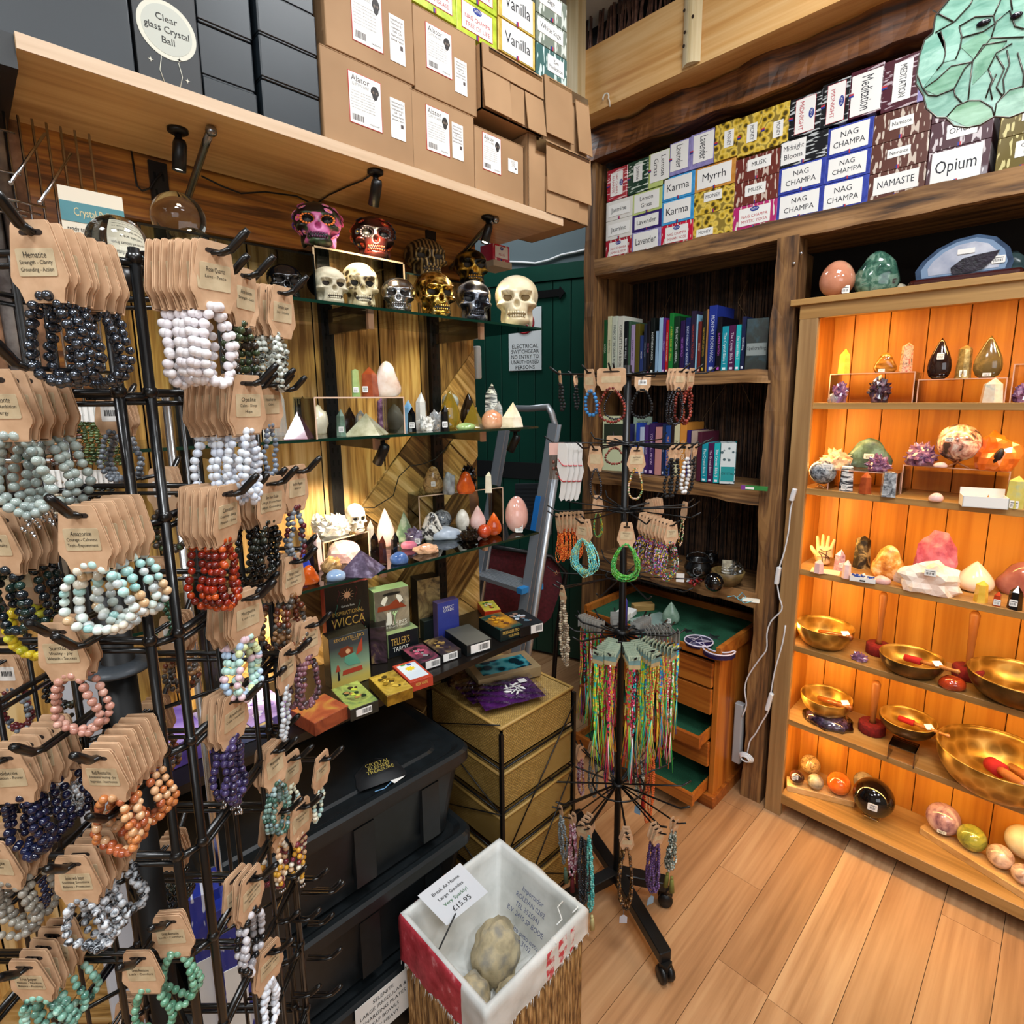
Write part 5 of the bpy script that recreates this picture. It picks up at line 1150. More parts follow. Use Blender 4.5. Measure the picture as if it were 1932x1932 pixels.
lying(345, 1445, .1, .15, .05, .05, art(['#3a2a6a','#8a6ac9'], 14), art(['#7a58c8','#c8a8f8','#f0e0ff'], 6), 'bright violet box seen through the rack bars')
# ================================================================ INSIDE THE CUPBOARD
gC = 'stones on the cupboard shelves'
PINKA = thin_clear((.95,.80,.72), .03, .10)
def cp(kind, px, py, w, h, shelf, look, label, z=None, name=None, Xd=None, cat='crystal', **k):
 nm = name or {'tower':'crystal_point','pyr':'crystal_pyramid','egg':'stone_egg','ball':'stone_sphere','rock':'rough_crystal','pebble':'polished_stone','druse':'crystal_cluster','flame':'crystal_flame','free':'polished_freeform'}[kind]
 return stone(kind, nm, label, cat, px, py, w, h, z or SZ[shelf], look, gC, Xd=Xd, **k)
def cr(pxa, pxb, py, Z, ytop, label, X=2.10, back=.13):
 """acrylic bridge parallel to the cupboard front"""
 a, b = P(pxa, py, X=X), P(pxb, py, X=X); zt_ = P(pxa, ytop, X=X).z; y0, y1 = a.y, b.y; t = .003
 m = MB()
 for q in (((X,y1,zt_-t),(X+back,y0,zt_)), ((X,y0-t,Z),(X+back,y0,zt_-t)), ((X,y1,Z),(X+back,y1+t,zt_-t))): m.box(*q, 0)
 for q in (((X-.0006,y1,zt_-t),(X+.0002,y0,zt_)), ((X-.0006,y0-t,Z),(X+.0002,y0,zt_-t)), ((X-.0006,y1,Z),(X+.0002,y1+t,zt_-t))): m.box(*q, 1)
 o = m.build('acrylic_riser', [PINKA, pl('#d8a890', .2, coat=.5)], world=True); tag(o, label, 'display riser', 'acrylic risers in the cupboard'); return zt_
z1 = cr(1562, 1722, 757, SZ[1], 706, 'acrylic riser at the left of the top cupboard shelf')
z2 = cr(1728, 1896, 757, SZ[1], 716, 'acrylic riser in the middle of the top cupboard shelf')
z3 = cr(1904, 2010, 757, SZ[1], 687, 'taller acrylic riser at the right edge of the top cupboard shelf')
cp('tower', 1591, 705, 21, 47, 1, 'yellow', 'yellow stone point on the left riser of the top shelf', z1, Xd=2.14)
cp('free', 1669, 700, 34, 38, 1, 'tiger', 'banded brown rounded stone on the left riser of the top shelf', z1, Xd=2.16, sqz=.5, stick=(-.15,.12), ssz=.018, sar=.5)
cp('tower', 1708, 702, 20, 54, 1, 'drag', 'red and cream speckled point on the left riser of the top shelf', z1, Xd=2.13, tip=.12)
cp('flame', 1770, 713, 38, 76, 1, pl('#231310', .06, coat=.6), 'dark brown flame stone on the middle riser', z2, Xd=2.14, stick=(0,.55), ssz=.018, sqz=.55)
cp('tower', 1816, 711, 24, 62, 1, 'pyrite', 'glittering pyrite point on the middle riser', z2, Xd=2.14, tip=.12, n=8, stick=(0,.15), ssz=.018)
cp('flame', 1861, 712, 44, 78, 1, noisy(((.3,'#4a3a1c'),(.6,'#6f5a30'),(.72,'#b08a4a')), 16, .12, coat=.5), 'olive brown flame stone on the middle riser', z2, Xd=2.14, stick=(0,.08), ssz=.02, sar=.5, sqz=.5)
cp('druse', 1583, 757, 32, 50, 1, 'ameth', 'small purple amethyst flame on the top cupboard shelf', n=60, s=.12, Xd=2.10)
cp('pebble', 1574, 757, 24, 18, 1, 'clear', 'clear tumble stone beside the small amethyst', Xd=2.09)
cp('druse', 1658, 757, 42, 62, 1, noisy(((.35,'#1c0f18'),(.55,'#4a2a40'),(.7,'#a98a9a')), 50, .25, coat=.4), 'dark purple rough amethyst point in front of the left riser', n=60, s=.16, Xd=2.09)
cp('tower', 1870, 757, 34, 46, 1, noisy(((.4,'#d8b898'),(.6,'#e8dcc8'),(.7,'#8fb0b0')), 18, .12, coat=.5), 'white and pale blue point in front of the middle riser', Xd=2.09)
cp('druse', 1926, 757, 34, 46, 1, 'ameth', 'pink-purple cluster under the right riser of the top shelf', n=30, s=.25, Xd=2.12)
# second shelf
def crz(pxa, pxb, pyb, shelf, ytop, label, back=.12):
 a = P(pxa, pyb, Z=SZ[shelf]); return cr(pxa, pxb, pyb, SZ[shelf], ytop, label, X=max(CX+.03, a.x), back=back)
z1 = crz(1560, 1690, 931, 2, 884, 'acrylic riser at the left of the second cupboard shelf')
z2 = crz(1698, 1902, 932, 2, 876, 'wide acrylic riser on the second cupboard shelf')
def onr2(kind, px, py, w, h, look, label, z, **k): return cp(kind, px, py, w, h, 2, look, label, z, **k)
onr2('druse', 1576, 886, 62, 40, noisy(((.3,'#c78a5c'),(.7,'#eccaa6')), 40, .4), 'peach knobbly crystal cluster on the left riser', z1, n=30, s=.2, Xd=2.15)
onr2('free', 1637, 884, 68, 56, 'copper', 'grey-green flat-topped slab on the left riser', z1, sqz=.25, Xd=2.19, stick=(.0,.4), ssz=.03, sar=.6)
onr2('druse', 1656, 888, 46, 34, 'ameth', 'purple amethyst chunk in front of the grey-green slab', z1, n=60, s=.16, Xd=2.12)
o = cp('ball', 1550, 920, 46, 46, 2, 'silverst', 'grey-white sphere on a clear stand at the left of the second shelf', z=SZ[2]+.016, Xd=2.085, stick=(.15,.75), ssz=.03, sar=.7)
m = MB(); m.tube([(.02*math.cos(a), .02*math.sin(a), .002+.012*(k%2)) for k, a in enumerate([PI/3*i for i in range(6)])], .002, 0, 5, closed=True)
m.v = [(x+o.location.x, y+o.location.y, z+SZ[2]) for x, y, z in m.v]; tag(m.build('sphere_stand', [CLEAR], world=True), 'clear zigzag stand under the grey-white sphere', 'stand')
cp('tower', 1595, 927, 24, 54, 2, 'marble', 'slim grey and white point with a label, beside the sphere', stick=(-.1,.15), ssz=.018, tip=.15)
cp('tower', 1631, 932, 22, 42, 2, 'brick', 'brick red point in front of the left riser')
cp('tower', 1674, 938, 30, 48, 2, 'silverst', 'black and white mottled point without a tip', n=4, tip=.04)
onr2('druse', 1738, 871, 58, 50, 'ameth', 'pink and purple amethyst cluster on the wide riser', z2, n=50, s=.2, Xd=2.15)
onr2('pebble', 1775, 874, 22, 10, 'pink', 'tiny pale pebble on the wide riser', z2, Xd=2.12)
o = onr2('ball', 1806, 862, 70, 60, 'flower', 'large mottled pink sphere on a wooden tripod, on the wide riser', z2+.02, Xd=2.15, stick=(-.2,.7), ssz=.022, sar=.6)
m = MB()
for a in (0.3, 2.4, 4.5): m.tube([(.035*math.cos(a),.035*math.sin(a),0),(-.022*math.cos(a),-.022*math.sin(a),.026)], .003, 0, 6)
m.v = [(x+o.location.x, y+o.location.y, z+z2) for x, y, z in m.v]; tag(m.build('sphere_stand', [pl('#a8683c', .5)], world=True), 'crossed wooden stick stand under the mottled sphere', 'stand')
# hollow red jasper sculpture
p = P(1878, 880, X=2.14); t = thing('stone_sculpture', 'hollow polished red-orange stone sculpture on the wide riser', 'sculpture', (2.14, p.y, z2), face_cam(p))
s_ = mpp(p); m = MB(); rock(m, 31*s_, 22*s_, 44*s_, 0, None, .35, 1.3, 3, facet=True, seed=4); m.build('body', [ST['orange']], t)
m = MB(); m.ball((-.2*31*s_, -19*s_, 27*s_), (7*s_, 6*s_, 17*s_), 0, 10, 6, RY(.3)); m.build('hollow', [pl('#1c0a06', .4)], t)
cp('pebble', 1765, 947, 24, 16, 2, 'pink', 'small pink rough stone on the second cupboard shelf')
p = P(1852, 957, Z=SZ[2]); s_ = mpp(p); t = thing('gift_tray', 'open white cardboard box holding tiny stone pyramids', 'box', (p.x+.02, p.y, SZ[2]), -PI/2+.25)
a_, b_, c_ = 34*s_, .032, 26*s_; m = MB(); m.box((-a_,-b_,0),(a_,b_,.002)); m.box((-a_,-b_,0),(-a_+.002,b_,c_*.8)); m.box((a_-.002,-b_,0),(a_,b_,c_*.8)); m.box((-a_,-b_,0),(a_,-b_+.002,c_*.8)); m.box((-a_,b_-.002,0),(a_,b_,c_*1.25)); m.build('tray', [PAPER], t)
m = MB(); pyramid(m, .012, .03, 0, T(.01,0,.006)); pyramid(m, .012, .024, 1, T(-.018,.0,.006)); m.build('little_pyramid', [ST['tiger'], ST['white']], t)
cp('tower', 1912, 960, 30, 62, 2, noisy(((.3,'#a89a2a'),(.55,'#c9c06a'),(.7,'#8fb0a8')), 14, .1, coat=.5), 'yellow-green banded point at the right of the second shelf', stick=(0,.14), ssz=.02, tip=.16)
# third shelf
cp('tower', 1544, 1082, 18, 26, 3, 'pink', 'little pale pink point in front of the palmistry hand')
cp('tower', 1583, 1077, 21, 40, 3, 'lepid', 'lilac speckled point beside the hand', stick=(.1,.3), ssz=.014)
cp('tower', 1596, 1092, 15, 36, 3, 'pink', 'slim pale pink clear point')
cp('tower', 1624, 1073, 28, 62, 3, noisy(((.42,'#1d1812'),(.52,'#5e523a'),(.62,'#b09b6a')), 30, .5, bump=.6, dist=1), 'dark ridged fossil point on the third shelf', tip=.12, n=7)
p = P(1625, 1098, Z=SZ[3]); s_ = mpp(p); t = thing('gift_tray', 'small white box of blue chips with a barcode', 'box', (p.x+.014, p.y, SZ[3]), -PI/2+.2)
a_ = 21*s_; m = MB(); m.box((-a_,-.018,0),(a_,.018,.002)); m.box((-a_,-.018,0),(-a_+.001,.018,.016)); m.box((a_-.001,-.018,0),(a_,.018,.016)); m.box((-a_,-.018,0),(a_,-.017,.016)); m.box((-a_,.017,0),(a_,.018,.016)); m.box((-.008,-.0185,.003),(.008,-.018,.008),1); m.build('tray', [PAPER, INK], t)
m = MB()
for i in range(26): m.ball((rnd(-a_*.85,a_*.85), rnd(-.014,.014), rnd(.012,.019)), (.004,.003,.003), 0, 6, 4)
m.ball((.002,0,.022), .005, 1, 8, 6); m.build('blue_chips', [pl('#14409c', .2), ST['white']], t); 
for c in t.children:
 if c.name.startswith('blue'): c['kind'] = 'stuff'
cp('free', 1673, 1097, 52, 66, 3, 'citr', 'amber and white crystal arch with a cut base', sqz=.55)
cp('pebble', 1664, 1104, 28, 15, 3, 'pink', 'small white and pink rough stone before the amber arch')
cp('rock', 1762, 1092, 66, 78, 3, 'rhodo', 'rough bright pink stone held on a clear stand', z=SZ[3]+.035, facet=True, sq=.5, amp=.35, back=.05)
p = P(1760, 1090, Z=SZ[3]); m = MB().lathe([(.045,0),(.047,0),(.047,.035),(.045,.035)], 0, 24, T(p.x+.055, p.y, SZ[3]), close=True); tag(m.build('stone_stand', [CLEAR], world=True), 'clear round stand behind the white crystal cluster', 'stand')
cp('rock', 1750, 1127, 98, 56, 3, noisy(((.3,'#e0b8a0'),(.6,'#f3e2d4')), 20, .35, bump=.5, sss=.2), 'large jagged white and pale pink crystal cluster', facet=True, sq=.5, amp=.4, fr=2.2, stick=(.0,.8), ssz=.03, sar=.7)
cp('flame', 1836, 1122, 60, 60, 3, noisy(((.3,'#e3cdb4'),(.7,'#f2e4d2')), 8, .2, coat=.4), 'broad cream flame stone with fine cracks', sqz=.7)
cp('tower', 1849, 1137, 21, 42, 3, 'yellow', 'yellow clear point in front of the cream flame', tip=.2)
cp('free', 1926, 1132, 76, 68, 3, noisy(((.3,'#8a4a48'),(.7,'#b87a72')), 14, .15, coat=.5), 'large dusky pink heart-shaped stone at the right edge of the third shelf', sqz=.5)
cp('tower', 1880, 1144, 15, 28, 3, 'red', 'small dark red point with a white label', stick=(0,.3), ssz=.016, n=4)
cp('tower', 1913, 1151, 22, 46, 3, 'obs', 'black obsidian point with a white label, third shelf', stick=(-.1,.3), ssz=.018)
# palmistry hand
p = P(1550, 1068, Z=SZ[3]); s_ = mpp(p)*66; t = thing('palmistry_hand', 'ivory wooden hand marked with palm lines, fingers up', 'ornament', (p.x+.02, p.y, SZ[3]), face_cam(p)+.1)
HND = noisy(((.3,'#b98a58'),(.7,'#d9b180')), 20, .5)
bm = bmesh.new(); lay = None
def chain(pts, rs): return pts, rs
hv, he, hr = [(0,0,0)], [], [.20]
def addc(root, pts, rs):
 k = root
 for q, r in zip(pts, rs): hv.append(q); hr.append(r); he.append((k, len(hv)-1)); k = len(hv)-1
 return k
w0 = addc(0, [(0,0,.15)], [.19]); pm = addc(w0, [(0,0,.35)], [.22])
for fx, L, sp in ((-.165,.36,-.05),(-.055,.42,-.015),(.055,.39,.02),(.16,.29,.07)):
 addc(pm, [(fx*1.0,0,.52),(fx+sp*.3,-.005,.52+L*.30),(fx+sp*.7,-.03,.52+L*.62),(fx+sp,-.02,.52+L*.92)], [.085,.062,.055,.042])
addc(w0, [(-.2,-.03,.30),(-.31,-.05,.44),(-.36,-.05,.56)], [.085,.07,.05])
me = bpy.data.meshes.new('hand'); me.from_pydata(hv, he, []); ho = bpy.data.objects.new('hand', me); COL.objects.link(ho)
sk = ho.modifiers.new('s', 'SKIN'); 
for i, sv in enumerate(me.skin_vertices[0].data): sv.radius = (hr[i], hr[i]*.62 if i > 1 and hr[i] > .1 else hr[i]*.85); sv.use_root = (i == 0)
ho.modifiers.new('b', 'SUBSURF').levels = 2
dg = bpy.context.evaluated_depsgraph_get(); m2 = bpy.data.meshes.new_from_object(ho.evaluated_get(dg)); bpy.data.objects.remove(ho)
for q in m2.polygons: q.use_smooth = True
m2.materials.clear(); m2.materials.append(HND); m2.transform(SC(s_)); ho = bpy.data.objects.new('hand', m2); COL.objects.link(ho); ho.parent = t
m = MB()
for pts in ([(-.14,.50),(-.05,.44),(.06,.45),(.15,.50)], [(-.16,.42),(-.04,.37),(.08,.30),(.13,.22)], [(-.17,.40),(-.09,.32),(-.06,.22),(-.05,.12)], [(.02,.15),(.03,.3),(.05,.46)]):
 m.tube([(x*s_, -.148*s_ if abs(x) < .12 else -.13*s_, z*s_) for x, z in pts], .012*s_, 0, 4)
m.build('palm_lines', [pl('#4a2e1c', .6)], t)
p = P(1555, 1080, Z=SZ[3]); o = MB().box((-.045,-.03,0),(.045,.03,.0012)); tag(o.build('leaflet', [pl('#d9c9a4', .6)], loc=(p.x+.012,p.y-.0,SZ[3]+.0003), rotz=-PI/2+.2), 'cream leaflet lying under the palmistry hand', 'leaflet')
# brass singing bowls
BRASS = noisy(((.3,'#8a6424'),(.6,'#b98c3c'),(.75,'#cfa656')), 26, .33, metal=.65, bump=.12, tex='VORONOI'); BRASSD = noisy(((.3,'#3d2c16'),(.7,'#6b5028')), 20, .35, metal=.7, bump=.1)
def bowl(px, py, wpx, hr_, shelf, label, z=None, dark=False, stick=None):
 z = z or SZ[shelf]; p = P(px, py, Z=z); r = wpx/2*mpp(p)*1.0; p = p+hd(p)*r*.5; r = wpx/2*mpp((p.x,p.y,z)); h = hr_*r
 t = thing('singing_bowl', label, 'bowl', (p.x, p.y, z), 0, 'brass singing bowls'); n_ = 10
 out = [(r*(.42+.58*math.sin(PI/2*(i/n_))**.8), h*(1-math.cos(PI/2*i/n_))**.9) for i in range(n_+1)]; inn = [(q[0]-r*.035, q[1]+(r*.03 if k < 3 else 0)) for k, q in enumerate(out)][::-1]
 m = MB(); m.lathe([(1e-5,0)]+out, 1 if dark else 0, 48, cap=False); m.lathe([out[-1]]+inn+[(1e-5, r*.03)], 0, 48, cap=False); m.tube([(r*.985*math.cos(2*PI*i/48), r*.985*math.sin(2*PI*i/48), h) for i in range(48)], r*.02, 0, 6, closed=True)
 m.build('bowl', [BRASS, BRASSD], t)
 if stick: sticker(t, RZ(face_cam(p)+stick)@T(0,-r*.86,h*.5)@RX(PI/2+.5), .022, .022)
 return p, r, h
def mallet(a, b, label, ra=.008, red=False, tag_=.5, col='#8a4a1c'):
 a, b = Vector(a), Vector(b); d = b-a; L = d.length; M = Matrix.Translation(a) @ d.to_track_quat('Z','Y').to_matrix().to_4x4()
 t = thing('mallet', label, 'mallet', a); k0 = .3 if red else 0
 m = MB(); m.lathe([(1e-5,L*k0),(ra*.9,L*k0),(ra,L*.5),(ra*.8,L*.55),(ra*1.05,L*.58),(ra*.85,L*.62),(ra,L*.75),(ra*.75,L*.9),(ra*1.2,L*.97),(1e-5,L)], 0, 14, M); m.build('handle', [pl(col, .35, coat=.3)], t, world=True)
 if red: MB().lathe([(1e-5,0),(ra*1.6,.0),(ra*1.7,L*.3),(1e-5,L*.31)], 0, 14, M).build('felt_head', [pl('#a81c1c', .9)], t, world=True)
 if tag_: q = a+d*tag_; m = MB().rbox((-.013,-.010,0),(.013,.010,.0008), .002, 0, Matrix.Translation(q+Vector((0,0,ra*1.2)))@RZ(-.8)@RX(.5)); m.build('paper_tag', [PAPER], t, world=True)
def upright_mallet(px, py, w, ytop, shelf, label):
 p = P(px, py, Z=SZ[shelf]); r = w/2*mpp(p); p = p+hd(p)*r; ht = P(px, ytop, X=p.x).z-SZ[shelf]; ht = min(ht, .27)
 t = thing('mallet', label, 'mallet', (p.x, p.y, SZ[shelf]), 0, 'upright gong mallets')
 MB().lathe([(1e-5,0),(r*.92,0),(r,.004),(r,.034),(r*.92,.038),(1e-5,.038)], 0, 12).build('felt_head', [noisy(((.3,'#5a0e0c'),(.7,'#8a1614')), 90, .95)], t)
 MB().lathe([(1e-5,.038),(r*.28,.038),(r*.2,.05),(r*.26,ht*.6),(r*.34,ht*.95),(r*.2,ht),(1e-5,ht)], 0, 12).build('handle', [pl('#8a5228', .4)], t)
p, r, h = bowl(1553, 1226, 97, .82, 4, 'brass singing bowl at the left of the fourth shelf'); mallet((p.x-.3*r,p.y+.1*r,SZ[4]+h*.75), (p.x-r*.9,p.y-r*1.15,SZ[4]+h*1.15), 'turned wooden mallet resting in the left bowl of the fourth shelf', .009, tag_=.8)
upright_mallet(1655, 1241, 42, 1115, 4, 'red-headed gong mallet standing on its head between the fourth-shelf bowls, left')
p, r, h = bowl(1716, 1278, 104, .62, 4, 'dark-bottomed brass bowl with a barcode, middle of the fourth shelf', dark=True, stick=.2); mallet((p.x,p.y+.2*r,SZ[4]+h*.8), (p.x-.5*r,p.y-r*1.45,SZ[4]+h*1.12), 'wooden mallet with red felt end lying in the middle bowl', .007, red=True, tag_=.6, col='#a86a34')
upright_mallet(1823, 1288, 50, 1150, 4, 'red-headed gong mallet standing on its head beside the big fourth-shelf bowl')
p, r, h = bowl(1915, 1335, 156, .62, 4, 'large dark brass bowl at the right of the fourth shelf', dark=True); mallet((p.x-.5*r,p.y+.3*r,SZ[4]+h*.5), (p.x-.4*r,p.y-r*.7,SZ[4]+h*.8), 'wooden mallet inside the large fourth-shelf bowl', .010, tag_=0)
cp('druse', 1621, 1252, 36, 20, 4, 'ameth', 'small flat amethyst piece with a sticker on the fourth shelf', n=26, s=.25, sq=.6)
cp('pebble', 1795, 1305, 44, 24, 4, 'red', 'polished dark red stone lying before the gong mallet', rz=.3)
p = P(1553, 1372, Z=SZ[5]); m = MB(); rock(m, .055, .07, .035, 0, T(0,0,-.012), .14, 3, 3, seed=3); 
m.v = [(x,y,max(z,0)) for x,y,z in m.v]; t = thing('bag_of_stones', 'clear plastic bag of purple chips under a brass bowl', 'bag', (p.x+.045, p.y, SZ[5]), 0); m.build('purple_chips', [noisy(((.35,'#2a1c30'),(.6,'#6b5478'),(.72,'#b9a8c0')), 90, .2, bump=.5)], t)
m = MB(); rock(m, .062, .085, .037, 0, T(0,0,-.012), .2, 5, 3, seed=3); m.v = [(x,y,max(z,0)) for x,y,z in m.v]; m.build('plastic_film', [thin_clear((.9,.85,.88), .08, .12)], t)
p, r, h = bowl(1556, 1352, 87, .72, 5, 'small brass bowl resting on a bag, fifth shelf', z=SZ[5]+.03, stick=.2); mallet((p.x,p.y+.3*r,SZ[5]+.03+h*.7), (p.x-.5*r,p.y-r*1.1,SZ[5]+.03+h*1.1), 'wooden mallet in the small fifth-shelf bowl', .011, tag_=.8)
upright_mallet(1643, 1392, 46, 1282, 5, 'red-headed gong mallet standing on its head on the fifth shelf')
p_ = P(1672, 1434, Z=SZ[5]); q_ = P(1735, 1434+24, Z=SZ[5]); zr = SZ[5]+.055; m = MB(); y0, y1, x0 = p_.y, p_.y-.075, p_.x+.01
for q in (((x0,y1,zr-.003),(x0+.07,y0,zr)),((x0,y0-.003,SZ[5]),(x0+.07,y0,zr)),((x0,y1,SZ[5]),(x0+.07,y1+.003,zr))): m.box(*q)
tag(m.build('acrylic_riser', [PINKA], world=True), 'small clear riser under the fifth-shelf bowl with a red mallet', 'display riser')
p, r, h = bowl(1709, 1392, 92, .62, 5, 'brass bowl raised on a clear riser, fifth shelf', z=zr, dark=True); mallet((p.x,p.y+.3*r,zr+h*.8), (p.x-.5*r,p.y-r*1.45,zr+h*1.1), 'wooden mallet with red felt end in the raised bowl', .006, red=True, tag_=.6, col='#a86a34')
p, r, h = bowl(1872, 1508, 190, .72, 5, 'largest brass singing bowl at the right of the fifth shelf')
mallet((p.x+.1*r,p.y+.1*r,SZ[5]+h*.55), (p.x-.7*r,p.y-.45*r,SZ[5]+h*.85), 'thick wooden mallet in the largest bowl, left of two', .014, red=True, tag_=0, col='#b06a38'); mallet((p.x+.25*r,p.y-.2*r,SZ[5]+h*.55), (p.x-.5*r,p.y-.75*r,SZ[5]+h*.85), 'thick wooden mallet in the largest bowl, right of two', .014, tag_=0, col='#b06a38')
# bottom: two grooved wooden strips of eggs
def strip(pa, pb, label, w=.06, h=.024):
 a, b = P(*pa, Z=SZ[6]), P(*pb, Z=SZ[6]); d = (b-a); L = d.length; d.normalize(); n = Vector((-d.y, d.x, 0)); n = n if n.dot(FH) > 0 else -n
 M = basis(a, d, n, (0,0,1)); o = MB().rbox((0,0,0), (L,w,h), .003, 0, M); tag(o.build('egg_strip', [wood('#b98a50', '#c99c62', '#d6ac74', 1, 4, .5, .05)], world=True), label, 'display strip'); return a, d, n
strip((1484,1492), (1612,1524), 'plain wooden strip holding the left row of stone eggs'); strip((1733,1572), (1960,1716), 'plain wooden strip holding the right row of stone eggs')
ze = SZ[6]+.024
def eg(px, py, w, h, look, label, **k): 
 kind = k.pop('kind', 'ball'); return cp(kind, px, py, w, h, 6, look, label, ze, name='stone_egg', **k)
eg(1502, 1484, 26, 26, 'brown', 'small dark egg with a square sticker, at the left end', stick=(-.1,.7), ssz=.02)
eg(1527, 1466, 35, 34, 'septar', 'brown and cream banded egg at the back left')
eg(1537, 1494, 28, 28, 'stroma', 'small grey-green banded egg on the left strip')
eg(1580, 1506, 41, 41, 'orange', 'bright orange-red egg on the left strip')
eg(1628, 1500, 36, 30, 'stroma', 'speckled grey egg behind the big black egg')
o = cp('ball', 1643, 1552, 70, 68, 6, 'obs', 'big glossy black egg with a white sticker, on a wire stand', z=SZ[6]+.014, name='stone_egg', stick=(0,.55), ssz=.03, sar=.9)
m = MB(); m.tube([(.03*math.cos(a), .03*math.sin(a), .003+.014*(k%2)) for k, a in enumerate([PI/3*i for i in range(6)])], .0025, 0, 5, closed=True)
m.v = [(x+o.location.x, y+o.location.y, z+SZ[6]) for x, y, z in m.v]; tag(m.build('egg_stand', [CLEAR], world=True), 'clear zigzag stand under the black egg', 'stand')
eg(1775, 1582, 56, 54, 'lepid', 'lilac and pink egg with a narrow sticker on the right strip', stick=(0,.3), ssz=.026, sar=.45)
eg(1829, 1612, 47, 46, 'ocean', 'yellow-green egg on the right strip')
eg(1883, 1644, 42, 40, 'crin', 'cream and pink swirled egg on the right strip')
eg(1926, 1632, 60, 54, 'cream', 'large honey-coloured egg at the right edge of the bottom shelf', back=.05)
eg(1926, 1674, 36, 38, 'crin', 'small pale pink egg at the right edge of the strip')
# on top of the cupboard
def topst(kind, px, py, w, h, look, label, Xd, **k): return stone(kind, 'polished_stone', label, 'crystal', px, py, w, h, CT, look, 'stones on top of the cupboard', Xd=Xd, **k)
o = topst('egg', 1577, 560, 60, 66, noisy(((.3,'#b87052'),(.6,'#d99474'),(.75,'#cfc09a')), 12, .1, coat=.6), 'large peach stone egg on top of the cupboard', 2.09, stick=(.25,.15), ssz=.022)
topst('free', 1652, 550, 70, 78, 'dgreen', 'dark green mottled freeform stone on top of the cupboard', 2.12, sqz=.6, seed=3)
topst('rock', 1697, 545, 30, 20, 'cream', 'small pale rough stone on top of the cupboard', 2.2)
# agate slice on a wooden base
a, b = P(1712, 540, X=2.08), P(1932, 518, X=2.08); t = thing('agate_slice', 'large blue and white agate slice with a dark hollow, on a dark red wooden base', 'ornament', (2.09, b.y, CT), -PI/2)
L = a.y-b.y; f0 = lambda u: -u*L
m = MB(); m.rbox((-L+.0,-.02,0),(0,.05,.020), .018, 0, T(0,0,0)); m.build('wooden_base', [pl('#3d120e', .25, coat=.4)], t, ).location = (0,0,0)
def slab(sc, y0, d, mi, m, off=(0,0)):
 prof = [(0,0),(-.02,.25),(.05,.5),(.2,.78),(.38,.95),(.6,1.0),(.78,.86),(.92,.55),(.97,.2),(.95,0)]
 cx_, cz_ = .5+off[0], .35+off[1]; pts = [((cx_+(u-.5)*sc)*L*.86-L*.93, .020+max(0,(cz_+(v-.35)*sc))*L*.40) for u, v in prof]; m.prism(pts[::-1], d, mi, T(0,y0,0))
m = MB(); slab(1.0, 0, .02, 0, m); slab(.88, -.0006, .001, 1, m); slab(.74, -.0012, .001, 2, m); m.build('agate', [noisy(((.3,'#1f2f48'),(.7,'#4a6484')), 10, .1, coat=.6), pl('#7f97b4', .1, coat=.6), noisy(((.3,'#8f98b0'),(.7,'#d0d2dc')), 12, .1, coat=.6)], t)
m = MB(); pts = [(-.60,.05),(-.62,.12),(-.52,.20),(-.40,.22),(-.22,.235),(-.26,.15),(-.34,.07),(-.45,.045)]; m.prism([(x*L, .012+z*L*1.0) for x, z in pts], .004, 0, T(0,-.0055,0)); m.build('dark_hollow', [noisy(((.3,'#0e0a12'),(.7,'#2c2233')), 90, .3, bump=.6)], t)
sticker(t, T(-.22*L,-.003,.05)@RX(PI/2), .03, .02); sticker(t, T(-.50*L,-.003,.085)@RX(PI/2), .04, .014, False)
topst('rock', 1900, 522, 66, 50, noisy(((.3,'#1a2a2e'),(.7,'#3a4c4c')), 20, .2), 'dark grey-green lump behind the agate slice', 2.2)
# ================================================================ STAINED GLASS LEAF FACE
XS = 1.55
def G(x, y, o=0): q = P(x, y, X=XS); return (-(q.y), q.z)
OUT = [(1812,-60),(1790,0),(1765,30),(1760,62),(1745,75),(1735,105),(1730,140),(1728,158),(1742,180),(1748,205),(1768,222),(1785,222),(1800,238),(1825,241),(1850,236),(1876,220),(1905,222),(1932,212),(1960,200),(2010,150),(2040,80),(2030,-20),(1990,-90),(1900,-120)]
sg = thing('stained_glass_face', 'green stained glass leaf-shaped face hanging at the top right corner', 'stained glass', (XS, 0, 1.6), -PI/2)
GLS = []
for i, (c1, c2) in enumerate((('#548a76','#94c0ac'),('#43805e','#86b498'),('#649c88','#a4ccba'),('#2c7438','#78ac84'))):
 GLS.append(noisy(((.3, c1), (.7, c2)), 14, .28, trans=.15, coat=.15, dist=1.5, stretch=(1,1,2.4), bump=.3))
def tosg(pts): return [(-P(x, y, X=XS).y, P(x, y, X=XS).z-1.6) for x, y in pts]
import itertools
def piece(pts, mi, off=0): MBs.prism(tosg(pts), .004, mi, T(0, -.0-off, 0))
MBs = MB(); piece(OUT, 0)
MBs.build('glass_panel', GLS, sg)
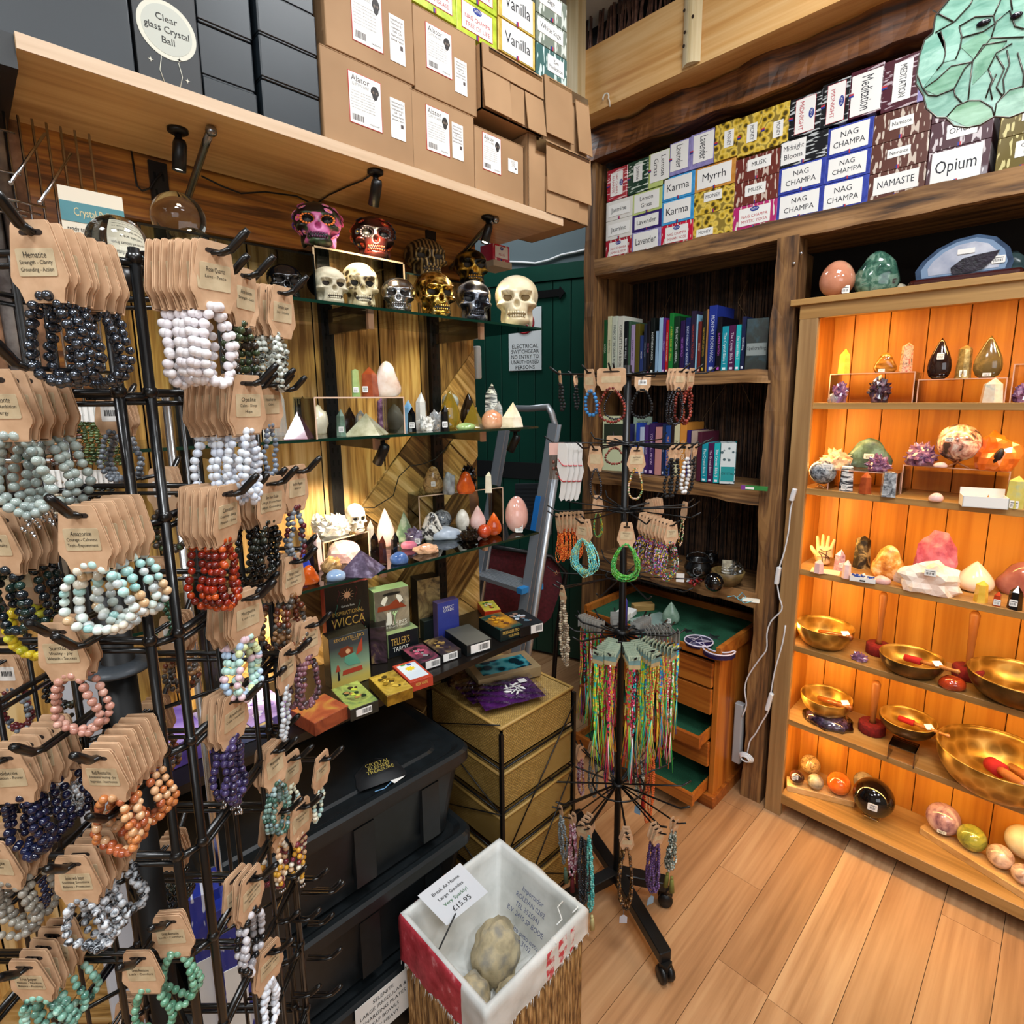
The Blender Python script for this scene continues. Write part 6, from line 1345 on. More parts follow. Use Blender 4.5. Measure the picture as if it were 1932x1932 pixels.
lead = [[(1730,140),(1742,168),(1768,150),(1795,125),(1830,118),(1836,118)], [(1742,168),(1752,180),(1768,181),(1795,170),(1800,168),(1820,130),(1838,112),(1870,72),(1932,70)], [(1785,222),(1805,200),(1828,190),(1850,190),(1872,204),(1876,220)], [(1800,168),(1802,180),(1815,195)],
 [(1775,60),(1782,80),(1784,100),(1780,118),(1768,132)], [(1765,62),(1800,42),(1830,10),(1835,0)], [(1810,50),(1815,70),(1812,90),(1803,112)], [(1810,50),(1840,32),(1875,30),(1877,45),(1855,60),(1812,72)], [(1875,30),(1888,0)], [(1835,118),(1830,160),(1827,188)], [(1838,112),(1855,85),(1900,78)], [(1870,72),(1880,40),(1905,20),(1915,50),(1932,55)],
 [(1865,130),(1880,100),(1910,82)], [(1865,130),(1872,150),(1860,185)], [(1880,105),(1895,130),(1880,165),(1890,180)], [(1876,220),(1880,195),(1905,170),(1940,160)], [(1905,-20),(1910,20)], [(1760,20),(1800,42)], [(1880,140),(1868,165),(1872,188)], [(1900,95),(1905,120),(1893,150),(1895,175),(1885,190)], [(1920,100),(1932,140),(1930,165)]]
m = MB(); LD = pl('#4f4a44', .35, metal=.8)
def ltube(pts, r=.0014, cl=False): q = tosg(pts); m.tube([(a, -.001, b) for a, b in q], r, 0, 5, closed=cl)
ltube(OUT, .0019, True)
for l in lead: ltube(l)
m.build('lead_lines', [LD], sg)
MBs = MB()
for pts, mi in (([(1828,192),(1850,190),(1872,204),(1876,220),(1850,236),(1825,240),(1787,222),(1805,200)], 3), ([(1742,168),(1768,150),(1795,125),(1830,118),(1800,166),(1768,180)], 1), ([(1767,62),(1800,42),(1810,50),(1814,72),(1803,112),(1780,118),(1784,100)], 2), ([(1838,112),(1870,72),(1900,78),(1865,130),(1835,160)], 1), ([(1880,195),(1905,170),(1940,160),(1960,200),(1905,222),(1876,218)], 1), ([(1735,105),(1745,75),(1775,60),(1784,85),(1782,112),(1768,132),(1742,165),(1731,150)], 2), ([(1812,88),(1855,60),(1870,72),(1838,112)], 1)): piece(pts, mi, .0008)
MBs.build('coloured_piece', GLS, sg)
m = MB(); q = tosg([(1856,44)])[0]; m.ball((q[0], -.002, q[1]), (.012,.004,.006), 0, 12, 8); q = tosg([(1918,30)])[0]; m.ball((q[0], -.002, q[1]), (.010,.004,.006), 0, 12, 8); m.build('eye', [pl('#140e18', .05)], sg)
m = MB(); 
for x in (1830, 1980): q = tosg([(x,-60)])[0]; m.tube([(q[0],0,q[1]),(q[0],0,1.6)], .0012, 0, 4)
m.build('hanging_wire', [LD], sg)
# ================================================================ BOOKS
def book(x0, x1, ytop, z, X, c, label, txt=None, tc='#e8e4dc', depth=.15, grp='books on the upper shelf of the timber bay', cover=None, top_slot=None, tilt=0, ybase=700):
 a, b = P(x0, ybase, X=X), P(x1, ybase, X=X); w = a.y-b.y; h = P((x0+x1)/2, ytop, X=X).z-z
 t = thing('book', label, 'book', (X, a.y, z), -PI/2, grp); cm = pl(c, .35, coat=.15) if isinstance(c, str) else c
 g = .0006; m = MB(); m.rbox((g,0,0),(w-g,.003,h), .001); m.box((g,.003,0),(g+.002,depth,h)); m.box((w-g-.002,.003,0),(w-g,depth,h)); m.build('cover', [cm], t)
 MB().box((g+.002,.003,.003),(w-g-.002,depth-.003,h-.003)).build('pages', [pl('#cfc8b6', .8)], t)
 if txt:
  m = MB().text(txt, w*.42, 0, T(w/2,-.0006,h*.5)@RY(PI/2), w=h*.7); m.box((w*.25,-.0005,h*.03),(w*.75,0,h*.08)); m.build('spine_lettering', [pl(tc, .5)], t)
 return t, w, h
zb = 1.7015; X1 = 2.135
B1 = [(1137,1144,604,'#14522c','WICCA','#cfe0c8','green Wicca book at the left end of the upper row'),(1145,1152,597,'#d5d6b0','ESSENTIAL','#3a3a20','cream book beside the green Wicca one'),(1153,1163,597,'#cfd6c4','MAGIC OF THE ORDER BOOK','#2a3a4a','pale grey-green thick book'),(1164,1175,597,'#d6d6c8','COMPLETE STAR BOOK','#2a2a2a','off-white thick book'),
(1176,1183,606,'#101214','BOOK OF SPELLS','#d8dce0','thin black book after the off-white one'),(1184,1188,606,'#3c5a44',None,None,'thin grey-green book'),(1189,1196,613,'#a894b8','MODERN SPELLS','#4a2a60','lilac book'),(1197,1205,611,'#5a5018',None,None,'olive brown book'),(1206,1212,633,'#2a3a70','MOON','#e8e8f0','short navy book with white title'),(1213,1218,612,'#23283a','CRYSTAL MAGIC','#8a9ab0','thin slate-blue book'),
(1219,1224,606,'#181014','PINK TALES','#c85a8a','thin black book with pink title'),(1225,1233,600,'#121613','NORTHERN MAGICK','#e6ece6','black book titled Northern Magick'),(1235,1240,625,'#8fb0cc',None,None,'thin light blue book'),(1241,1248,600,'#9cc0dc',None,None,'pale blue tall book'),(1248,1253,600,'#5a2a7a','SPELLCRAFT','#d8c0e8','violet book beside the red one'),(1254,1259,604,'#b81c20','MODERN GUIDE TO WITCHCRAFT','#f0e0c0','bright red book'),
(1260,1268,591,'#1c7a34','A GREEN BOOK OF SPELLS','#d8d040','bright green book'),(1269,1279,597,'#16341f','THE WITCHES HERBAL','#cfd8cf','dark green book beside the bright green one'),(1281,1289,605,'#2c1846','HEX LIFE WILD','#b06ad0','dark purple book with violet title'),(1290,1299,600,'#1c2458','EARTH MAGIC OF SEASONS','#c8d0e8','navy book'),(1300,1309,587,'#2c2238','NORTHERN TRADITION','#b04030','dark book with red title'),(1310,1313,594,'#8ab8d0',None,None,'very thin sky blue book'),(1314,1320,607,'#6a2420','BRIDGET','#e0b0a0','brick red book'),
(1321,1328,587,'#20201c','THE COMPLETE ELEMENTS','#c8a030','black book with gold title'),(1329,1332,584,'#a8784a',None,None,'thin tan book'),(1333,1348,577,'#25368c','MONTHLY MOON MAGIC','#dfe6f8','thick royal blue book, tallest in the row'),(1349,1358,598,'#120f18','SUMMER WITCH','#b04ab0','black book with magenta title'),(1359,1371,616,'#1a8ea0','The Crystal Bible 1','#e0f4f4','teal crystal book, upper row'),(1372,1384,614,'#4c1c46','The Crystal Bible 2','#d8c8d8','plum crystal book, upper row'),(1385,1394,613,'#25b0b4','The Crystal Bible 3','#fff0f8','turquoise crystal book, upper row'),(1395,1403,598,'#1c2448','Spellcrafting','#e0e6f0','navy book at the right end of the upper row')]
for (x0,x1,yt,c,tx,tc,lb) in B1: book(x0,x1,yt,zb,X1 if x1 < 1355 else 2.09,c,lb,tx,tc or '#fff',grp='books on the upper shelf of the timber bay')
# cover-facing book at the end, leaning with its front to the aisle
def facing(x0, x1, yt, yb, z, X, c, label, words, tc='#e0e0e0', grp='books on the upper shelf of the timber bay', panel=None, rz=-PI/2+.35, th=.02):
 a, b = P(x0, yb, X=X), P(x1, yb, X=X); w = (a.y-b.y); h = P((x0+x1)/2, yt, X=X).z-z
 t = thing('book', label, 'book', (X, a.y, z), rz, grp); cm = c if not isinstance(c, str) else pl(c, .3, coat=.2)
 MB().rbox((0,0,0),(w,th,h), .001).build('cover', [cm], t); m = MB()
 if panel: m.box((w*.05,-.0006,h*panel[0]),(w*.95,0,h*panel[1]), 1)
 for (s_, v, hh) in words: m.text(s_, hh*h, 2 if panel and panel[0] < v < panel[1] else 0, T(w/2,-.0012,v*h), w=w*.85)
 m.build('cover_print', [pl(tc, .5), pl(panel[2] if panel else tc, .6), INK], t)
 return t
facing(1404, 1442, 600, 706, zb, 2.075, art(['#0e1216','#182420','#23404a'], 14), 'dark book facing forward with a grey handwritten-style panel', (('Spellcrafting',.42,.07),), panel=(.28,.52,'#7d8684'))
zc = 1.2665; X2 = 2.10; g2_ = 'books on the second shelf of the timber bay'
facing(1136, 1176, 785, 890, zc, 2.10, '#c9cfa8', 'pale green book facing forward behind the necklace stand', (('BY STEWART, N.D.',.93,.04),), tc='#2a3a20', grp=g2_, panel=(.5,.86,'#1d2a16'))
facing(1193, 1222, 786, 890, zc, 2.17, '#9cb4a4', 'grey-green book facing forward, right of the stand pole', (('WITCH',.9,.04),), tc='#2a3a30', grp=g2_)
B2 = [(1180,1186,800,'#2a2a5c',None,None,'thin navy book left of the pole, second row'),(1198,1204,798,'#2a4ab0',None,None,'cobalt blue thin book'),(1205,1213,806,'#b8c4dc',None,None,'pale blue-white book'),(1214,1221,802,'#4a2a6a','ANGELS','#e0d0e8','purple book, left of two'),(1222,1232,799,'#3c2458','YOUR FULL MOON','#d8b8e0','purple book, right of two'),(1234,1246,806,'#c88a84','',None,'salmon pink book'),(1247,1252,800,'#1c2c4c','Lunar','#c8d4e8','thin dark blue book beside the pink one'),(1253,1262,803,'#2a4a8c','THE NATURAL SPELL','#f0a060','blue book with orange title'),(1263,1268,802,'#2a1c1c',None,None,'thin dark brown book'),(1269,1279,800,'#cfc8a0','ASTROLOGY','#3a3a2a','cream book, second row'),(1280,1292,797,'#d08a3a','Chakra FIX','#fff4e0','orange and white book'),(1293,1300,812,'#33246a',None,None,'indigo book'),(1301,1312,813,'#b8a090',None,None,'beige book behind the hanging bracelets'),(1313,1321,815,'#4a1c2c',None,None,'maroon book behind the hanging bracelets'),(1322,1333,836,'#1a8ea0','The Crystal Bible 1','#e0f4f4','teal crystal book, second row'),(1334,1344,836,'#4c1c46','The Crystal Bible 2','#d8c8d8','plum crystal book, second row'),(1345,1356,836,'#25b0b4','The Crystal Bible 3','#fff0f8','turquoise crystal book, second row')]
for (x0,x1,yt,c,tx,tc,lb) in B2: book(x0,x1,yt,zc,2.13 if x1 < 1320 else 2.08,c,lb,tx or None,tc or '#fff',grp=g2_,ybase=900)
facing(1357, 1383, 836, 915, zc, 2.075, noisy(((.28,'#39525a'),(.4,'#c9d0d0')), 60, .3, tex='VORONOI'), 'slipcase with printed pebbles and a teal panel, right end of the second row', (('CRYSTAL',.25,.05),), tc='#ffffff', grp=g2_, panel=(.06,.42,'#148a8c'), rz=-PI/2+.5, th=.08)
# loose things on the book shelves
p = P(1417, 926, Z=1.266); t = thing('incense_packet', 'green and purple slim packet lying on the second book shelf', 'packet', (p.x+.03, p.y, 1.266), -PI/2+.25); MB().rbox((-.045,-.012,0),(.045,.012,.014), .001).build('packet', [pl('#2f7a3c', .4)], t); MB().box((-.030,-.0124,.003),(.0,-.012,.011)).build('label', [PAPER], t); MB().box((-.0455,-.0123,.0),(-.03,.0,.0145)).build('purple_end', [pl('#7a3a8c', .4)], t)
zt = .8615
def cauldron(px, py, w, label, lid=False):
 p = P(px, py, Z=zt); r = w/2*mpp(p); p += hd(p)*r; t = thing('cauldron', label, 'cauldron', (p.x, p.y, zt), face_cam(p)); BK = pl('#0a0a0b', .25, coat=.4)
 m = MB().lathe([(1e-5,r*.15),(r*.6,r*.2),(r*.95,r*.6),(r,r*.95),(r*.8,r*1.35),(r*.78,r*1.45),(r*.88,r*1.5),(r*.8,r*1.52),(r*.7,r*1.4),(r*.8,r*.9),(1e-5,r*.3)], 0, 28)
 for a in (0.5,2.6,4.7): m.tube([(r*.5*math.cos(a), r*.5*math.sin(a), r*.3),(r*.6*math.cos(a), r*.6*math.sin(a), 0)], r*.09, 0, 6)
 m.build('pot', [BK], t); m = MB(); m.tube([(-r*.85,0,r*1.4)]+[(-r*.85*math.cos(a), 0, r*1.4+r*.6*math.sin(a)) for a in (.5,1,1.57,2.1,2.6)]+[(r*.85,0,r*1.4)], r*.05, 0, 6, M=RX(-.9)@T(0,-r*.5,r*.1)); m.build('handle', [BK], t)
 m = MB(); m.tube([(r*.3*math.cos(2*PI*i/20), -r*.99, r*.85+r*.3*math.sin(2*PI*i/20)) for i in range(20)], r*.03, 0, 4, closed=True); m.tube([(r*.3*math.sin(4*PI/5*i), -r*.99, r*.85+r*.3*math.cos(4*PI/5*i)) for i in range(5)], r*.02, 0, 4, closed=True); m.build('pentacle', [pl('#8a8d90', .4, metal=.6)], t)
cauldron(1315, 1100, 52, 'larger black cauldron with a pentacle on the third book shelf'); cauldron(1340, 1072, 30, 'small black cauldron behind the larger one')
p = P(1372, 1112, Z=zt); r = 31*mpp(p); p += hd(p)*r*.8; t = thing('wooden_bowl', 'olive wooden bowl holding a smudge bundle and a clear bag', 'bowl', (p.x, p.y, zt)); MB().lathe([(1e-5,0),(r*.45,0),(r*.8,r*.35),(r,r*.95),(r*.94,r*.97),(r*.7,r*.4),(1e-5,r*.1)], 0, 30).build('bowl', [two('#4a3a20', '#7a6238', 20, .35)], t)
m = MB().tube([(-.2*r,0,r*.6),(0,.1*r,r*1.6)], r*.3, 0, 10); 
for i in range(5): m.tube([(-.2*r+.05*r*i+r*.31*math.cos(a), .02*r*i+r*.31*math.sin(a), r*(.75+.16*i)) for a in [j*PI/4 for j in range(8)]], r*.025, 1, 4, closed=True)
m.v = [(x+p.x, y+p.y, z+zt) for x, y, z in m.v]; tag(m.build('smudge_bundle', [noisy(((.3,'#6b6252'),(.7,'#a89e86')), 60, .9, bump=.5), PAPER], world=True), 'string-wrapped grey herb bundle standing in the wooden bowl', 'herb bundle')
m = MB(); rock(m, r*.5, r*.4, r*.5, 0, T(p.x+.1*r, p.y-.45*r, zt+r*.75), .5, 2.5, 3, facet=True, seed=8); tag(m.build('plastic_bag', [thin_clear((.85,.88,.9), .1, .2)], world=True), 'crumpled clear bag with a white tag in the wooden bowl', 'bag')
stone('ball', 'black_dome', 'glossy black round trinket box in front of the wooden bowl', 'ornament', 1346, 1120, 36, 30, zt, pl('#08080a', .08, coat=.5))
p = P(1283, 1098, Z=zt); t = MB().box((-.016,0,0),(.016,.0015,.036)); tag(t.build('price_card', [PAPER], loc=(p.x, p.y, zt), rotz=face_cam(p)), 'white price card standing beside the cauldron', 'price card')
p = P(1306, 1104, Z=zt); m = MB()
for i in range(30): m.ball((rnd(-.03,.03), rnd(-.018,.018), rnd(.004,.02)), .006, i%2, 6, 4)
tag(m.build('red_bead_pile', [pl('#8a1c1c', .3), pl('#3a1214', .4)], loc=(p.x+.02,p.y,zt)), 'heap of dark red beads at the foot of the cauldron', 'beads', kind='stuff')
p = P(1300, 1096, Z=zt); tag(MB().rbox((-.02,-.008,0),(.02,.008,.004), .003).build('clear_token', [pl('#b9c0c4', .2)], loc=(p.x,p.y,zt), rotz=.3), 'flat silvery token on the third book shelf', 'token')
m = MB(); pts = [P(x, y, Z=zt+.004) for x, y in ((1372,1126),(1385,1124),(1395,1132),(1408,1128),(1400,1118),(1390,1128),(1405,1138),(1420,1134))]; m.tube(pts, .0015, 0, 5); tag(m.build('blue_string', [pl('#5aa8c0', .7)], world=True), 'pale blue knotted string trailing off the third shelf', 'string')
p = P(1412, 1136, Z=zt); tag(MB().rbox((-.03,-.02,0),(.03,.02,.004), .003).build('white_card', [pl('#c9ccc8', .6)], loc=(p.x+.02,p.y,zt), rotz=-1.2), 'white folded card under the blue string', 'card')
# ================================================================ FLOOR-STANDING THINGS
# chest of drawers with green top
CXF, CY0_, CY1_, CH = 1.895, .865, 1.49, .655
ORW = wood('#7a3a10', '#a65c1c', '#bb7228', 2, 3, .4, .1); ORH = wood('#6e340e', '#965018', '#ab6624', 1, 3, .4, .1); BAIZE = noisy(((.3,'#0c3f26'),(.7,'#14573a')), 200, .95)
ch = thing('drawer_chest', 'reddish wooden chest of drawers with a green baize top, behind the necklace stand', 'chest of drawers', (2.1, 1.18, 0))
m = MB(); m.box((CXF+.02,CY0_,.05),(2.30,CY0_+.02,CH-.03)); m.box((CXF+.02,CY1_-.02,.05),(2.30,CY1_,CH-.03)); m.box((2.29,CY0_,.05),(2.30,CY1_,CH-.03)); m.box((CXF+.02,CY0_,CH-.045),(2.30,CY1_,CH-.03)); m.build('carcass', [ORW], ch, world=True)
m = MB(); m.rbox((CXF-.0,CY0_-.012,0),(2.30,CY1_+.012,.05), .004); m.build('plinth', [ORH], ch, world=True)
m = MB(); m.box((CXF-.005,CY0_-.012,CH-.03),(2.31,CY1_+.012,CH-.012)); m.box((CXF-.005,CY0_-.012,CH-.012),(2.31,CY0_+.006,CH+.022)); m.box((CXF-.005,CY1_-.006,CH-.012),(2.31,CY1_+.012,CH+.022)); m.box((CXF-.005,CY0_,CH-.012),(CXF+.004,CY1_,CH-.002)); m.box((2.295,CY0_,CH-.012),(2.31,CY1_,CH+.022)); m.build('top_rim', [ORH], ch, world=True)
MB().box((CXF+.004,CY0_+.006,CH-.012),(2.295,CY1_-.006,CH-.008)).build('baize_top', [BAIZE], ch, world=True)
hh = (CH-.05-.05)/5
for i in range(5):
 z0 = .055+hh*i; pull = {1:.0, 2:.075, 0:.11}.get(i, 0); x0 = CXF-pull
 d = MB(); d.rbox((x0,CY0_+.02,z0+.004),(x0+.018,CY1_-.02,z0+(hh-.006 if not pull else hh*.45)), .003); d.box((x0+.018,CY0_+.026,z0+.004),(2.2,CY0_+.034,z0+(hh*.7 if not pull else hh*.42))); d.box((x0+.018,CY1_-.034,z0+.004),(2.2,CY1_-.026,z0+(hh*.7 if not pull else hh*.42)))
 o = d.build('drawer', [ORH], ch, world=True); MB().box((x0+.018,CY0_+.034,z0+.006),(2.2,CY1_-.034,z0+.014)).build('drawer_lining', [BAIZE], o, world=True)
zc_ = CH-.0075
stone('flame', 'polished_stone', 'grey-green flame stone standing on the green baize', 'crystal', 1265, 1182, 33, 44, zc_, 'jade', stick=(-.1,.2), ssz=.018, sqz=.5)
def star(px, py, R_, label, n=5):
 p = P(px, py, Z=zc_); m = MB(); m.prism([((R_ if i%2==0 else R_*.45)*math.cos(PI*i/n), (R_ if i%2==0 else R_*.45)*math.sin(PI*i/n)) for i in range(2*n)], .012, 0, T(0,0,.0)@RX(PI/2)@T(0,-.012,0)); tag(m.build('star_stone', [noisy(((.3,'#1c2422'),(.7,'#3c4844')), 30, .3, coat=.3)], loc=(p.x,p.y,zc_), rotz=rnd(0,1)), label, 'ornament', 'dark stone stars on the chest')
star(1298, 1190, .030, 'dark star-shaped stone beside the flame stone'); star(1248, 1192, .028, 'dark star-shaped stone behind the thread bracelets'); star(1345, 1202, .036, 'larger dark star-shaped stone at the right of the baize')
VEL = pl('#1c1440', .35); WHR = pl('#c9c4d8', .4)
p = P(1318, 1214, Z=zc_); t = thing('moon_ornament', 'round purple pentacle dish, middle of the triple moon ornament', 'ornament', (p.x,p.y,zc_)); MB().lathe([(1e-5,0),(.055,0),(.055,.010),(1e-5,.010)], 0, 32).build('disc', [VEL], t)
m = MB(); m.tube([(.054*math.cos(2*PI*i/32),.054*math.sin(2*PI*i/32),.011) for i in range(32)], .003, 0, 6, closed=True); m.tube([(.05*math.sin(4*PI/5*i),.05*math.cos(4*PI/5*i),.011) for i in range(5)], .0018, 0, 5, closed=True); m.build('pentacle', [WHR], t)
p = P(1348, 1222, Z=zc_); t = thing('moon_ornament', 'purple crescent moon piece with white rim, right of the pentacle dish', 'ornament', (p.x-.015,p.y-.025,zc_), .3)
cres = [(.06*math.cos(a), .06*math.sin(a)) for a in [PI/2+PI*i/14 for i in range(15)]]+[(.012+.045*math.cos(a)-.0, .052*math.sin(a)) for a in [3*PI/2-PI*i/14 for i in range(1,14)]]
MB().prism([(x,-y) for x, y in cres], .010, 0, RX(PI/2)@T(0,-.010,0)).build('crescent', [VEL], t); MB().tube([(x, y, .010) for x, y in cres], .003, 0, 5, closed=True).build('white_rim', [WHR], t)
for (px, py, c, lb, hgt) in ((1166, 1205, '#d9641c', 'orange taper candle standing on the chest', .115), (1174, 1200, '#3a3a8c', 'blue taper candle standing beside the orange one', .13)):
 p = P(px, py, Z=zc_); tag(MB().lathe([(.0085,0),(.0075,hgt),(.002,hgt+.012),(1e-5,hgt+.013)], 0, 12).build('candle', [pl(c, .4, sss=.2)], loc=(p.x+.05,p.y+.02,zc_)), lb, 'candle')
p = P(1160, 1185, Z=zc_); m = MB().rbox((-.07,-.03,0),(.02,.03,.035), .006); m.rbox((.03,-.03,0),(.09,.03,.025), .006); tag(m.build('white_box', [PAPER], loc=(p.x+.10,p.y+.03,zc_), rotz=.2), 'white card boxes behind the candles on the chest', 'box')
p = P(1212, 1165, Z=zc_); m = MB().rbox((-.05,-.02,0),(.05,.02,.03), .004); tag(m.build('wooden_block', [wood('#8a6a3a','#a8854c','#c09c62',0,5)], loc=(p.x+.08,p.y+.05,zc_), rotz=-.6), 'small light wooden block at the back of the chest', 'block')
p = P(1228, 1180, Z=zc_); m = MB().box((-.09,-.06,0),(.09,.06,.003)); tag(m.build('glass_tray', [pl('#8aa098', .1, coat=.5)], loc=(p.x+.05,p.y+.02,zc_), rotz=-.3), 'flat clear glass tray on the baize behind the flame stone', 'tray')
# white cable with inline switches by the cupboard
WC_ = pl('#d8d8da', .35)
def pcable(pts, label, X=2.045, r=.0028):
 t = thing('power_cable', label, 'cable', P(*pts[-1][:2], X=X)); q = [P(x, y, X=X) for x, y in pts]
 Q = [q[0]]
 for i in range(len(q)-1):
  a, b, c, d = q[max(0,i-1)], q[i], q[i+1], q[min(len(q)-1,i+2)]
  for k in (1,2,3,4): u = k/4; Q.append(.5*((2*b)+(-a+c)*u+(2*a-5*b+4*c-d)*u*u+(-a+3*b-3*c+d)*u**3))
 MB().tube(Q, r, 0, 6).build('wire', [WC_], t, world=True); return t
def switch(t, px0, py0, px1, py1, X=2.04):
 a, b = P(px0, py0, X=X), P(px1, py1, X=X); M = Matrix.Translation(a) @ (b-a).to_track_quat('Z','Y').to_matrix().to_4x4(); L = (b-a).length
 MB().rbox((-.009,-.008,0),(.009,.008,L), .006, 0, M).build('inline_switch', [WC_], t, world=True)
t = pcable([(1501,925),(1492,960),(1488,1000),(1480,1040),(1470,1072),(1466,1095),(1470,1125),(1475,1150),(1455,1172),(1447,1195),(1446,1225),(1432,1245),(1412,1275),(1405,1300),(1408,1330),(1400,1352)], 'white lamp cable with a switch running down the rustic post beside the cupboard'); switch(t, 1470, 1070, 1465, 1102); switch(t, 1500, 922, 1493, 945)
t = pcable([(1482,1180),(1476,1215),(1462,1265),(1454,1310),(1450,1340),(1436,1365),(1425,1385),(1415,1398),(1410,1420)], 'second white cable with an inline switch, ending in a coiled bundle'); switch(t, 1456, 1308, 1447, 1340)
m = MB(); c = P(1407, 1430, X=2.03)
for k in range(5): m.tube([(c.x+.004*k-.01, c.y+(.016+.003*k)*math.cos(a), c.z+(.010+.002*k)*math.sin(a)) for a in [2*PI*i/14 for i in range(14)]], .0026, 0, 5, closed=True)
m.build('cable_coil', [WC_], t, world=True)
a, b = P(1396, 1330, X=2.05), P(1392, 1442, X=2.05); t = MB().rbox((2.05,a.y-.012,b.z),(2.08,a.y+.022,a.z), .006); tag(t.build('power_strip', [pl('#9a9c9e', .5)], world=True), 'grey power strip standing upright against the post', 'power strip')
# white wall-mounted sensor at the end of the plank wall
p = P(883, 685, X=1.19); t = thing('wall_sensor', 'white rounded plastic box fixed at the edge of the plank wall', 'wall box', (1.19, 1.42, p.z)); m = MB().rbox((0,-.028,-.052),(.022,.028,.052), .009); m.build('cover', [pl('#d8dadb', .35)], t); m = MB(); [m.box((-.001,-.010+.006*k,.025),(0,-.007+.006*k,.04)) for k in range(3)]; m.build('vent_slots', [pl('#55585a', .5)], t)
# safety sign on the green door
a, b = PD(961, 700), PD(1022, 699); u0, u1 = (a-DP).dot(DD), (b-DP).dot(DD); zt_ = PD(1021, 578).z; z0 = a.z
sgn = thing('safety_sign', 'white safety sign on the green door: electrical switchgear, no entry', 'sign', DP+DD*u1, 0)
w = abs(u0-u1); h = zt_-z0; Ms = basis((DP+DD*u0+Vector((0,0,z0))+DN*.003), -DD if u1 < u0 else DD, -DN, (0,0,1))
MB().rbox((0,0,0),(w,.002,h), .003, 0, Ms).build('sign_plate', [pl('#e4ecee', .4)], sgn, world=True)
m = MB()
for i, s_ in enumerate(('ELECTRICAL','SWITCHGEAR','NO ENTRY TO','UNAUTHORISED','PERSONS')): m.text(s_, w*.105, 0, Ms@T(w/2,-.0008,h*(.39-.085*i)), w=w*.84)
cz_ = h*.76; m.tube([Ms@Vector((w/2+w*.27*math.cos(a), -.001, cz_+w*.27*math.sin(a))) for a in [2*PI*i/40 for i in range(40)]], w*.028, 1, 6, closed=True)
m.tube([Ms@Vector((w/2-w*.19,-.001,cz_+w*.19)), Ms@Vector((w/2+w*.19,-.001,cz_-w*.19))], w*.022, 1, 6)
for pts in ([(0,.14),(.02,-.02),(.10,-.2)], [(.0,.0),(-.06,-.1),(-.10,-.2)], [(-.12,.06),(0,.1),(.1,.02)]): m.tube([Ms@Vector((w/2+x*w,-.0006,cz_+z*w)) for x, z in pts], w*.018, 0, 5)
q = Ms@Vector((w/2,-.001,cz_+.18*w)); m.ball(tuple(q), w*.035, 0, 10, 6); m.build('printed_lettering', [INK, pl('#9c1420', .4)], sgn, world=True)
# ---- step ladder
lad = thing('step_ladder', 'folded aluminium step ladder with blue joints in front of the green door', 'ladder', P(940, 1300, D=2.1)*1)
lad.location.z = 0
lt, lb_ = P(953, 800, D=2.38), P(889, 1175, D=2.25); rt, rb = P(1047, 800, D=2.18), P(985, 1180, D=2.06)
def ext(a, b): t_ = a.z/(a.z-b.z); return a+(b-a)*t_
lf, rf = ext(lt, lb_), ext(rt, rb)
def rail(m, a, b, w=.026, d=.046, mi=0):
 z = (b-a).normalized(); x = (rt-lt).normalized(); y = z.cross(x).normalized(); x = y.cross(z); M = basis(a, x, y, z); L = (b-a).length
 m.box((-d/2,-w/2,0),(d/2,-w/2+.003,L), mi, M); m.box((-d/2,w/2-.003,0),(d/2,w/2,L), mi, M); m.box((-d/2,-w/2,0),(-d/2+.003,w/2,L), mi, M); return M
for a, b in ((lt, lf), (rt, rf)): m = MB(); rail(m, b, a); m.build('front_rail', [ALU], lad, world=True)
ctl, ctr = P(965, 772, D=2.36), P(1034, 770, D=2.17)
m = MB(); m.tube([lt+(lf-lt)*.3, lt, lt+(ctl-lt)*.55+Vector((0,0,.012)), ctl+Vector((0,0,.004)), (ctl+ctr)/2, ctr+Vector((0,0,.004)), rt+(ctr-rt)*.5+Vector((0,0,.012)), rt, rt+(rf-rt)*.3], .013, 0, 10); m.build('safety_hoop', [ALU], lad, world=True)
off = FH*.10+RH*.04
for a, b in ((lt+(lf-lt)*.2+off*.3, lf+off), (rt+(rf-rt)*.12+RH*.035, rf+RH*.05+FH*.04)): m = MB(); m.tube([b, a], .014, 0, 8); m.build('rear_leg', [ALU], lad, world=True)
for py, c in ((1092, '#2a6fb8'), (1280, '#2a6fb8')):
 z = P(900, py, D=2.2).z; tl, tr = (z-lf.z)/(lt.z-lf.z), (z-rf.z)/(rt.z-rf.z); A, B = lf+(lt-lf)*tl, rf+(rt-rf)*tr; x = (B-A); L = x.length; x.normalize(); y = Vector((-x.y, x.x, 0)); y = y if y.dot(FH) > 0 else -y; M = basis(A, x, y, (0,0,1))
 o = MB().box((.01,-.045,-.008),(L-.01,.055,.008), 0, M); 
 for i in range(7): o.box((.012,-.04+.013*i,.008),(L-.012,-.035+.013*i,.010), 0, M)
 s_ = o.build('step', [ALU], lad, world=True); [MB().box(a_, b_, 0, M).build('blue_end_cap', [pl('#2f86cc', .4)], s_, world=True) for a_, b_ in (((-.014,-.05,-.011),(.014,-.01,.011)), ((L-.014,-.05,-.011),(L+.014,-.01,.011)), ((L+.0,.03,-.011),(L+.03,.055,.011)))]
pa, pb = P(975, 925, D=2.38), P(1022, 925, D=2.2); x = (pb-pa).normalized(); y = Vector((0,0,1)); zt1_, zb1 = P(990, 918, D=2.3).z, P(985, 1010, D=2.3).z
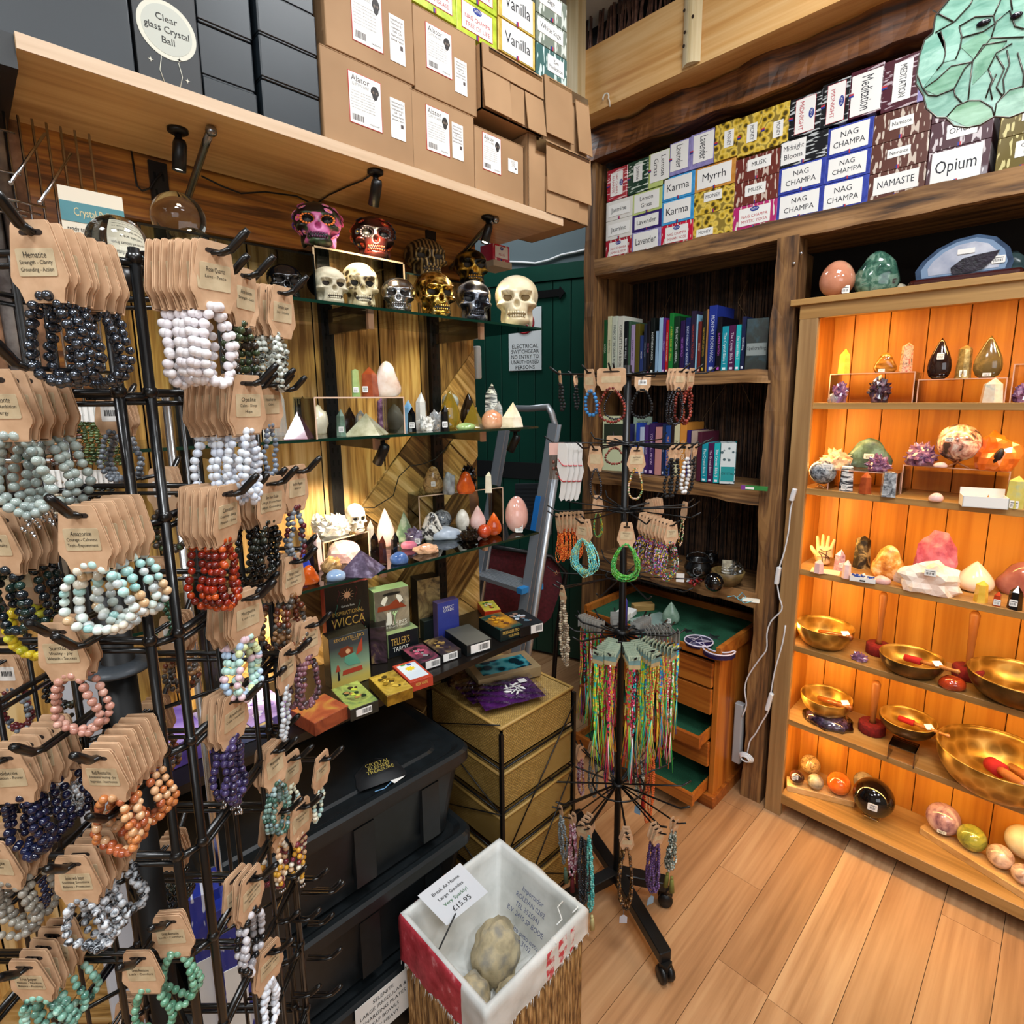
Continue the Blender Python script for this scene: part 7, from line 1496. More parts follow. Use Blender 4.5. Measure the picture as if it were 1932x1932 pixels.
n_ = Vector((-x.y, x.x, 0)); n_ = n_ if n_.dot(FH) > 0 else -n_; M = basis(pa+Vector((0,0,zb1-pa.z)), x, n_, (0,0,1)); W1 = (pb-pa).length+.05
m = MB().rbox((-.02,0,0),(W1,.02,zt1_-zb1), .006, 0, M)
for i in range(12): m.box((-.01,-.004,(zt1_-zb1)*(.05+.077*i)),(W1-.01,0,(zt1_-zb1)*(.09+.077*i)), 0, M)
m.build('platform_tread', [pl('#2e3236', .45)], lad, world=True)
a, b = rf+(rt-rf)*((P(1030,940,D=2.1).z)/rt.z), rf+(rt-rf)*((P(1022,1015,D=2.05).z)/rt.z); Mr = rail(MB(), b, a)
L_ = (a-b).length; MB().box((-.014,-.028,0),(.013,-.0262,L_), 0, Mr).build('blue_sticker', [pl('#1f74c4', .4)], lad, world=True)
# folded red chair leaning behind the ladder
ct = thing('folded_chair', 'folded chair with a dark red padded back behind the ladder', 'chair', P(1000, 1300, D=2.3)); ct.location.z = 0
def quadpad(pts, D, name, mat, th=.03):
 q = [P(x, y, D=D) for x, y in pts]; c = sum((Vector(p) for p in q), Vector())/len(q); v = q+[p+FH*th for p in q]; n = len(q)
 f = [tuple(range(n-1,-1,-1)), tuple(range(n, 2*n))]+[(i,(i+1)%n,n+(i+1)%n,n+i) for i in range(n)]; MB().add(v, f, 0).build(name, [mat], ct, world=True)
RP = noisy(((.3,'#3f0a12'),(.7,'#5e1420')), 80, .8)
quadpad([(905,1050),(915,1035),(1000,1042),(1052,1060),(1062,1100),(1040,1165),(1010,1190),(915,1180),(900,1120)], 2.42, 'padded_back', RP)
m = MB(); m.tube([P(x, y, D=2.40) for x, y in ((897,1200),(905,1060),(925,1030),(1040,1050),(1068,1080),(1050,1200),(1040,1350))], .011, 0, 8); m.build('frame', [BLACK], ct, world=True)
# ---- black storage totes
TOTE = noisy(((.3,'#101416'),(.7,'#171c1f')), 40, .38, bump=.06)
tz = [0, .243, .483, .722]
for i in range(3):
 nm = ['bottom black plastic storage tote of the stack', 'middle black plastic storage tote of the stack', 'top black plastic storage tote with the small black pouch on its lid'][i]
 t = thing('storage_tote', nm, 'storage box', (.5, 1.2, tz[i]), 0, 'stacked black storage totes'); z0, z1 = tz[i]+.001, tz[i+1]
 m = MB(); ins = .028
 def rr(z, k, x0=.155, x1=.83, y0=1.02, y1=1.385, r=.035):
  o = []
  for cx_, cy_, a0 in ((x1-r-k,y1-r-k,0),(x0+r+k,y1-r-k,90),(x0+r+k,y0+r+k,180),(x1-r-k,y0+r+k,270)):
   for j in range(6): a = math.radians(a0+90*j/5); o.append((cx_+r*math.cos(a), cy_+r*math.sin(a), z))
  return o
 def loft(m, rings, mi=0):
  n = len(rings[0]); f = []
  for k in range(len(rings)-1):
   for j in range(n): f.append((k*n+j, k*n+(j+1)%n, (k+1)*n+(j+1)%n, (k+1)*n+j))
  f.append(tuple(range(n-1,-1,-1))); f.append(tuple(range((len(rings)-1)*n, len(rings)*n))); m.add(sum(rings, []), f, mi, False)
 loft(m, [rr(z0, .045), rr(z1-.055, .020), rr(z1-.052, .012), rr(z1-.036, .012)])
 for xr_ in (.3,.5,.68): m.box((xr_, 1.036, z0+.03),(xr_+.05,1.05,z1-.06))
 m.build('tote_body', [TOTE], t, world=True)
 m = MB(); loft(m, [rr(z1-.036, 0), rr(z1-.036, 0), rr(z1-.010, 0), rr(z1-.003, .006), rr(z1-.003, .018), rr(z1-.011, .030), rr(z1-.011, .06), rr(z1-.005, .065), rr(z1-.005, .12)]); m.build('lid', [TOTE], t, world=True)
p = P(715, 1470, Z=.718); t = thing('velvet_pouch', 'small black gathered pouch with gold lettering lying on the top tote', 'pouch', (p.x+.01, p.y+.02, .718), face_cam(p)+.25)
m = MB(); m.grid(lambda u, v: ((u-.5)*(.11 if v < .6 else .11-.09*(v-.6)/.4)*(1+.05*math.sin(v*9)), -.045+v*.10, .003+.016*math.sin(PI*u)*math.sin(PI*min(v*1.1,1))+.002*math.sin(u*40)*(v > .6)), 24, 16); m.build('pouch', [noisy(((.3,'#08090a'),(.7,'#14161a')), 60, .6)], t)
m = MB(); [m.text(s_, .010, 0, T(0,-.022+.014*i,.0235)@RX(-PI/2+.15), w=.07) for i, s_ in enumerate(('TREASURE','BLESSED','CRYSTAL'))]; m.v = [(x,y,z) for x,y,z in m.v]; m.build('gold_lettering', [pl('#c9b45a', .4, metal=.4)], t)
p = P(748, 1470, Z=.718); m = MB().rbox((-.014,-.010,0),(.018,.010,.001), .002, 0); m.tube([(-.014,0,.001),(-.04,-.006,.002),(-.06,.004,.002)], .0012, 1, 5); tag(m.build('string_tag', [PAPER, pl('#6a9ac4', .5)], loc=(p.x,p.y,.7195), rotz=.15), 'small white price tag on blue string lying on the top tote', 'tag')
# handwritten card on the lowest tote
a, b = P(668, 1905, Y=1.015), P(757, 1830, Y=1.015); a2 = P(668, 1990, Y=1.015); cw = b.x-a.x+.02
t = thing('handwritten_card', 'white card with handwritten notes on selenite, leaning on the lowest tote', 'card', (a.x, 1.013, max(0.002, a2.z))); hc = P(700, 1880, Y=1.015).z-max(0.002, a2.z)
hc = max(hc, .10); MB().box((0,-.001,0),(cw+.03,.0,hc)).build('card', [PAPER], t); m = MB()
for i, s_ in enumerate(('SELENITE','LARGE IRREGULAR &','CHARGING PLATES','LEAF BOWLS','VERY HEAVY')): m.text(s_, hc*.085, 0, T(cw*.5,-.0016,hc*(.86-.17*i)), w=cw*.85)
m.build('handwriting', [INK], t)
# ---- wicker drawer tower
WX0, WX1, WY0, WY1, WZ = .952, 1.268, 1.045, 1.385, .70
def weave(c1, c2, c3, s=260, axis=0):
 k = ('wv', c1, c2, c3, s, axis)
 if k in _mc: return _mc[k]
 m, nt, b = _new('wicker_'+str(len(_mc)))
 tc = nt.nodes.new('ShaderNodeTexCoord'); mp = nt.nodes.new('ShaderNodeMapping'); nt.links.new(tc.outputs['Object'], mp.inputs[0]); mp.inputs['Rotation'].default_value = {0:(PI/2,0,0), 1:(PI/2,0,PI/2), 2:(0,0,0)}[axis]
 if axis == 1: mp.inputs['Rotation'].default_value = (PI/2, 0, 0); 
 br = nt.nodes.new('ShaderNodeTexBrick'); br.inputs['Scale'].default_value = s/4; br.inputs['Mortar Size'].default_value = .05; br.inputs['Brick Width'].default_value = .6; br.inputs['Row Height'].default_value = .28
 sp = nt.nodes.new('ShaderNodeSeparateXYZ'); cb = nt.nodes.new('ShaderNodeCombineXYZ'); nt.links.new(tc.outputs['Object'], sp.inputs[0])
 ia, ib = {0:('X','Z'), 1:('Y','Z'), 2:('X','Y')}[axis]
 nt.links.new(sp.outputs[ia], cb.inputs[0]); nt.links.new(sp.outputs[ib], cb.inputs[1]); nt.links.new(cb.outputs[0], br.inputs['Vector'])
 br.inputs['Color1'].default_value = (*lin(c2), 1); br.inputs['Color2'].default_value = (*lin(c3), 1); br.inputs['Mortar'].default_value = (*lin(c1), 1)
 nt.links.new(br.outputs['Color'], b.inputs['Base Color']); b.inputs['Roughness'].default_value = .6; _bump(nt, b, br.outputs['Fac'], -.6, .002)
 _mc[k] = m; return m
WK = [weave('#4a3414','#a8843c','#c9a55c', 260, 0), weave('#4a3414','#a8843c','#c9a55c', 260, 1), weave('#6a4e22','#b8934a','#d2b06a', 260, 2)]
def wickerbox(t, x0, x1, y0, y1, z0, z1, name, par=None):
 o = MB(); o.box((x0,y0,z0),(x1,y0+.006,z1), 0); o.box((x0,y1-.006,z0),(x1,y1,z1), 0); o.box((x0,y0,z0),(x0+.006,y1,z1), 1); o.box((x1-.006,y0,z0),(x1,y1,z1), 1); o.box((x0,y0,z0),(x1,y1,z0+.004), 2)
 o.box((x0,y0,z1-.004),(x1,y1,z1), 2)
 for zz in (z1,):
  o.tube([(x0,y0,zz),(x1,y0,zz),(x1,y1,zz),(x0,y1,zz)], .006, 3, 6, closed=True)
 return o.build(name, WK+[pl('#b08c4a', .5)], t, world=True)
wk = thing('wicker_drawer_tower', 'wicker drawer tower in a black metal frame, purple pouches on top', 'drawer unit', (1.11, 1.21, 0))
hz = WZ/5
for i in range(5):
 wickerbox(wk, WX0+.004, WX1-.004, WY0+.004, WY1-.004, hz*i+.018, hz*(i+1)-(.012 if i < 4 else .006), 'wicker_drawer')
m = MB()
for x in (WX0,WX1):
 for y in (WY0,WY1): m.box((x-.005,y-.005,0),(x+.005,y+.005,WZ-.02))
for i in range(5):
 z = hz*i+.010
 for a, b in (((WX0,WY0),(WX1,WY0)),((WX0,WY1),(WX1,WY1)),((WX0,WY0),(WX0,WY1)),((WX1,WY0),(WX1,WY1))): m.tube([(*a,z),(*b,z)], .003, 0, 5)
 z2 = z+hz
 m.tube([(WX0-.004,WY0,z),(WX0-.004,WY1,z2)], .002, 0, 5) if i%2 else m.tube([(WX0-.004,WY1,z),(WX0-.004,WY0,z2)], .002, 0, 5)
m.tube([(WX0,WY0-.005,.0),(WX1,WY0-.005,WZ*.62)], .0022, 0, 5); m.tube([(WX1,WY0-.005,.02),(WX0,WY0-.005,WZ*.35)], .0022, 0, 5); m.tube([(WX0,WY0-.005,WZ*.4),(WX1,WY0-.005,WZ*.93)], .0022, 0, 5)
m.build('metal_frame', [pl('#0c0c0d', .4)], wk, world=True)
ztw = WZ+.001
p = P(990, 1262, Z=ztw); t = thing('picture_box', 'brown card box with a blue dragonfly-wing picture on its lid', 'box', (1.16, 1.255, ztw), -.35); MB().rbox((-.11,-.055,0),(.11,.075,.034), .002).build('box', [noisy(((.3,'#8a7350'),(.7,'#a18a64')), 20, .6)], t); MB().box((-.085,-.035,.0341),(.085,.05,.0348)).build('picture', [noisy(((.42,'#0c2430'),(.5,'#1f7a8c'),(.62,'#58aab4')), 24, .15, coat=.4, tex='VORONOI')], t)
PV = noisy(((.3,'#4a1a58'),(.7,'#6e3080')), 30, .4); 
for i, (px, py, rz, lb) in enumerate(((958, 1318, -.35, 'purple pouch with a white five-pointed star in clear wrap, on the wicker tower'), (925, 1300, -.2, 'dark purple pouch in clear wrap half under the starred one'), (895, 1272, -.5, 'brown-red pouch in clear wrap at the back of the wicker tower'))):
 p = P(px, py, Z=ztw); L_, W_ = (.108,.074); z0 = ztw+.008*(2-i); t = thing('wrapped_pouch', lb, 'pouch', (p.x, p.y, z0), rz+.0)
 if p.x-L_ < WX0: pass
 m = MB(); m.grid(lambda u, v: ((u-.5)*2*L_*.9, (v-.5)*2*W_*.9, .004+.004*math.sin(PI*u)*math.sin(PI*v)+.001*math.sin(u*17+i)), 16, 12); m.build('cloth', [PV if i < 2 else noisy(((.3,'#3a1420'),(.7,'#5e2a34')), 30, .4)], t)
 m = MB(); m.grid(lambda u, v: ((u-.5)*2*L_, (v-.5)*2*W_, .0095+.003*math.sin(u*23+v*9)*math.sin(v*15+i)), 30, 20, sm=False); m.build('plastic_wrap', [thin_clear((.95,.93,.96), .06, .10)], t)
 if i == 0:
  m = MB(); r_ = .030
  m.tube([(.02+r_*math.sin(4*PI/5*k), r_*math.cos(4*PI/5*k), .0125) for k in range(5)], .0022, 0, 5, closed=True)
  for k in range(5):
   a = 2*PI/5*k+PI/5; m.tube([(.02+r_*.6*math.sin(a-.5), r_*.6*math.cos(a-.5), .0125),(.02+r_*.95*math.sin(a), r_*.95*math.cos(a), .0125),(.02+r_*1.2*math.sin(a+.2), r_*1.2*math.cos(a+.2), .0125)], [.002,.004,.001], 0, 5)
  m.build('star_emblem', [PAPER], t); MB().box((.05,.02,.0135),(.075,.042,.0142)).build('price_sticker', [PAPER], t)
# ---- seagrass basket with a sack lining and geodes
BX0, BX1, BY0, BY1, BZ = .592, .888, .705, .990, .40
bk_ = thing('seagrass_basket', 'square woven seagrass basket of geodes lined with a printed white sack', 'basket', (.74, .85, 0))
def rope(c1, c2, c3, axis):
 k = ('rp', c1, axis)
 if k in _mc: return _mc[k]
 m, nt, b = _new('rope_'+str(len(_mc))); tc = nt.nodes.new('ShaderNodeTexCoord'); mp = nt.nodes.new('ShaderNodeMapping'); mp.inputs['Scale'].default_value = (160,160,22) if axis == 'v' else (40,40,200)
 nt.links.new(tc.outputs['Object'], mp.inputs[0]); n = nt.nodes.new('ShaderNodeTexNoise'); n.inputs['Scale'].default_value = 1; n.inputs['Detail'].default_value = 5; nt.links.new(mp.outputs[0], n.inputs[0])
 nt.links.new(_ramp(nt, n.outputs['Fac'], ((.35,c1),(.5,c2),(.65,c3))), b.inputs['Base Color']); b.inputs['Roughness'].default_value = .8; _bump(nt, b, n.outputs['Fac'], .8, .004); _mc[k] = m; return m
RPV, RPH = rope('#5a3a1a','#9c7442','#c9a06a','v'), rope('#4a3218','#94703e','#c49a60','h')
m = MB()
for (a, b) in (((BX0,BY0),(BX1,BY0)), ((BX1,BY0),(BX1,BY1)), ((BX1,BY1),(BX0,BY1)), ((BX0,BY1),(BX0,BY0))):
 a, b = Vector((*a,0)), Vector((*b,0)); n = 34; nn = (b-a).cross(Vector((0,0,1))).normalized()
 for i in range(n):
  q = a+(b-a)*(i+.5)/n; m.tube([q+nn*rnd(0,.002)+Vector((0,0,z)) for z in (.004,.13,.26,BZ-.01)], (b-a).length/n*.62, 0 if i%3 else 2, 5)
for k in range(5): m.tube([(BX0-.004,BY0-.004,BZ-.008*k),(BX1+.004,BY0-.004,BZ-.008*k),(BX1+.004,BY1+.004,BZ-.008*k),(BX0-.004,BY1+.004,BZ-.008*k)], .006, 1, 6, closed=True)
m.box((BX0,BY0,.0),(BX1,BY1,.012), 1)
m.build('woven_body', [RPV, RPH, rope('#4a3016','#87602f','#b08850','v')], bk_, world=True)
SACK = noisy(((.3,'#b4b6b2'),(.5,'#d2d3cf'),(.7,'#e4e4e0')), 9, .55, bump=.35, detail=7)
def sack(u, v):
 # v 0..1 from outer hem over the rim and down into the basket; u around
 per = u*4; s = int(per) % 4; f = per-int(per); c = [(BX0,BY0),(BX1,BY0),(BX1,BY1),(BX0,BY1)]; a, b = Vector(c[s]), Vector(c[(s+1)%4]); q = a+(b-a)*f; cen = Vector(((BX0+BX1)/2,(BY0+BY1)/2))
 wob = noise.noise(Vector((q.x*14, q.y*14, v*5)))+.5*noise.noise(Vector((q.x*40, q.y*40, v*9)))
 drop = {0:.075, 1:.05, 2:.0, 3:.11}[s]; drop2 = {0:.05, 1:.0, 2:.11, 3:.075}[s]; hem = (drop*(1-f)+drop2*f)*1.0+.012+.01*noise.noise(Vector((q.x*90,q.y*90,3)))
 if v < .3: k = v/.3; out = 1.085+.03*abs(wob); z = BZ+.014-hem*(1-k)+.004*wob
 elif v < .4: k = (v-.3)/.1; out = 1.085-.11*k; z = BZ+.014+.006*math.sin(PI*k)
 else: k = (v-.4)/.6; out = (.975-.45*k**1.3+.10*wob*k) if k < .75 else (.975-.45*.75**1.3)*(1-k)/.25; z = BZ+.014-.21*k**.85+.02*wob*min(1,k*4)
 p_ = cen+(q-cen)*out; return (p_.x, p_.y, z)
lin_ = MB().grid(sack, 96, 26, 0, closed_u=True); nf = len(lin_.f)
for i in range(nf):
 vi = lin_.f[i][0]//96; uu = (lin_.f[i][0]%96)/96
 if vi < 8 and (.70 < uu < .93): lin_.m[i] = 1
 if vi < 7 and (.27 < uu < .34 or .12 < uu < .2) and (i % 3): lin_.m[i] = 2
RED = noisy(((.3,'#9a1c28'),(.6,'#c4404c'),(.7,'#dc8a90')), 40, .6, bump=.4, detail=7)
sk_ = lin_.build('sack_lining', [SACK, RED, noisy(((.45,'#c4404c'),(.55,'#d8d5d0')), 60, .6)], bk_, world=True)
m = MB()
for i in range(260):
 u = rnd(0,1); 
 if .5 < u < .72: continue
 q = Vector(sack(u, 0)); m.tube([q, q+Vector((rnd(-.004,.004), rnd(-.004,.004), -rnd(.006,.018)))], .0007, 0, 3)
tag(m.build('frayed_hem', [pl('#dcdcd8', .8)], bk_, world=True), kind='stuff')
m = MB()
for (s_, u, zz, c_) in (('Importador',.0,.0,0),('ROLDAN 0202',.0,-.022,0),('TEL 3525041',.0,-.044,0),('B.V. 2410 SP BODE',.0,-.066,0),('Transito peso neto',.0,-.1,0),('25 kilos 3102',.0,-.118,0)):
 y = BY1-.10; q = Vector((BX1-.016+zz*.45, y-.05, BZ-.035+zz*.72)); M = basis(q, (0,-1,0), Vector((.85,0,-.5)).normalized(), Vector((.5,0,.85)).normalized()); m.text(s_, .011, 0, M, w=.15)
m.v = [(x-.008, y, z+.004) for x, y, z in m.v]
m.build('printed_text', [pl('#3a4470', .7)], sk_, world=True)
m = MB()
for pts in ([(1078,1700),(1070,1690),(1085,1695),(1090,1712),(1080,1722)], [(1062,1700),(1052,1712),(1060,1735),(1050,1745)], [(1050,1780),(1040,1770),(1055,1765),(1070,1745)]): m.tube([P(x, y, Z=BZ+.015) for x, y in pts], .0018, 0, 5)
m.build('loose_string', [pl('#dcdcd8', .8)], bk_, world=True)
GEO = noisy(((.3,'#857a62'),(.5,'#bdae8c'),(.65,'#918c80')), 18, .9, bump=.7, detail=8)
for i, (x, y, z, rx, rz_, lb) in enumerate(((.765,.872,.235,.062,.082,'large knobbly grey-tan geode, topmost in the basket'), (*P(886,1862,Z=.27)[:2],.235,.050,.056,'rounded grey geode at the left of the basket'), (*P(972,1862,Z=.27)[:2],.235,.048,.054,'rough geode at the front right of the basket'))):
 m = MB(); rock(m, rx, rx*.9, rz_, 0, None, .18, 2.2, 4, seed=20+i, flat=False); tag(m.build('geode', [GEO], loc=(x, y, z-.06)), lb, 'geode', 'geodes in the seagrass basket')
a, b, c = P(788, 1690, Z=.46), P(868, 1628, Z=.50), P(921, 1683, Z=.43); d = a+(c-b); x = (b-a); hgt = (c-b); W_ = x.length; xx = x.normalized(); yy = (c-b).normalized(); nn = xx.cross(yy); M = basis(a, xx, -nn, -yy) 
t = thing('price_sign', 'white card reading Break At Home Large Geodes Very Sparkly, on the basket rim', 'sign', a*1); H_ = hgt.length
if (nn.z < 0): nn = -nn
M = basis(a, xx, -nn, -yy)
MB().box((0,0,-H_),(W_,.001,0), 0, M).build('card', [pl('#d9dbe0', .5)], t, world=True)
m = MB(); 
for s_, v, hh_, mi in (('Break At Home',-.22,.085,0),('Large Geodes',-.40,.085,0),('Very Sparkly!',-.58,.085,1),('£15.95',-.79,.13,0)): m.text(s_, hh_*H_, mi, M@T(W_*.5,-.001,v*H_), w=W_*.62)
m.build('lettering', [INK, pl('#1f6a2c', .5)], t, world=True)
MB().tube([(Vector((BX0+.0, BY1-.11, BZ-.02))), M@Vector((W_*.3,.003,-H_*.9)), M@Vector((W_*.5,.003,-H_*.5))], .002, 0, 6).build('wire_holder', [pl('#2a2a2a', .4)], t, world=True)
# ================================================================ CARDS AND STRANDS
def RD(R_, D_, z=0): q = FH*D_+RH*R_; return Vector((q.x, q.y, z))
def outline(wt, wb, h):
 r = [(0,.009),(wt*.42,.009),(wt*.5,.005),(wb*.5,-h+.019),(wb*.485,-h+.015),(wb*.40,-h+.010),(wb*.36,-h+.004),(wb*.34,-h)]
 return r[1:]+[(-x, z) for x, z in r[::-1][:-1]]
_cm = {}
def card_meshes(wt, wb, h, words, bar=False):
 k = (wt, wb, h, words, bar)
 if k in _cm: return _cm[k]
 o = outline(wt, wb, h); m = MB(); m.prism(o, .0007, 0, T(0,-.0012,0)); m.prism(o, .0007, 0, T(0,.0008,0)); m.box((-wb*.34,-.0012,-h-.0004),(wb*.34,.0015,-h+.0012), 0)
 sl = wt*.30; m.prism([(-sl,.0012),(-sl*.8,.0024),(sl*.8,.0024),(sl,.0012),(sl,-.0006),(sl*.8,-.0018),(-sl*.8,-.0018),(-sl,-.0006)], .0001, 1, T(0,-.0014,0))
 cm = m.mesh('kraft_card', [KRAFT, pl('#2a1d14', .9)])
 m = MB(); w = wb*.66; zt_ = -.011; zb_ = -h+.019
 m.rbox((-w/2,0,0),(w/2,abs(zt_-zb_),.0003), .0015, 0, T(0,-.0014,zb_)@RX(PI/2))
 n = len(words); H_ = zt_-zb_
 for i, s_ in enumerate(words): m.text(s_, (.0044 if i == 0 else .0030), 1, T(0,-.0019,zt_-H_*(.24+.26*i)), w=w*(.6 if i == 0 else .86))
 if bar:
  m.rbox((-w*.4,0,0),(w*.4,H_*1.1,.0003), .0015, 2, T(0,.0018,zb_)@RX(PI/2))
  for i in range(12): m.box((-w*.28+w*.045*i,.0019,zb_+H_*.35),(-w*.28+w*.045*i+w*rnd(.01,.03),.0021,zb_+H_*.75), 1)
 lm = m.mesh('paper_label', [noisy(((.3,'#bda884'),(.7,'#cfbd9a')), 80, .7), INK, PAPER]); _cm[k] = (cm, lm); return _cm[k]
def strand_mesh(mats, r, w, h, z0, jig=0, flat=1.0, top=.25, seg=(9,6), charm=None):
 """closed bead loop hanging from z0 down by h, about 2w wide"""
 L = 0; pts = []; N = 160
 for i in range(N):
  t = 2*PI*i/N; s = math.sin(t/2)**2        # 0 top .. 1 bottom
  x = w*math.sin(t)*(.55+.62*s) if top < 1 else w*math.sin(t); pts.append(Vector((x, 0, z0-h*s+0)))
 cum = [0]
 for i in range(N): cum.append(cum[-1]+(pts[(i+1)%N]-pts[i]).length)
 n = max(6, int(cum[-1]/(2*r*.97*flat))); m = MB(); j = 0
 for k in range(n):
  t = cum[-1]*(k+.5)/n
  while cum[j+1] < t: j += 1
  p = pts[j].lerp(pts[(j+1)%N], (t-cum[j])/max(1e-9, cum[j+1]-cum[j])); d = (pts[(j+1)%N]-pts[j]).normalized()
  p = p+Vector((rnd(-jig,jig), rnd(-jig,jig)*1.6+r*.4*math.sin(k*1.3), rnd(-jig,jig))); M = Matrix.Translation(p) @ d.to_track_quat('Z','Y').to_matrix().to_4x4()
  rr = r*rnd(.9,1.1) if jig else r; m.ball((0,0,0), (rr, rr, rr*flat), random.randrange(len(mats)), seg[0], seg[1], M)
 if charm: 
  c = len(mats); mats = mats+[CHROME]; zb = z0-h
  for i in range(7): a = i*.9; m.ball((.004*math.cos(a), .003*math.sin(a*1.7), zb-.004-.0025*i), (.0022,.0016,.0022), c, 6, 4)
 return m.mesh('bead_strand', mats)
def bd(stops, rough=.15, scale=40, sss=0, **k): return noisy(stops, scale, rough, sss=sss, coat=.4, **k)
Q = lambda a, b, sc=60, **k: bd(((.35,a),(.65,b)), scale=sc, **k)
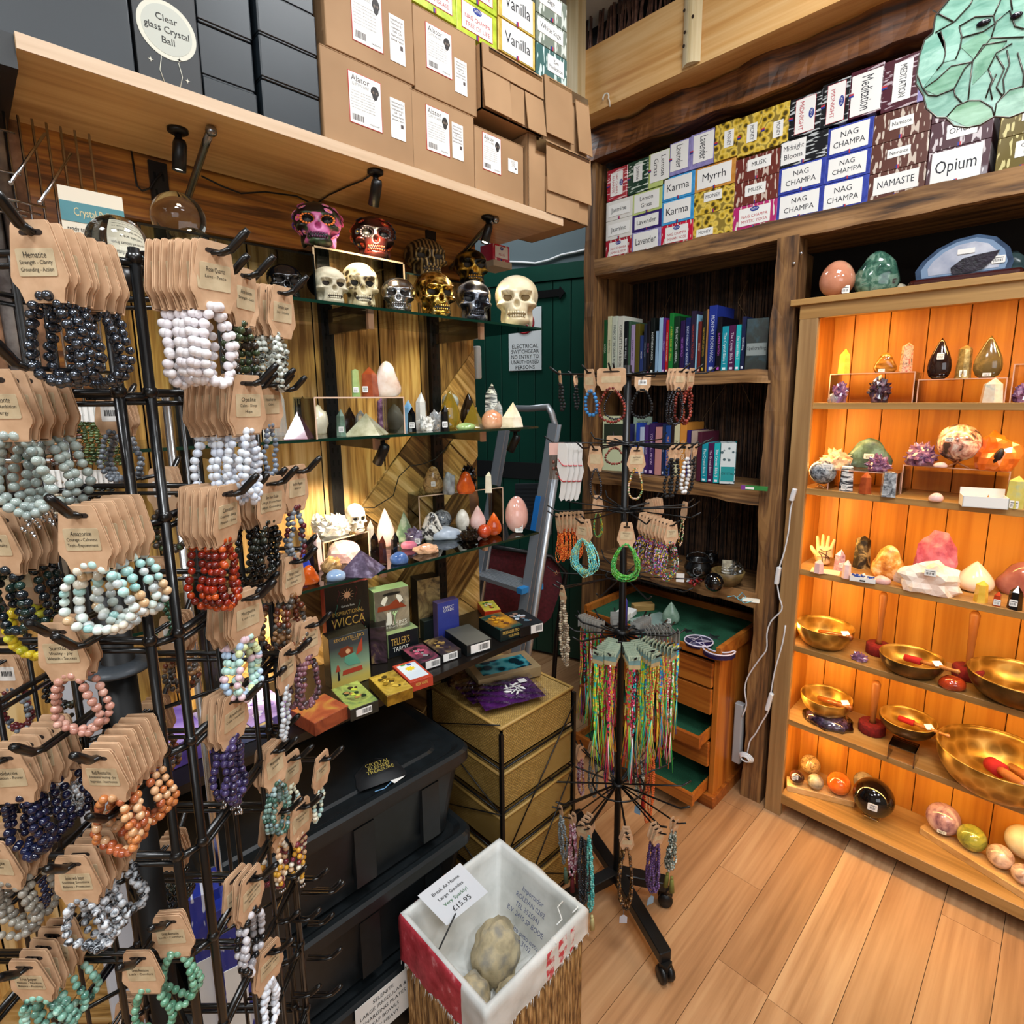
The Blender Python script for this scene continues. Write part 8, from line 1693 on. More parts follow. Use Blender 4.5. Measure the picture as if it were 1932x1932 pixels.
BEADS = {
 'hematite': ([pl('#5c626c', .14, metal=.9)], .0041), 'labradorite': ([Q('#8d9a94','#b4c0b8'), Q('#7d8a86','#a9b5b0')], .0043), 'amazonite': ([Q('#b9d4cc','#dfeae2'), Q('#8fc0bc','#b9dcd6'), Q('#c9a070','#dcc09a'), Q('#cfc8b4','#e9e2d0'), Q('#dfe6dc','#f2f4ee'), Q('#c4d6d0','#e4ece6'), Q('#9aa4a4','#dfe4e2')], .0042),
 'dark green agate': ([Q('#0c1a18','#1d3a34'), Q('#0a1014','#16242c')], .0042), 'sunstone': ([Q('#b88070','#dcae9c', sss=.2), Q('#ae7a6a','#cf9c8a', sss=.2)], .0039), 'yellow jade': ([Q('#b8b428','#dcd84a', sss=.2), Q('#c9b01e','#e6cc3a', sss=.2)], .0045),
 'dark blue': ([Q('#0a0e22','#161c3c')], .0040), 'red aventurine': ([Q('#a85a2c','#c8824a', sss=.2), Q('#bc8a5c','#dcb48c', sss=.2), Q('#8f4020','#b4643c', sss=.2)], .0041), 'spider web jasper': ([bd(((.42,'#1c1e22'),(.5,'#8b9096'),(.6,'#d2d6da')), scale=90, dist=1.5)], .0040),
 'grey agate': ([Q('#5f5a52','#8f887c'), Q('#7a7468','#a9a294')], .0040), 'tree jasper': ([bd(((.4,'#1e3a34'),(.5,'#6aa08e'),(.6,'#b4dccc')), scale=70), Q('#4f8a78','#9accb8')], .0040), 'green aventurine': ([Q('#4a8064','#7aa88c', sss=.2)], .0042),
 'rose quartz': ([pl('#f6f2f4', .1, coat=.5, sss=.1, trans=.1), pl('#f2ecf0', .12, coat=.5, sss=.1, trans=.1)], .0047), 'serpentine': ([Q('#1d2a1e','#4a5a3a'), Q('#2a2420','#4c4238')], .0044), 'dalmatian jasper': ([bd(((.4,'#1a1c1a'),(.47,'#aeb4a8'),(.6,'#e4e8e0')), scale=160)], .0040),
 'moonstone': ([pl('#dce4f2', .1, coat=.5, sss=.1, trans=.15), pl('#e4eaf2', .1, coat=.5, sss=.1, trans=.15)], .0041), 'pale labradorite': ([pl('#7c8898', .15, coat=.4)], .0036), 'carnelian': ([Q('#6a1408','#a42a10', sss=.1), Q('#9c3210','#c9561e', sss=.2), Q('#4a0e08','#7a1c0c')], .0041),
 'black obsidian': ([pl('#08090a', .08, coat=.5), pl('#0c0e0c', .1, coat=.5), Q('#1a1e18','#34382c')], .0042), 'larvikite': ([Q('#2a2e34','#5a626a'), Q('#6a727a','#9aa2aa'), pl('#5a1c24', .15, coat=.4)], .0038), 'brown jasper': ([Q('#3f1c12','#7a3c26'), Q('#5a3a22','#9a7048'), Q('#2e2a26','#5c5650')], .0041),
 'opalite': ([pl('#b9dcd0', .14, coat=.4, sss=.4), pl('#e0c4cc', .14, coat=.4, sss=.4), pl('#d2dca8', .14, coat=.4, sss=.4), pl('#b4cce4', .14, coat=.4, sss=.4)], .0043), 'rhodonite': ([Q('#5e3440','#8f626c'), Q('#2c2428','#5e444a')], .0039), 'white quartz': ([pl('#c4c8cc', .14, coat=.4, sss=.4)], .0036),
 'amethyst': ([Q('#1c162e','#3a3058'), Q('#2a2044','#544878')], .0042), 'moss agate': ([Q('#16302a','#3f6a58'), Q('#2a4a40','#8aa89c'), Q('#4a6a70','#a9c0c0')], .0034), 'pale amazonite': ([Q('#9cc4c0','#cfe4e0'), Q('#c9ccb0','#e4e0cc')], .0036), 'mookaite': ([Q('#b07a1c','#d9a23a'), Q('#d9ccb4','#efe6d4'), Q('#4a1822','#7a2c38'), Q('#b9906a','#d9b48e')], .0040),
 'cloudy quartz': ([Q('#8a8688','#bcb8bc', sss=.3), Q('#b4b0b4','#d8d4d8', sss=.3), pl('#141416', .1, coat=.4)], .0044), 'white howlite': ([Q('#c9cfda','#e9ecf2')], .0044), 'chip grey': ([Q('#4a5058','#8a929a')], .0036), 'green jade': ([Q('#1d4030','#3a6a4c')], .0036),
 'shell': ([Q('#8a7a64','#c9bda4'), Q('#5a4a3c','#8f7d68')], .0046), 'orange seed': ([pl('#d8601c', .3), pl('#e88a3a', .3), pl('#c94414', .3)], .0016), 'turquoise seed': ([pl('#5ac0c4', .3), pl('#8ad8dc', .3), pl('#b9d89a', .3)], .0017), 'green seed': ([pl('#2f9c4a', .3), pl('#7ac06a', .3), pl('#5aa830', .3)], .0018), 'yellow seed': ([pl('#c9c030', .3), pl('#3a9c6a', .3)], .0016),
 'multi seed': ([pl('#b03a4a', .3), pl('#d8d4cc', .3), pl('#2c3440', .3), pl('#8a6ac0', .3), pl('#c9a83a', .3), pl('#3a8a6a', .3), pl('#d89ac0', .3)], .0019), 'blue lava': ([pl('#3a80bc', .5)], .0050), 'red wood': ([pl('#7a2a20', .3), pl('#8f3a2c', .3), pl('#5c1c18', .3)], .0040), 'hematite small': ([pl('#4a4c54', .12, metal=.9), pl('#23242a', .2)], .0028),
 'black lava': ([pl('#121214', .7)], .0045), 'white wood': ([pl('#cfcfcf', .4)], .0055), 'gold seed': ([pl('#b98a3a', .25, metal=.4), pl('#c9b08a', .3), pl('#d8b8a0', .3), pl('#6a8a5a', .3)], .0024), 'pink pearl': ([pl('#b08090', .2, coat=.5), pl('#8a4a5c', .2, coat=.5), pl('#c9b0b8', .2)], .0040), 'teal': ([pl('#3a9a98', .25), Q('#4fb4ac','#8ad0c4')], .0036), 'dark agate': ([Q('#14181c','#2c343c')], .0038),
 'tiger eye': ([Q('#3c2210','#7a4c20'), Q('#6a4a28','#b48a54'), Q('#1c120c','#3a2818')], .0040), 'lapis': ([Q('#0e1434','#26346a')], .0036), 'moss dark': ([Q('#2c3a20','#5a6a3a')], .0034), 'purple mala': ([Q('#3a2450','#6a4a84')], .0040), 'zebra jasper': ([bd(((.4,'#1c241e'),(.52,'#8a9488'),(.62,'#d8dcd4')), scale=110)], .0042), 'orange mala': ([pl('#c9602c', .3)], .0040), 'grey mala': ([Q('#5a6468','#8f9a9c')], .0040)}
_sm = {}
def strands(kind, w, h, z0, nv=3, jig=.0006, flat=1.0, seg=(9,6), charm=None):
 k = (kind, w, h, z0, nv, flat, charm)
 if k not in _sm:
  mats, r = BEADS[kind]; _sm[k] = [strand_mesh(mats, r, w*rnd(.85,1.1), h*rnd(.94,1.06), z0, jig, flat, seg=seg, charm=charm) for _ in range(nv)]
 return _sm[k]
ORD = ['front', 'second', 'third', 'fourth', 'fifth', 'sixth', 'seventh', 'eighth', 'ninth', 'tenth', 'eleventh', 'twelfth']
def hang(kind, p0, dr, n, sp, where, words=('Crystal','Healing - Calm'), card=(.030,.045,.050), w=.020, h=.060, flat=1.0, jit=.08, bar=False, name='bead_bracelet', cat='bracelet', charm=None, desc=None, multi=1, seg=(9,6), splay=0, ks=1, yaw=0):
 """n carded strands on one hook; p0 = slot of the front card, dr = direction of the hook tip"""
 dr = Vector((dr.x, dr.y, 0)).normalized(); th = math.atan2(dr.x, -dr.y); wt, wb, ch_ = card
 cm, lm = card_meshes(wt, wb, ch_, tuple(words), bar); sm = strands(kind, w, h, -ch_+.006, 3, .0006, flat, seg, charm); desc = desc or kind
 grp = '%s %s %s' % (desc, 'bracelets' if cat == 'bracelet' else 'necklaces' if cat == 'necklace' else cat+'s', where)
 root = None; out = []
 for i in range(n):
  M = Matrix.Translation(p0-dr*sp*i+Vector((0,0,rnd(-.001,.001)))) @ RZ(th+yaw+rnd(-jit,jit)+splay*i) @ RX(rnd(-.05,.02)+(.12 if i == 0 else 0)) @ SC(ks)
  lab = ('%s kraft-carded %s %s %s' % (ORD[i], desc, cat, where)) if n > 1 else 'single kraft-carded %s %s %s' % (desc, cat, where)
  if root is None:
   root = thing(name, lab, cat, (0,0,0), 0, grp if n > 1 else None); root.matrix_basis = M
   for nm, me in (('hang_card', cm), ('card_label', lm)):
    o = bpy.data.objects.new(nm, me); COL.objects.link(o); o.parent = root
   for j in range(multi):
    o = bpy.data.objects.new('bead_strand', sm[j%3]); COL.objects.link(o); o.parent = root; o.rotation_euler = (rnd(-.04,.04), 0, rnd(-.5,.5) if multi > 1 else rnd(-.12,.12)-yaw); o.scale = (rnd(.8,1.12),1,rnd(.92,1.04)) if multi > 1 else (1,1,1)
   out.append(root)
  else:
   r = dup(root, M, lab); out.append(r)
   for c in r.children:
    if c.name.startswith('bead_strand'): c.data = sm[random.randrange(3)]; c.rotation_euler = (rnd(-.05,.05), 0, rnd(-.5,.5) if multi > 1 else rnd(-.3,.3)-yaw)
 return out
# ================================================================ BRACELET RACK (rotating tower on the left)
RC, DC = -.430, .548; HWR, HWD = .120, .098; RB_, DA_ = RC+HWR, DC-HWD
rack = thing('bracelet_rack', 'black wire rotating rack crowded with carded bead bracelets, nearest on the left', 'display rack', RD(RC, DC, 0), 0)
ZR1 = P(262, 487, D=.466).z; ROWS = [ZR1-.105*k for k in range(14)]
MB().lathe([(.0145,.04),(.0145,P(222,1120,D=.55).z)], 0, 20, T(*RD(RC, DC, 0))).build('pole', [pl('#0b0b0c', .5)], rack, world=True)
zc0 = P(230, 1250, D=.55).z
MB().lathe([(.015,zc0+.004),(.029,zc0-.003),(.029,zc0-.006),(.015,zc0-.001)], 0, 24, T(*RD(RC, DC, 0)), close=True).build('collar', [pl('#4a5056', .4)], rack, world=True)
MB().lathe([(1e-5,0),(.17,0),(.17,.02),(.02,.04),(1e-5,.04)], 0, 32, T(*RD(RC, DC, 0))).build('base', [WIRE], rack, world=True)
cnr = .017
def panel(a, b, n_out, seed):
 """welded grid between two posts a, b (xy vectors)"""
 m = MB(); 
 for q in (a, b): m.tube([q+Vector((0,0,ROWS[-1]-.02)), q+Vector((0,0,ROWS[0]+.008))], .0042, 0, 8)
 for q in (a.lerp(b,.33), a.lerp(b,.67)): m.tube([q+Vector((0,0,ROWS[-1])), q+Vector((0,0,ROWS[0]))], .0026, 0, 6)
 for z in ROWS:
  m.tube([a+Vector((0,0,z)), b+Vector((0,0,z))], .0034, 0, 6); m.tube([a+Vector((0,0,z-.009)), b+Vector((0,0,z-.009))], .0026, 0, 6)
  for q in (a, b): m.ball((q.x,q.y,z), .0062, 0, 8, 6)
 m.build('grid_panel', [WIRE], rack, world=True)
fA, fB = RD(RC-HWR+cnr, DA_), RD(RC+HWR-cnr*.8, DA_); sB0, sB1 = RD(RB_, DA_+cnr), RD(RB_, DC+HWD-cnr*.2); bA, bB = RD(RC-HWR+cnr, DC+HWD), RD(RC+HWR-cnr, DC+HWD); lA, lB = RD(RC-HWR, DA_+cnr), RD(RC-HWR, DC+HWD-cnr)
panel(fA, fB, -FH, 1); panel(sB0, sB1, RH, 2); panel(bA, bB, FH, 3); panel(lA, lB, -RH, 4)
for z in ROWS[:11]:
 for a, b in ((fB, sB0), (sB1, bB), (bA, lB), (lA, fA)): MB().tube([a+Vector((0,0,z-.004)), b+Vector((0,0,z-.004))], .0034, 0, 6).build('corner_link', [WIRE], rack, world=True)
 if ROWS.index(z) in (4, 7, 9):
  c = RD(RC, DC, z-.03)
  for q in (fA, fB, sB1, bA): MB().tube([c, q+Vector((0,0,z-.02))], .0024, 0, 5).build('stay_bar', [WIRE], rack, world=True)
def hook(p, dr, L, k=1.0):
 """double wire hook ending at p (tip kinks up), running back L along -dr"""
 dr = Vector((dr.x, dr.y, 0)).normalized(); sd = Vector((-dr.y, dr.x, 0))*.0028; m = MB()
 for s_ in (-1, 1): m.tube([p-dr*L+sd*s_, p-dr*.004+sd*s_*.8, p+dr*.004+sd*s_*.6+Vector((0,0,.003))], .0019, 0, 6)
 m.tube([p-dr*.004, p+dr*.004+Vector((0,0,.003)), p+dr*.015*k+Vector((0,0,.014*k)), p+dr*.019*k+Vector((0,0,.018*k))], [.0026,.0034,.0035,.0026], 0, 8)
 m.build('hook', [WIRE], rack, world=True)
NF = Vector((-FH.x, -FH.y, 0)); NR = Vector((RH.x, RH.y, 0))
def gA_(kind, px, py, D, n, where, words, sp=.0095, **k):
 p = P(px, py, D=D); L = max(.02, DA_-D); sp = min(sp, (L-.004)/max(1,n-1)) if n > 1 else sp
 hang(kind, p, NF, n, sp, where, words, ks=.84, **k); hook(p+NF*.004-Vector((0,0,.0005)), NF, L+.004)
def gB_(kind, px, py, D, n, where, words, sp=.0062, tip=True, **k):
 p = P(px, py, D=D); R0 = (p-EYE).dot(RH); L = max(.015, R0-RB_); sp = min(sp, (L-.004)/max(1,n-1)) if n > 1 else sp
 hang(kind, p, NR, n, sp, where, words, jit=.2, ks=.86, yaw=-.28, **k)
 if tip: hook(p+NR*.010-Vector((0,0,.0005)), NR, L+.010)
HB = (.032,.047,.054)
gA_('hematite', 60, 438, .375, 7, 'on the top front hook of the rack', ('Hematite','Strength - Clarity','Grounding - Action'), h=.064, w=.024)
gA_('labradorite', -10, 716, .385, 5, 'at the left edge, below the hematite ones', ('Labradorite','Focus - Ambition','Energy'), h=.066, w=.022, charm=1, sp=.011)
gA_('amazonite', 148, 972, .388, 6, 'below the black collar row, front of the rack', ('Amazonite','Courage - Calmness','Truth - Empowerment'), h=.066, w=.028)
gA_('dark green agate', -22, 985, .40, 5, 'at the left edge, beside the amazonite ones', ('Bloodstone','Courage - Vitality'), h=.064, w=.022)
gA_('sunstone', 108, 1192, .40, 2, 'beside the rack pole collar', ('Sunstone','Vitality - Joy','Wealth - Success'), h=.062, w=.024, sp=.014)
gA_('yellow jade', 22, 1052, .43, 3, 'behind the dark green ones at the left edge', ('Yellow Jade','Joy - Luck'), h=.06, w=.024, sp=.006)
gA_('dark blue', 8, 1432, .388, 6, 'at the left edge under the sunstone ones', ('Goldstone','Ambition - Power'), h=.066, w=.022)
gA_('red aventurine', 186, 1428, .393, 7, 'in the middle of the rack front', ('Red Aventurine','Emotional Healing - Joy','Inspiration - Assertiveness'), h=.064, w=.025, sp=.008)
gA_('spider web jasper', 137, 1630, .398, 6, 'below the red aventurine ones', ('Spider web Jasper','Soothing Emotions','Balance - Protection'), h=.064, w=.025)
gA_('grey agate', -14, 1600, .395, 4, 'at the left edge beside the spider web jasper ones', ('Grey Agate','Stability'), h=.064, w=.026)
gA_('tree jasper', 48, 1825, .40, 5, 'at the bottom left corner', ('Tree Jasper','Nature - Nurture','Balance - Positivity'), h=.062, w=.025)
gA_('green aventurine', 262, 1808, .425, 1, 'at the bottom, left of the front post', ('Green Aventurine','Luck - Comfort'), h=.066, w=.020, charm=1)
gA_('green aventurine', 318, 1738, .44, 2, 'behind the lowest green aventurine card', ('Green Aventurine','Luck - Comfort'), h=.066, w=.020, sp=.004)
gB_('rose quartz', 404, 477, .476, 8, 'on the top near hook of the rack side', ('Rose Quartz','Love - Peace'), h=.072, w=.022, card=HB)
gB_('serpentine', 462, 520, .55, 4, 'behind the white rose quartz ones', ('African Bloodstone','Strength - Luck'), h=.070, w=.022, card=HB, splay=-.02)
gB_('dalmatian jasper', 532, 553, .63, 5, 'at the far end of the top row', ('Dalmatian Jasper','Joy - Loyalty'), h=.072, w=.022, card=HB)
gB_('moonstone', 466, 724, .515, 8, 'in the second row of the rack side', ('Opalite','Calm - Sleep','Hope'), h=.075, w=.022, card=HB)
gB_('pale labradorite', 508, 727, .62, 1, 'just behind the pale blue ones', ('Aquamarine','Calm'), h=.070, w=.018, card=HB)
gB_('carnelian', 428, 932, .488, 6, 'in the third row, nearest the post', ('Carnelian','Creativity - Energy','Passion - Drive'), h=.074, w=.024, card=HB)
gB_('black obsidian', 512, 912, .585, 6, 'in the third row, middle', ('Silver Sheen Obsidian','High Protection','High Grounding'), h=.072, w=.026, card=HB)
gB_('larvikite', 560, 890, .645, 2, 'in the third row, far end', ('Indian Agate','Balance'), h=.070, w=.018, card=HB)
gB_('opalite', 466, 1128, .520, 5, 'in the fourth row, pastel coloured', ('Morganite','Love - Joy'), h=.070, w=.026, card=HB)
gB_('brown jasper', 553, 1060, .640, 6, 'in the fourth row, far end', ('Mahogany Obsidian','Stability - Growth','Strength'), h=.080, w=.026, card=HB)
gB_('white quartz', 541, 1232, .600, 1, 'hanging alone in the fifth row', ('Clear Quartz','Clarity - Energy'), h=.078, w=.017, card=HB)
gB_('rhodonite', 583, 1180, .660, 5, 'in the fifth row, far end', ('Rhodonite','Love - Balance'), h=.076, w=.026, card=HB)
gB_('amethyst', 442, 1320, .505, 4, 'in the sixth row, nearest the post', ('Amethyst','Calm - Intuition'), h=.076, w=.024, card=HB, charm=1, sp=.009)
gB_('moss agate', 518, 1416, .600, 5, 'in the seventh row, small green chips', ('Moss Agate','Growth'), h=.072, w=.024, card=HB)
gB_('pale amazonite', 549, 1430, .640, 1, 'beside the moss agate chips', ('Amazonite','Hope'), h=.062, w=.018, card=(.030,.044,.050))
gB_('pale amazonite', 607, 1432, .660, 1, 'at the tip of the farthest hook', ('Amazonite','Hope'), h=.066, w=.018, card=(.030,.044,.050))
gB_('mookaite', 528, 1530, .610, 3, 'in the eighth row, yellow and maroon', ('Mookaite','Youth'), h=.068, w=.024, card=HB, charm=1)
gB_('mookaite', 567, 1522, .640, 2, 'at the far end of the eighth row', ('Mookaite','Youth'), h=.072, w=.022, card=HB, charm=1)
gB_('cloudy quartz', 473, 1657, .505, 3, 'in the ninth row, nearest the post', ('Tourmalated Quartz','Protection - Healing','Balance'), h=.074, w=.026, card=HB, sp=.009)
gB_('white howlite', 508, 1795, .540, 2, 'in the lowest visible row', ('Howlite','Patience - Calm'), h=.074, w=.019, card=HB)
# cards on the far side of the rack, their barcoded backs towards the room
NB = Vector((FH.x, FH.y, 0))
for (kd, px, py, D, n, wr, kk) in (('chip grey', 232, 752, .70, 4, 'on the far side, beside the chip necklaces', {}), ('serpentine', 318, 892, .70, 3, 'on the far side, behind the third row post', {}), ('green jade', 300, 1062, .70, 3, 'on the far side, behind the carnelian ones', {}), ('larvikite', 30, 1235, .70, 3, 'on the far side at the left edge', {}), ('brown jasper', 344, 1160, .71, 4, 'on the far side under the carnelian ones', {}), ('brown jasper', 302, 1320, .70, 4, 'on the far side beside the pole', {}), ('spider web jasper', 140, 1395, .69, 5, 'on the far side under the sunstone ones', {}), ('black obsidian', 335, 1570, .71, 4, 'on the far side behind the two posts', {}), ('black obsidian', 120, 1190, .70, 3, 'on the far side behind the sunstone ones', {}), ('tiger eye', 250, 1880, .70, 3, 'on the far side at the bottom', {}), ('dark blue', 60, 1590, .70, 3, 'on the far side at the lower left', {})):
 p = P(px, py, D=D); hang(kd, p, NB, n, .008, wr, ('Crystal','Calm - Focus'), h=.066, w=.024, bar=True, ks=.9); hook(p+NB*.006, NB, max(.02, D-DC-HWD+.006))
for (px, py, D) in ((462,483,.51),(497,500,.59),(484,705,.55),(516,705,.59),(548,708,.63),(572,712,.66),(500,897,.545),(535,885,.60),(487,1112,.53),(592,1012,.66),(520,1082,.585),(590,1187,.67),(560,1225,.63),(534,1260,.585),(540,1395,.60),(560,1350,.65),(575,1635,.62),(615,1640,.66),(640,1662,.69),(560,1720,.60),(600,1716,.64),(625,1725,.68),(520,1860,.56),(600,1860,.62),(640,1790,.66),(645,1665,.66),(640,1860,.66),(560,1800,.60)):
 p = P(px, py, D=D); R0 = (p-EYE).dot(RH); hook(p-NR*.014-Vector((0,0,.015)), NR, max(.02, R0-RB_-.014), .9)
for (px, py, D) in ((40,694,.375),(148,1222,.385),(72,1420,.385),(205,1545,.40)): p = P(px, py, D=D); hook(p, NF, DA_-D)
# hanging chip strands on a chrome rail beyond the rack
p0, p1 = P(108, 738, D=.80), P(262, 748, D=.84); cr_ = thing('chrome_rail_display', 'chrome rail display of gemstone chip necklaces seen through the rack', 'display rail', (p0+p1)/2*1); cr_.location.z = 0
m = MB(); m.tube([p0-RH*.25, p1+RH*.03], .004, 0, 8); q0, q1 = P(108, 868, D=.80), P(240, 868, D=.84); m.tube([q0-RH*.3, q1], .004, 0, 8)
for q in (p0-RH*.28, p1+RH*.04): m.tube([Vector((q.x,q.y,0)), q], .006, 0, 8)
m.build('rails', [CHROME], cr_, world=True)
for row, (a, b, ks) in enumerate(((p0, p1, (('brown jasper','dark red'),('moss dark','olive green'))), (q0, q1, (('shell','pale pink and beige'),('black obsidian','black'))))):
 for i in range(13):
  q = a.lerp(b, (i+.3)/13.5)-RH*.02; kd, nm = ks[0] if i < 5 else ks[1]
  t = thing('chip_necklace', '%s chip necklace with a small white tag, %s place from the left on the %s chrome rail' % (nm, ['first','second','third','fourth','fifth','sixth','seventh','eighth','ninth','tenth','eleventh','twelfth','thirteenth'][i], 'upper' if row == 0 else 'lower'), 'necklace', q, math.atan2(FH.y, FH.x)-PI/2, 'gemstone chip necklaces on the chrome rails')
  o = bpy.data.objects.new('chip_strand', strands(kd, .005, .075, -.028, 2, .0012, .6, (6,4))[i%2]); COL.objects.link(o); o.parent = t
  MB().box((-.006,-.004,-.040),(.006,-.003,-.014)).build('price_tag', [PAPER], t); MB().tube([(0,0,.003),(0,-.003,-.014)], .0008, 0, 4).build('cord', [pl('#5a3a1c', .7)], t)
# things on the floor behind the rack
for i, (px, py, w_, h_, lb) in enumerate(((385, 1760, .055, .30, 'blue and white printed incense carton standing behind the rack, left'), (440, 1800, .052, .26, 'blue and white printed incense carton standing behind the rack, right'))):
 p = P(px, py, D=.76+.0*i); t = thing('incense_carton', lb, 'box', (p.x, p.y, 0.0), face_cam(p), 'blue cartons behind the rack'); hz_ = P(px, 1690+20*i, D=.76).z
 MB().rbox((-w_/2,0,0),(w_/2,.05,hz_), .002).build('carton', [stripes('#20308c','#c9ccd8')], t); MB().box((-w_*.3,-.001,hz_*.6),(w_*.3,0,hz_*.86)).build('white_panel', [PAPER], t)
p = P(185, 1300, D=.82); tag(MB().rbox((-.045,0,0),(.045,.06,1.18), .006).build('white_pedestal', [pl('#b9bec6', .5)], loc=(p.x,p.y,0), rotz=face_cam(p)), 'tall pale grey display pedestal seen through the rack', 'pedestal')
# wire grid with chrome bars at the far top left
gt = thing('wire_grid_panel', 'silver wire grid panel with hooks in front of the bark wall', 'wire grid', P(30, 420, Y=1.25)*1); m = MB()
for k in range(7): a, b = P(8+27*k, 225+8*k, Y=1.28), P(40+24*k, 470, Y=1.28); m.tube([Vector((a.x,1.28,b.z-.3)), Vector((a.x,1.28,2.06))], .002, 0, 6)
for k in range(4): a = P(60, 260+75*k, Y=1.28); m.tube([(-.25,1.277,a.z),(.12,1.277,a.z)], .002, 0, 6)
m.build('grid', [CHROME], gt, world=True)
m = MB()
for (x0,y0,x1,y1) in ((20,345,85,252),(75,382,134,290),(0,372,85,392),(0,388,75,405)): a, b = P(x0,y0,Y=1.15), P(x1,y1,Y=1.27); m.tube([a,b], .0022, 0, 6); m.ball(tuple(a), .0035, 0, 8, 6)
m.build('hook_bars', [CHROME], gt, world=True)
# ================================================================ NECKLACE STAND
SX, SY = 1.316, .902
stand = thing('necklace_stand', 'black rotating spoke stand hung with bracelets, necklaces and thread bracelets', 'display stand', (SX, SY, 0))
m = MB(); m.tube([(SX,SY,.08),(SX,SY,1.69)], .0105, 0, 14); m.lathe([(.016,.86),(.016,.90),(.022,.905),(.022,.915),(.016,.92)], 0, 18, T(SX,SY,0)); m.build('pole', [BLACK], stand, world=True)
for (ex, ey) in ((1255,1838),(1255,1695),(1085,1730),(1120,1600)):
 e = P(ex, ey, Z=.02)
 if (ex, ey) == (1120,1600): e = Vector((SX+.12, SY+.27, .02))
 if (ex, ey) == (1085,1730): e = Vector((SX-.28, SY+.09, .02))
 e.z = .075; c = Vector((SX,SY,.085)); d = (e-c).normalized(); sd = Vector((-d.y,d.x,0))*.019
 M = basis(c, d, Vector((-d.y,d.x,0)).normalized(), (0,0,1)); L = (e-c).length; o = MB().rbox((0,-.019,-.016),(L,.019,.016), .005, 0, M); o.build('leg', [BLACK], stand, world=True)
 m = MB(); 
 for s_ in (-1,1): m.lathe([(1e-5,-.008),(.021,-.008),(.024,0),(.021,.008),(1e-5,.008)], 0, 18, T(e.x+sd.x*s_*.6, e.y+sd.y*s_*.6, .025)@RZ(math.atan2(d.y,d.x))@RX(PI/2))
 m.box((-.014,-.012,.03),(.014,.012,.06), 0, T(e.x,e.y,0)); m.build('caster', [BLACK], stand, world=True)
def tier(z, R_, n, a0=0, ring=.05, wr=.0022):
 m = MB(); m.tube([(SX+ring*math.cos(2*PI*i/24), SY+ring*math.sin(2*PI*i/24), z) for i in range(24)], wr, 0, 6, closed=True)
 m.lathe([(.011,-.006),(.018,-.004),(.018,.004),(.011,.006)], 0, 16, T(SX,SY,z))
 for i in range(n):
  a = a0+2*PI*i/n; c, s_ = math.cos(a), math.sin(a)
  m.tube([(SX+.012*c,SY+.012*s_,z),(SX+(R_-.03)*c,SY+(R_-.03)*s_,z),(SX+(R_-.024)*c,SY+(R_-.024)*s_,z+.002),(SX+R_*c,SY+R_*s_,z+.018)], wr, 0, 5)
 m.build('spoke_ring', [BLACK], stand, world=True)
TZ = {1:1.665, 2:1.475, 3:1.285, 4:1.085, 5:.905, 6:.405}
tier(TZ[1], .235, 5, .2); tier(TZ[2], .235, 6, .05); tier(TZ[3], .225, 8, .1); tier(TZ[4], .225, 10, .3); tier(TZ[5], .165, 12, .12, .06, .0028); tier(TZ[6], .225, 12, .2, .08, .0028)
def proj(p):
 q = p-EYE; d = q.dot(_f); return PPX+FPX*q.dot(_r)/d, PPY-FPX*q.dot(_u)/d
def onspoke(px, tier_, r, far=False):
 """point at radius r on a tier whose sight line passes photo column px; near or far half of the circle"""
 best = None
 for i in range(360):
  a = 2*PI*i/360; p = Vector((SX+r*math.cos(a), SY+r*math.sin(a), TZ[tier_])); front = (p-EYE).dot(FH) < (Vector((SX,SY,0))-EYE).dot(FH)
  if front == far: continue
  e = abs(proj(p)[0]-px)
  if best is None or e < best[0]: best = (e, p, Vector((math.cos(a), math.sin(a), 0)))
 return best[1], best[2]
def sp_(kind, px, tr, n, where, r=.20, far=False, sp=.012, words=('',''), **k):
 p, d = onspoke(px, tr, r, far); m = MB(); c_ = Vector((SX,SY,TZ[tr])); m.tube([c_+d*.012, c_+d*(r+.004), c_+d*(r+.03)+Vector((0,0,.018))], .0024, 0, 5); m.build('spoke', [BLACK], stand, world=True)
 return hang(kind, p, d, n, sp, where, words, **k)
SC_ = (.026,.040,.045)
sp_('black lava', 1056, 1, 1, 'at the far left of the top tier, tied with raffia', card=(.012,.018,.03), h=.075, w=.012)
sp_('black lava', 1085, 1, 1, 'second from left on the top tier, with an orange bead', far=True, card=(.012,.018,.03), h=.075, w=.010)
sp_('blue lava', 1111, 1, 1, 'with bright blue beads on the top tier', r=.18, card=(.028,.036,.050), h=.066, w=.020, bar=True)
sp_('red wood', 1153, 1, 1, 'on a wide card with red beads on the top tier', r=.2, card=(.072,.074,.045), h=.080, w=.042, words=('',' ')); sp_('hematite small', 1160, 1, 1, 'silver and white, inside the wide red one on the top tier', r=.185, card=(.03,.03,.05), h=.070, w=.032)
sp_('black lava', 1213, 1, 1, 'black with pale beads, right of the pole on the top tier', far=True, card=(.05,.05,.045), h=.090, w=.036, bar=True)
sp_('red wood', 1305, 1, 3, 'red beads at the right of the top tier', r=.19, card=SC_, h=.090, w=.024, sp=.016); sp_('hematite small', 1284, 1, 3, 'dark silver beads at the right of the top tier', r=.19, card=SC_, h=.090, w=.022, sp=.014)
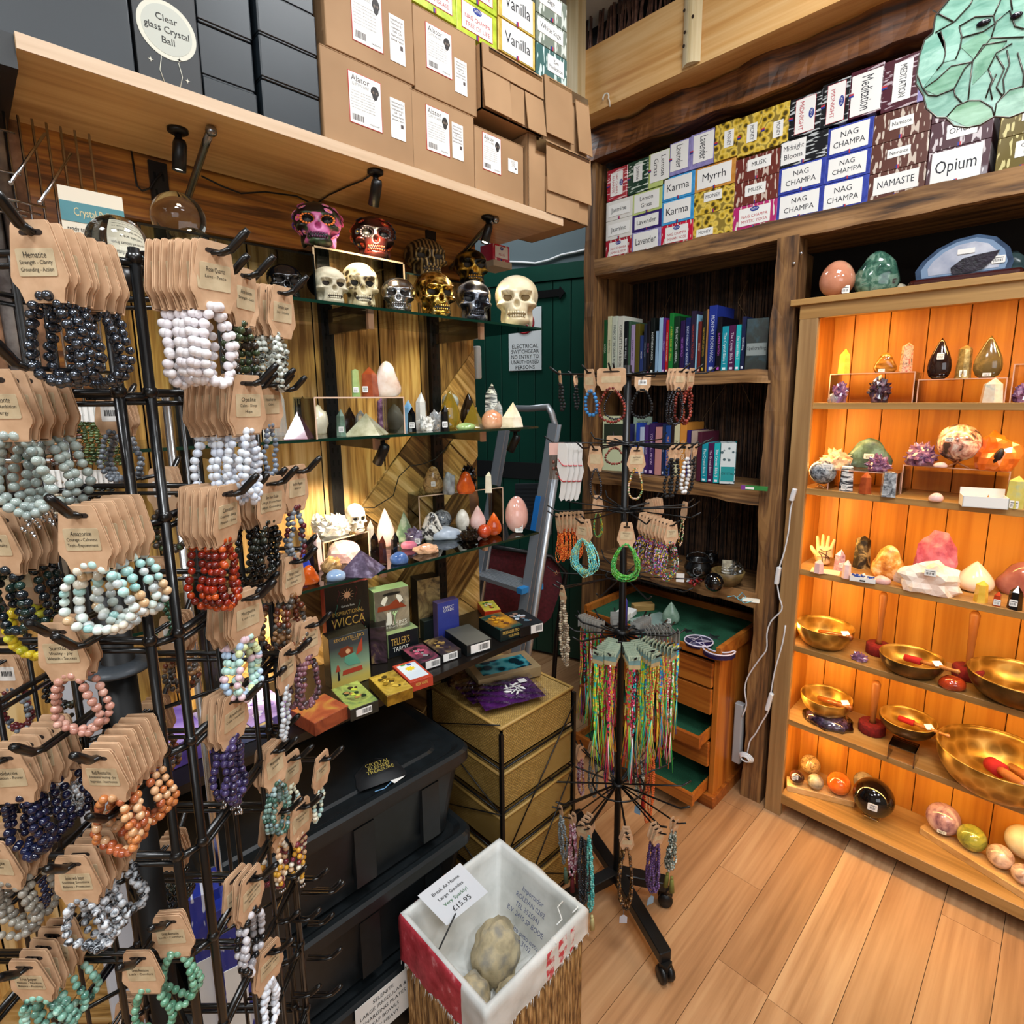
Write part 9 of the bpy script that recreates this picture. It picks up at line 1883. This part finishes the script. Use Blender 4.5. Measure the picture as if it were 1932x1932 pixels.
# foot-shaped white cards with anklets
for i in range(4):
 p, d = onspoke(1062+9*i, 2, .235-.010*i); th = math.atan2(d.x, -d.y)
 t = thing('anklet_card', '%s of the white foot-shaped cards with a red anklet on the second tier' % ['outermost','second','third','innermost'][i], 'anklet', p, th+.3, 'anklets on the second tier')
 o = [(-.012,.012),(.012,.012),(.016,0),(.014,-.03),(.020,-.06),(.012,-.09),(.010,-.115),(.004,-.135),(-.004,-.140),(-.010,-.130),(-.006,-.11),(-.004,-.09),(-.016,-.05),(-.014,0)]
 MB().prism(o, .0012, 0).build('foot_card', [pl('#dcdad6', .5)], t); m = MB(); 
 for (x0,z0,x1,z1) in ((-.012,-.03,.014,-.045),(-.010,-.075,.012,-.085)):
  for k in range(9): u = k/8; m.ball((x0+(x1-x0)*u, -.0015, z0+(z1-z0)*u-.006*math.sin(PI*u)), .0018, 0, 6, 4)
 m.build('anklet_beads', [pl('#b03038', .3)], t)
p, d = onspoke(1050, 2, .235); t = thing('polybag', 'clear bag with pink header card at the left end of the second tier', 'bag', p, face_cam(p)); MB().box((-.02,0,-.02),(.02,.001,.012)).build('header_card', [pl('#c9a094', .5)], t); MB().box((-.019,0,-.085),(.019,.003,-.02)).build('bag', [thin_clear((.8,.72,.66), .08, .15)], t)
m = MB(); [m.ball((rnd(-.01,.01),.0015,rnd(-.075,-.03)), .005, 0, 6, 4) for _ in range(8)]; m.build('bracelet_inside', [pl('#6a3a2c', .3)], t)
sp_('hematite small', 1124, 2, 1, 'grey metal chain style, front left of the second tier', r=.225, card=(.028,.042,.054), h=.078, w=.016, bar=True)
sp_('red wood', 1160, 2, 1, 'dark red and small, left of the pole on the second tier', far=True, card=(.05,.05,.035), h=.055, w=.032)
sp_('gold seed', 1201, 2, 1, 'long with gold and pastel beads, in front of the pole', r=.225, card=(.028,.046,.052), h=.085, w=.018, cat='necklace', name='bead_necklace', multi=2, words=('Seed bead','anklet'))
for i, (px, kd, ds) in enumerate(((1268,'black lava','black lava'),(1280,'black lava','matt black'),(1298,'white wood','white wooden'),(1312,'black lava','black and brown'))): sp_(kd, px, 2, 1, 'tied with raffia at the right of the second tier, number %s' % ['one','two','three','four'][i] if False else 'tied with raffia at the right of the second tier', r=.21, card=(.016,.022,.03), h=.095, w=.014, desc=ds)
S3 = (.026,.040,.050)
sp_('orange seed', 1052, 3, 7, 'in the orange bunch of the third tier', r=.22, card=(.02,.024,.045), h=.085, w=.010, sp=.012, multi=3, seg=(5,4), name='seed_bead_bracelet', splay=.05)
sp_('turquoise seed', 1098, 3, 2, 'turquoise multi-strand, third tier', r=.225, card=(.028,.044,.052), h=.095, w=.036, multi=9, sp=.016, seg=(5,4), name='seed_bead_bracelet', words=('Wish bracelet','beads'))
sp_('yellow seed', 1127, 3, 1, 'yellow and green, behind the turquoise ones', far=True, card=S3, h=.085, w=.016, multi=4, seg=(5,4), name='seed_bead_bracelet')
sp_('green seed', 1181, 3, 2, 'bright green multi-strand, third tier', r=.225, card=(.028,.046,.052), h=.092, w=.036, multi=9, sp=.014, seg=(5,4), name='seed_bead_bracelet', words=('Wish bracelet','beads'))
sp_('multi seed', 1268, 3, 9, 'multicoloured, right of the third tier', r=.225, card=(.026,.042,.050), h=.098, w=.034, multi=3, sp=.016, seg=(5,4), name='seed_bead_bracelet', words=('Wish bracelet','beads'))
sp_('multi seed', 1243, 3, 5, 'multicoloured, behind the pole on the third tier', r=.19, far=True, card=(.026,.042,.050), h=.088, w=.026, multi=2, sp=.014, seg=(5,4), name='seed_bead_bracelet')
sp_('gold seed', 1292, 3, 1, 'thin gold and thread, right end of the third tier', r=.2, far=True, card=(.020,.028,.045), h=.085, w=.008, name='seed_bead_bracelet')
STF = pl('#b8784e', .5)
for i, px in enumerate((1050, 1113, 1168, 1186, 1232, 1250, 1268)):
 p = P(px, 1092 if px > 1120 else 1082, D=1.45); t = MB().tube([(.008*math.sin(4*PI/5*k)*1.0, 0, .008*math.cos(4*PI/5*k)) for k in range(5)], .0012, 0, 5, closed=True); tag(t.build('starfish_charm', [STF], loc=p, rotz=face_cam(p)), 'copper starfish charm dangling %s of the third tier strands' % ['below the orange bunch','below the turquoise bunch','at the left below the green loop','at the right below the green loop','at the left below the multicoloured loop','in the middle below the multicoloured loop','at the right below the multicoloured loop'][i], 'charm', 'starfish charms')
sp_('shell', 1061, 4, 1, 'of brown and cream shells, long, left of the fourth tier', r=.215, card=(.014,.030,.040), h=.19, w=.016, cat='necklace', name='shell_necklace', multi=4, flat=.8)
# ---- thread bracelets on the fifth tier
VC = ['#d83a6a','#3ac05a','#f0c030','#4a6ad8','#e87028','#f08a3a','#30b8b8','#f0f0e8','#22242c','#c81c2c','#8ad83a','#f0e070']
def braid(i):
 random.seed(140+i); cs = random.sample(VC, 4); m = noisy(tuple((.30+.13*k, c) for k, c in enumerate(cs)), 80, .8, detail=1, stretch=(1.2,1.2,1.4), bump=.3); [setattr(q.color_ramp, 'interpolation', 'CONSTANT') for q in m.node_tree.nodes if q.type == 'VALTORGB']; return m, [pl(c, .8) for c in cs]
TB = []
for i in range(14):
 bm_, fr_ = braid(i); random.seed(300+i); r_ = rnd(.0020,.0034); L = rnd(.16,.22); x0 = rnd(-.006,.006); m = MB(); pts = [(x0+.0018*math.sin(k*.9+i), .0015*math.cos(k*.7), -.030-L*k/14) for k in range(15)]
 m.tube(pts, [r_*(1+.18*(k%2)) for k in range(15)], 0, 6); x1 = x0+rnd(-.008,.008); m.tube([(x1+.0018*math.sin(k*.8), .002, -.030-L*.8*k/9) for k in range(10)], r_*.8, 0, 6); b_me = m.mesh('braided_threads', [bm_])
 m = MB(); e = pts[-1]
 for k in range(6): dx = rnd(-.018,.018); l2 = rnd(.08,.14); m.tube([e, (e[0]+dx*.4, e[1]+rnd(-.004,.004), e[2]-l2*.5), (e[0]+dx, e[1]+rnd(-.008,.008), e[2]-l2)], .0011, k%4, 4)
 TB.append((b_me, m.mesh('loose_ends', fr_)))
random.seed(11)
cm5 = MB(); cm5.prism([(-.016,.010),(.016,.010),(.016,-.030),(-.016,-.030)], .0006, 0); cm5.prism([(-.016,-.018),(.016,-.018),(.016,-.030),(-.016,-.030)], .0001, 1, T(0,-.0002,0)); cm5.prism([(-.016,-.006),(.016,-.004),(.016,-.018),(-.016,-.018)], .0001, 3, T(0,-.00018,0))
for k in range(9): cm5.tube([(-.012+.003*k+.0015*math.sin(j+k), -.0004, .006-.0035*j) for j in range(4)], .0004, 2, 3)
CM5 = cm5.mesh('printed_card', [pl('#a9b8a0', .6), pl('#b09a70', .6), pl('#2a4438', .6), pl('#6a8a88', .6)]); CMW = MB().prism([(-.016,.010),(.016,.010),(.016,-.030),(-.016,-.030)], .0006, 0).mesh('printed_card', [pl('#a9aaa6', .6)])
def threads(px, n, far, where, r=.155, sp=.009, me=CM5, flip=False):
 p, d = onspoke(px, 5, r, far); th = math.atan2(d.x, -d.y); m = MB(); c_ = Vector((SX,SY,TZ[5])); m.tube([c_+d*.012, c_+d*(r+.004), c_+d*(r+.022)+Vector((0,0,.014))], .0026, 0, 5); m.build('spoke', [BLACK], stand, world=True)
 root = None
 for i in range(n):
  M = Matrix.Translation(p-d*sp*i) @ RZ(th+rnd(-.12,.12)) @ RX(rnd(-.04,.04)); lab = '%s friendship bracelet of plaited coloured threads %s' % (ORD[i] if i else 'outermost', where)
  b_, f_ = TB[random.randrange(14)]
  if root is None:
   root = thing('friendship_bracelet', lab, 'bracelet', (0,0,0), 0, 'friendship bracelets on the fifth tier'); root.matrix_basis = M
   for nm, q in (('printed_card', me), ('braided_threads', b_), ('loose_ends', f_)): o = bpy.data.objects.new(nm, q); COL.objects.link(o); o.parent = root
  else:
   r_ = dup(root, M, lab)
   for c in r_.children:
    if c.name.startswith('braided'): c.data = b_
    if c.name.startswith('loose'): c.data = f_
for (px, n, far, wr, rr) in ((1128,9,False,'at the left of the fifth tier',.16),(1098,8,True,'at the back left of the fifth tier',.17),(1152,6,False,'left of the pole in front',.15),(1198,8,False,'right of the pole in front',.165),(1238,9,False,'front right of the fifth tier',.165),(1272,9,False,'at the right end in front',.17),(1290,9,True,'at the back right end of the fifth tier',.17),(1262,7,True,'at the back right of the fifth tier',.16),(1160,7,True,'behind the pole, left',.15),(1220,7,True,'behind the pole, right',.15)):
 threads(px, n, far, wr, rr, .012, CM5 if not far else CMW)
# ---- long necklaces on the lowest tier
def longn(kind, px, n, where, tassel=None, far=False, h=.20, tagc=None, **k):
 rs = sp_(kind, px, 6, n, where, r=.215, far=far, h=h, cat='necklace', name='bead_necklace', sp=.014, card=k.pop('card', (.022,.040,.045)), w=k.pop('w', .016), seg=(8,5), multi=2, **k)
 for i, r_ in enumerate(rs):
  if tassel:
   m = MB(); zb = -.045-h+.004; m.ball((0,0,zb-.004), .005, 0, 8, 6); m.lathe([(.003,zb-.006),(.006,zb-.014),(.008,zb-.05),(1e-5,zb-.05)], 0, 10); m.build('tassel', [noisy(((.3,tassel),(.7,tassel)), 60, .8, bump=.5)], r_)
  if tagc and i == 0:
   zb = -.05-h; m = MB(); m.tube([(0,0,zb+.02),(0,-.002,zb-.02)], .0006, 1, 4); m.prism([(-.011,zb-.052),(.011,zb-.052),(.011,zb-.028),(.0,zb-.018),(-.011,zb-.028)], .0006, 0, T(0,-.002,0)); m.build('price_tag', [pl(tagc, .6), pl('#6a9ac4', .6)], r_)
longn('grey mala', 1058, 1, 'grey with a green tassel, left of the lowest tier', '#5f7f6c', h=.17, card=(.016,.02,.03)); longn('pink pearl', 1076, 2, 'pink with a dark red tassel, left of the lowest tier', '#5e141c', h=.16, card=(.016,.02,.03))
longn('dark agate', 1098, 4, 'of dark beads, third bunch from the left', None, h=.23); longn('teal', 1112, 1, 'of turquoise beads with a cream tassel', '#c9c088', h=.27, w=.010, card=(.016,.02,.03))
longn('lapis', 1148, 1, 'dark blue and green, left of the pole', None, far=True, h=.17, card=(.01,.014,.02)); longn('tiger eye', 1184, 3, 'of brown tiger eye, in front of the pole', None, h=.22, tagc='#c9ccd8', w=.022)
longn('zebra jasper', 1212, 2, 'grey flecked, right of the pole', None, far=True, h=.14, tagc='#8ab0cc'); longn('red wood', 1222, 1, 'dark red with a red tassel, back right', '#a81414', far=True, h=.12)
longn('purple mala', 1243, 3, 'of purple beads, right of the lowest tier', None, h=.16, tagc='#8aa8c0'); longn('orange mala', 1232, 1, 'orange, hanging lowest at the right', None, far=True, h=.24, w=.012, card=(.01,.014,.02))
longn('zebra jasper', 1277, 2, 'green and white with an olive tassel, right end', '#7a7c3a', h=.14, w=.014, card=(.018,.026,.035)); longn('pink pearl', 1092, 2, 'pink, at the back left of the lowest tier', None, far=True, h=.14); longn('grey mala', 1118, 2, 'dark grey, at the back left of the lowest tier', None, far=True, h=.15)
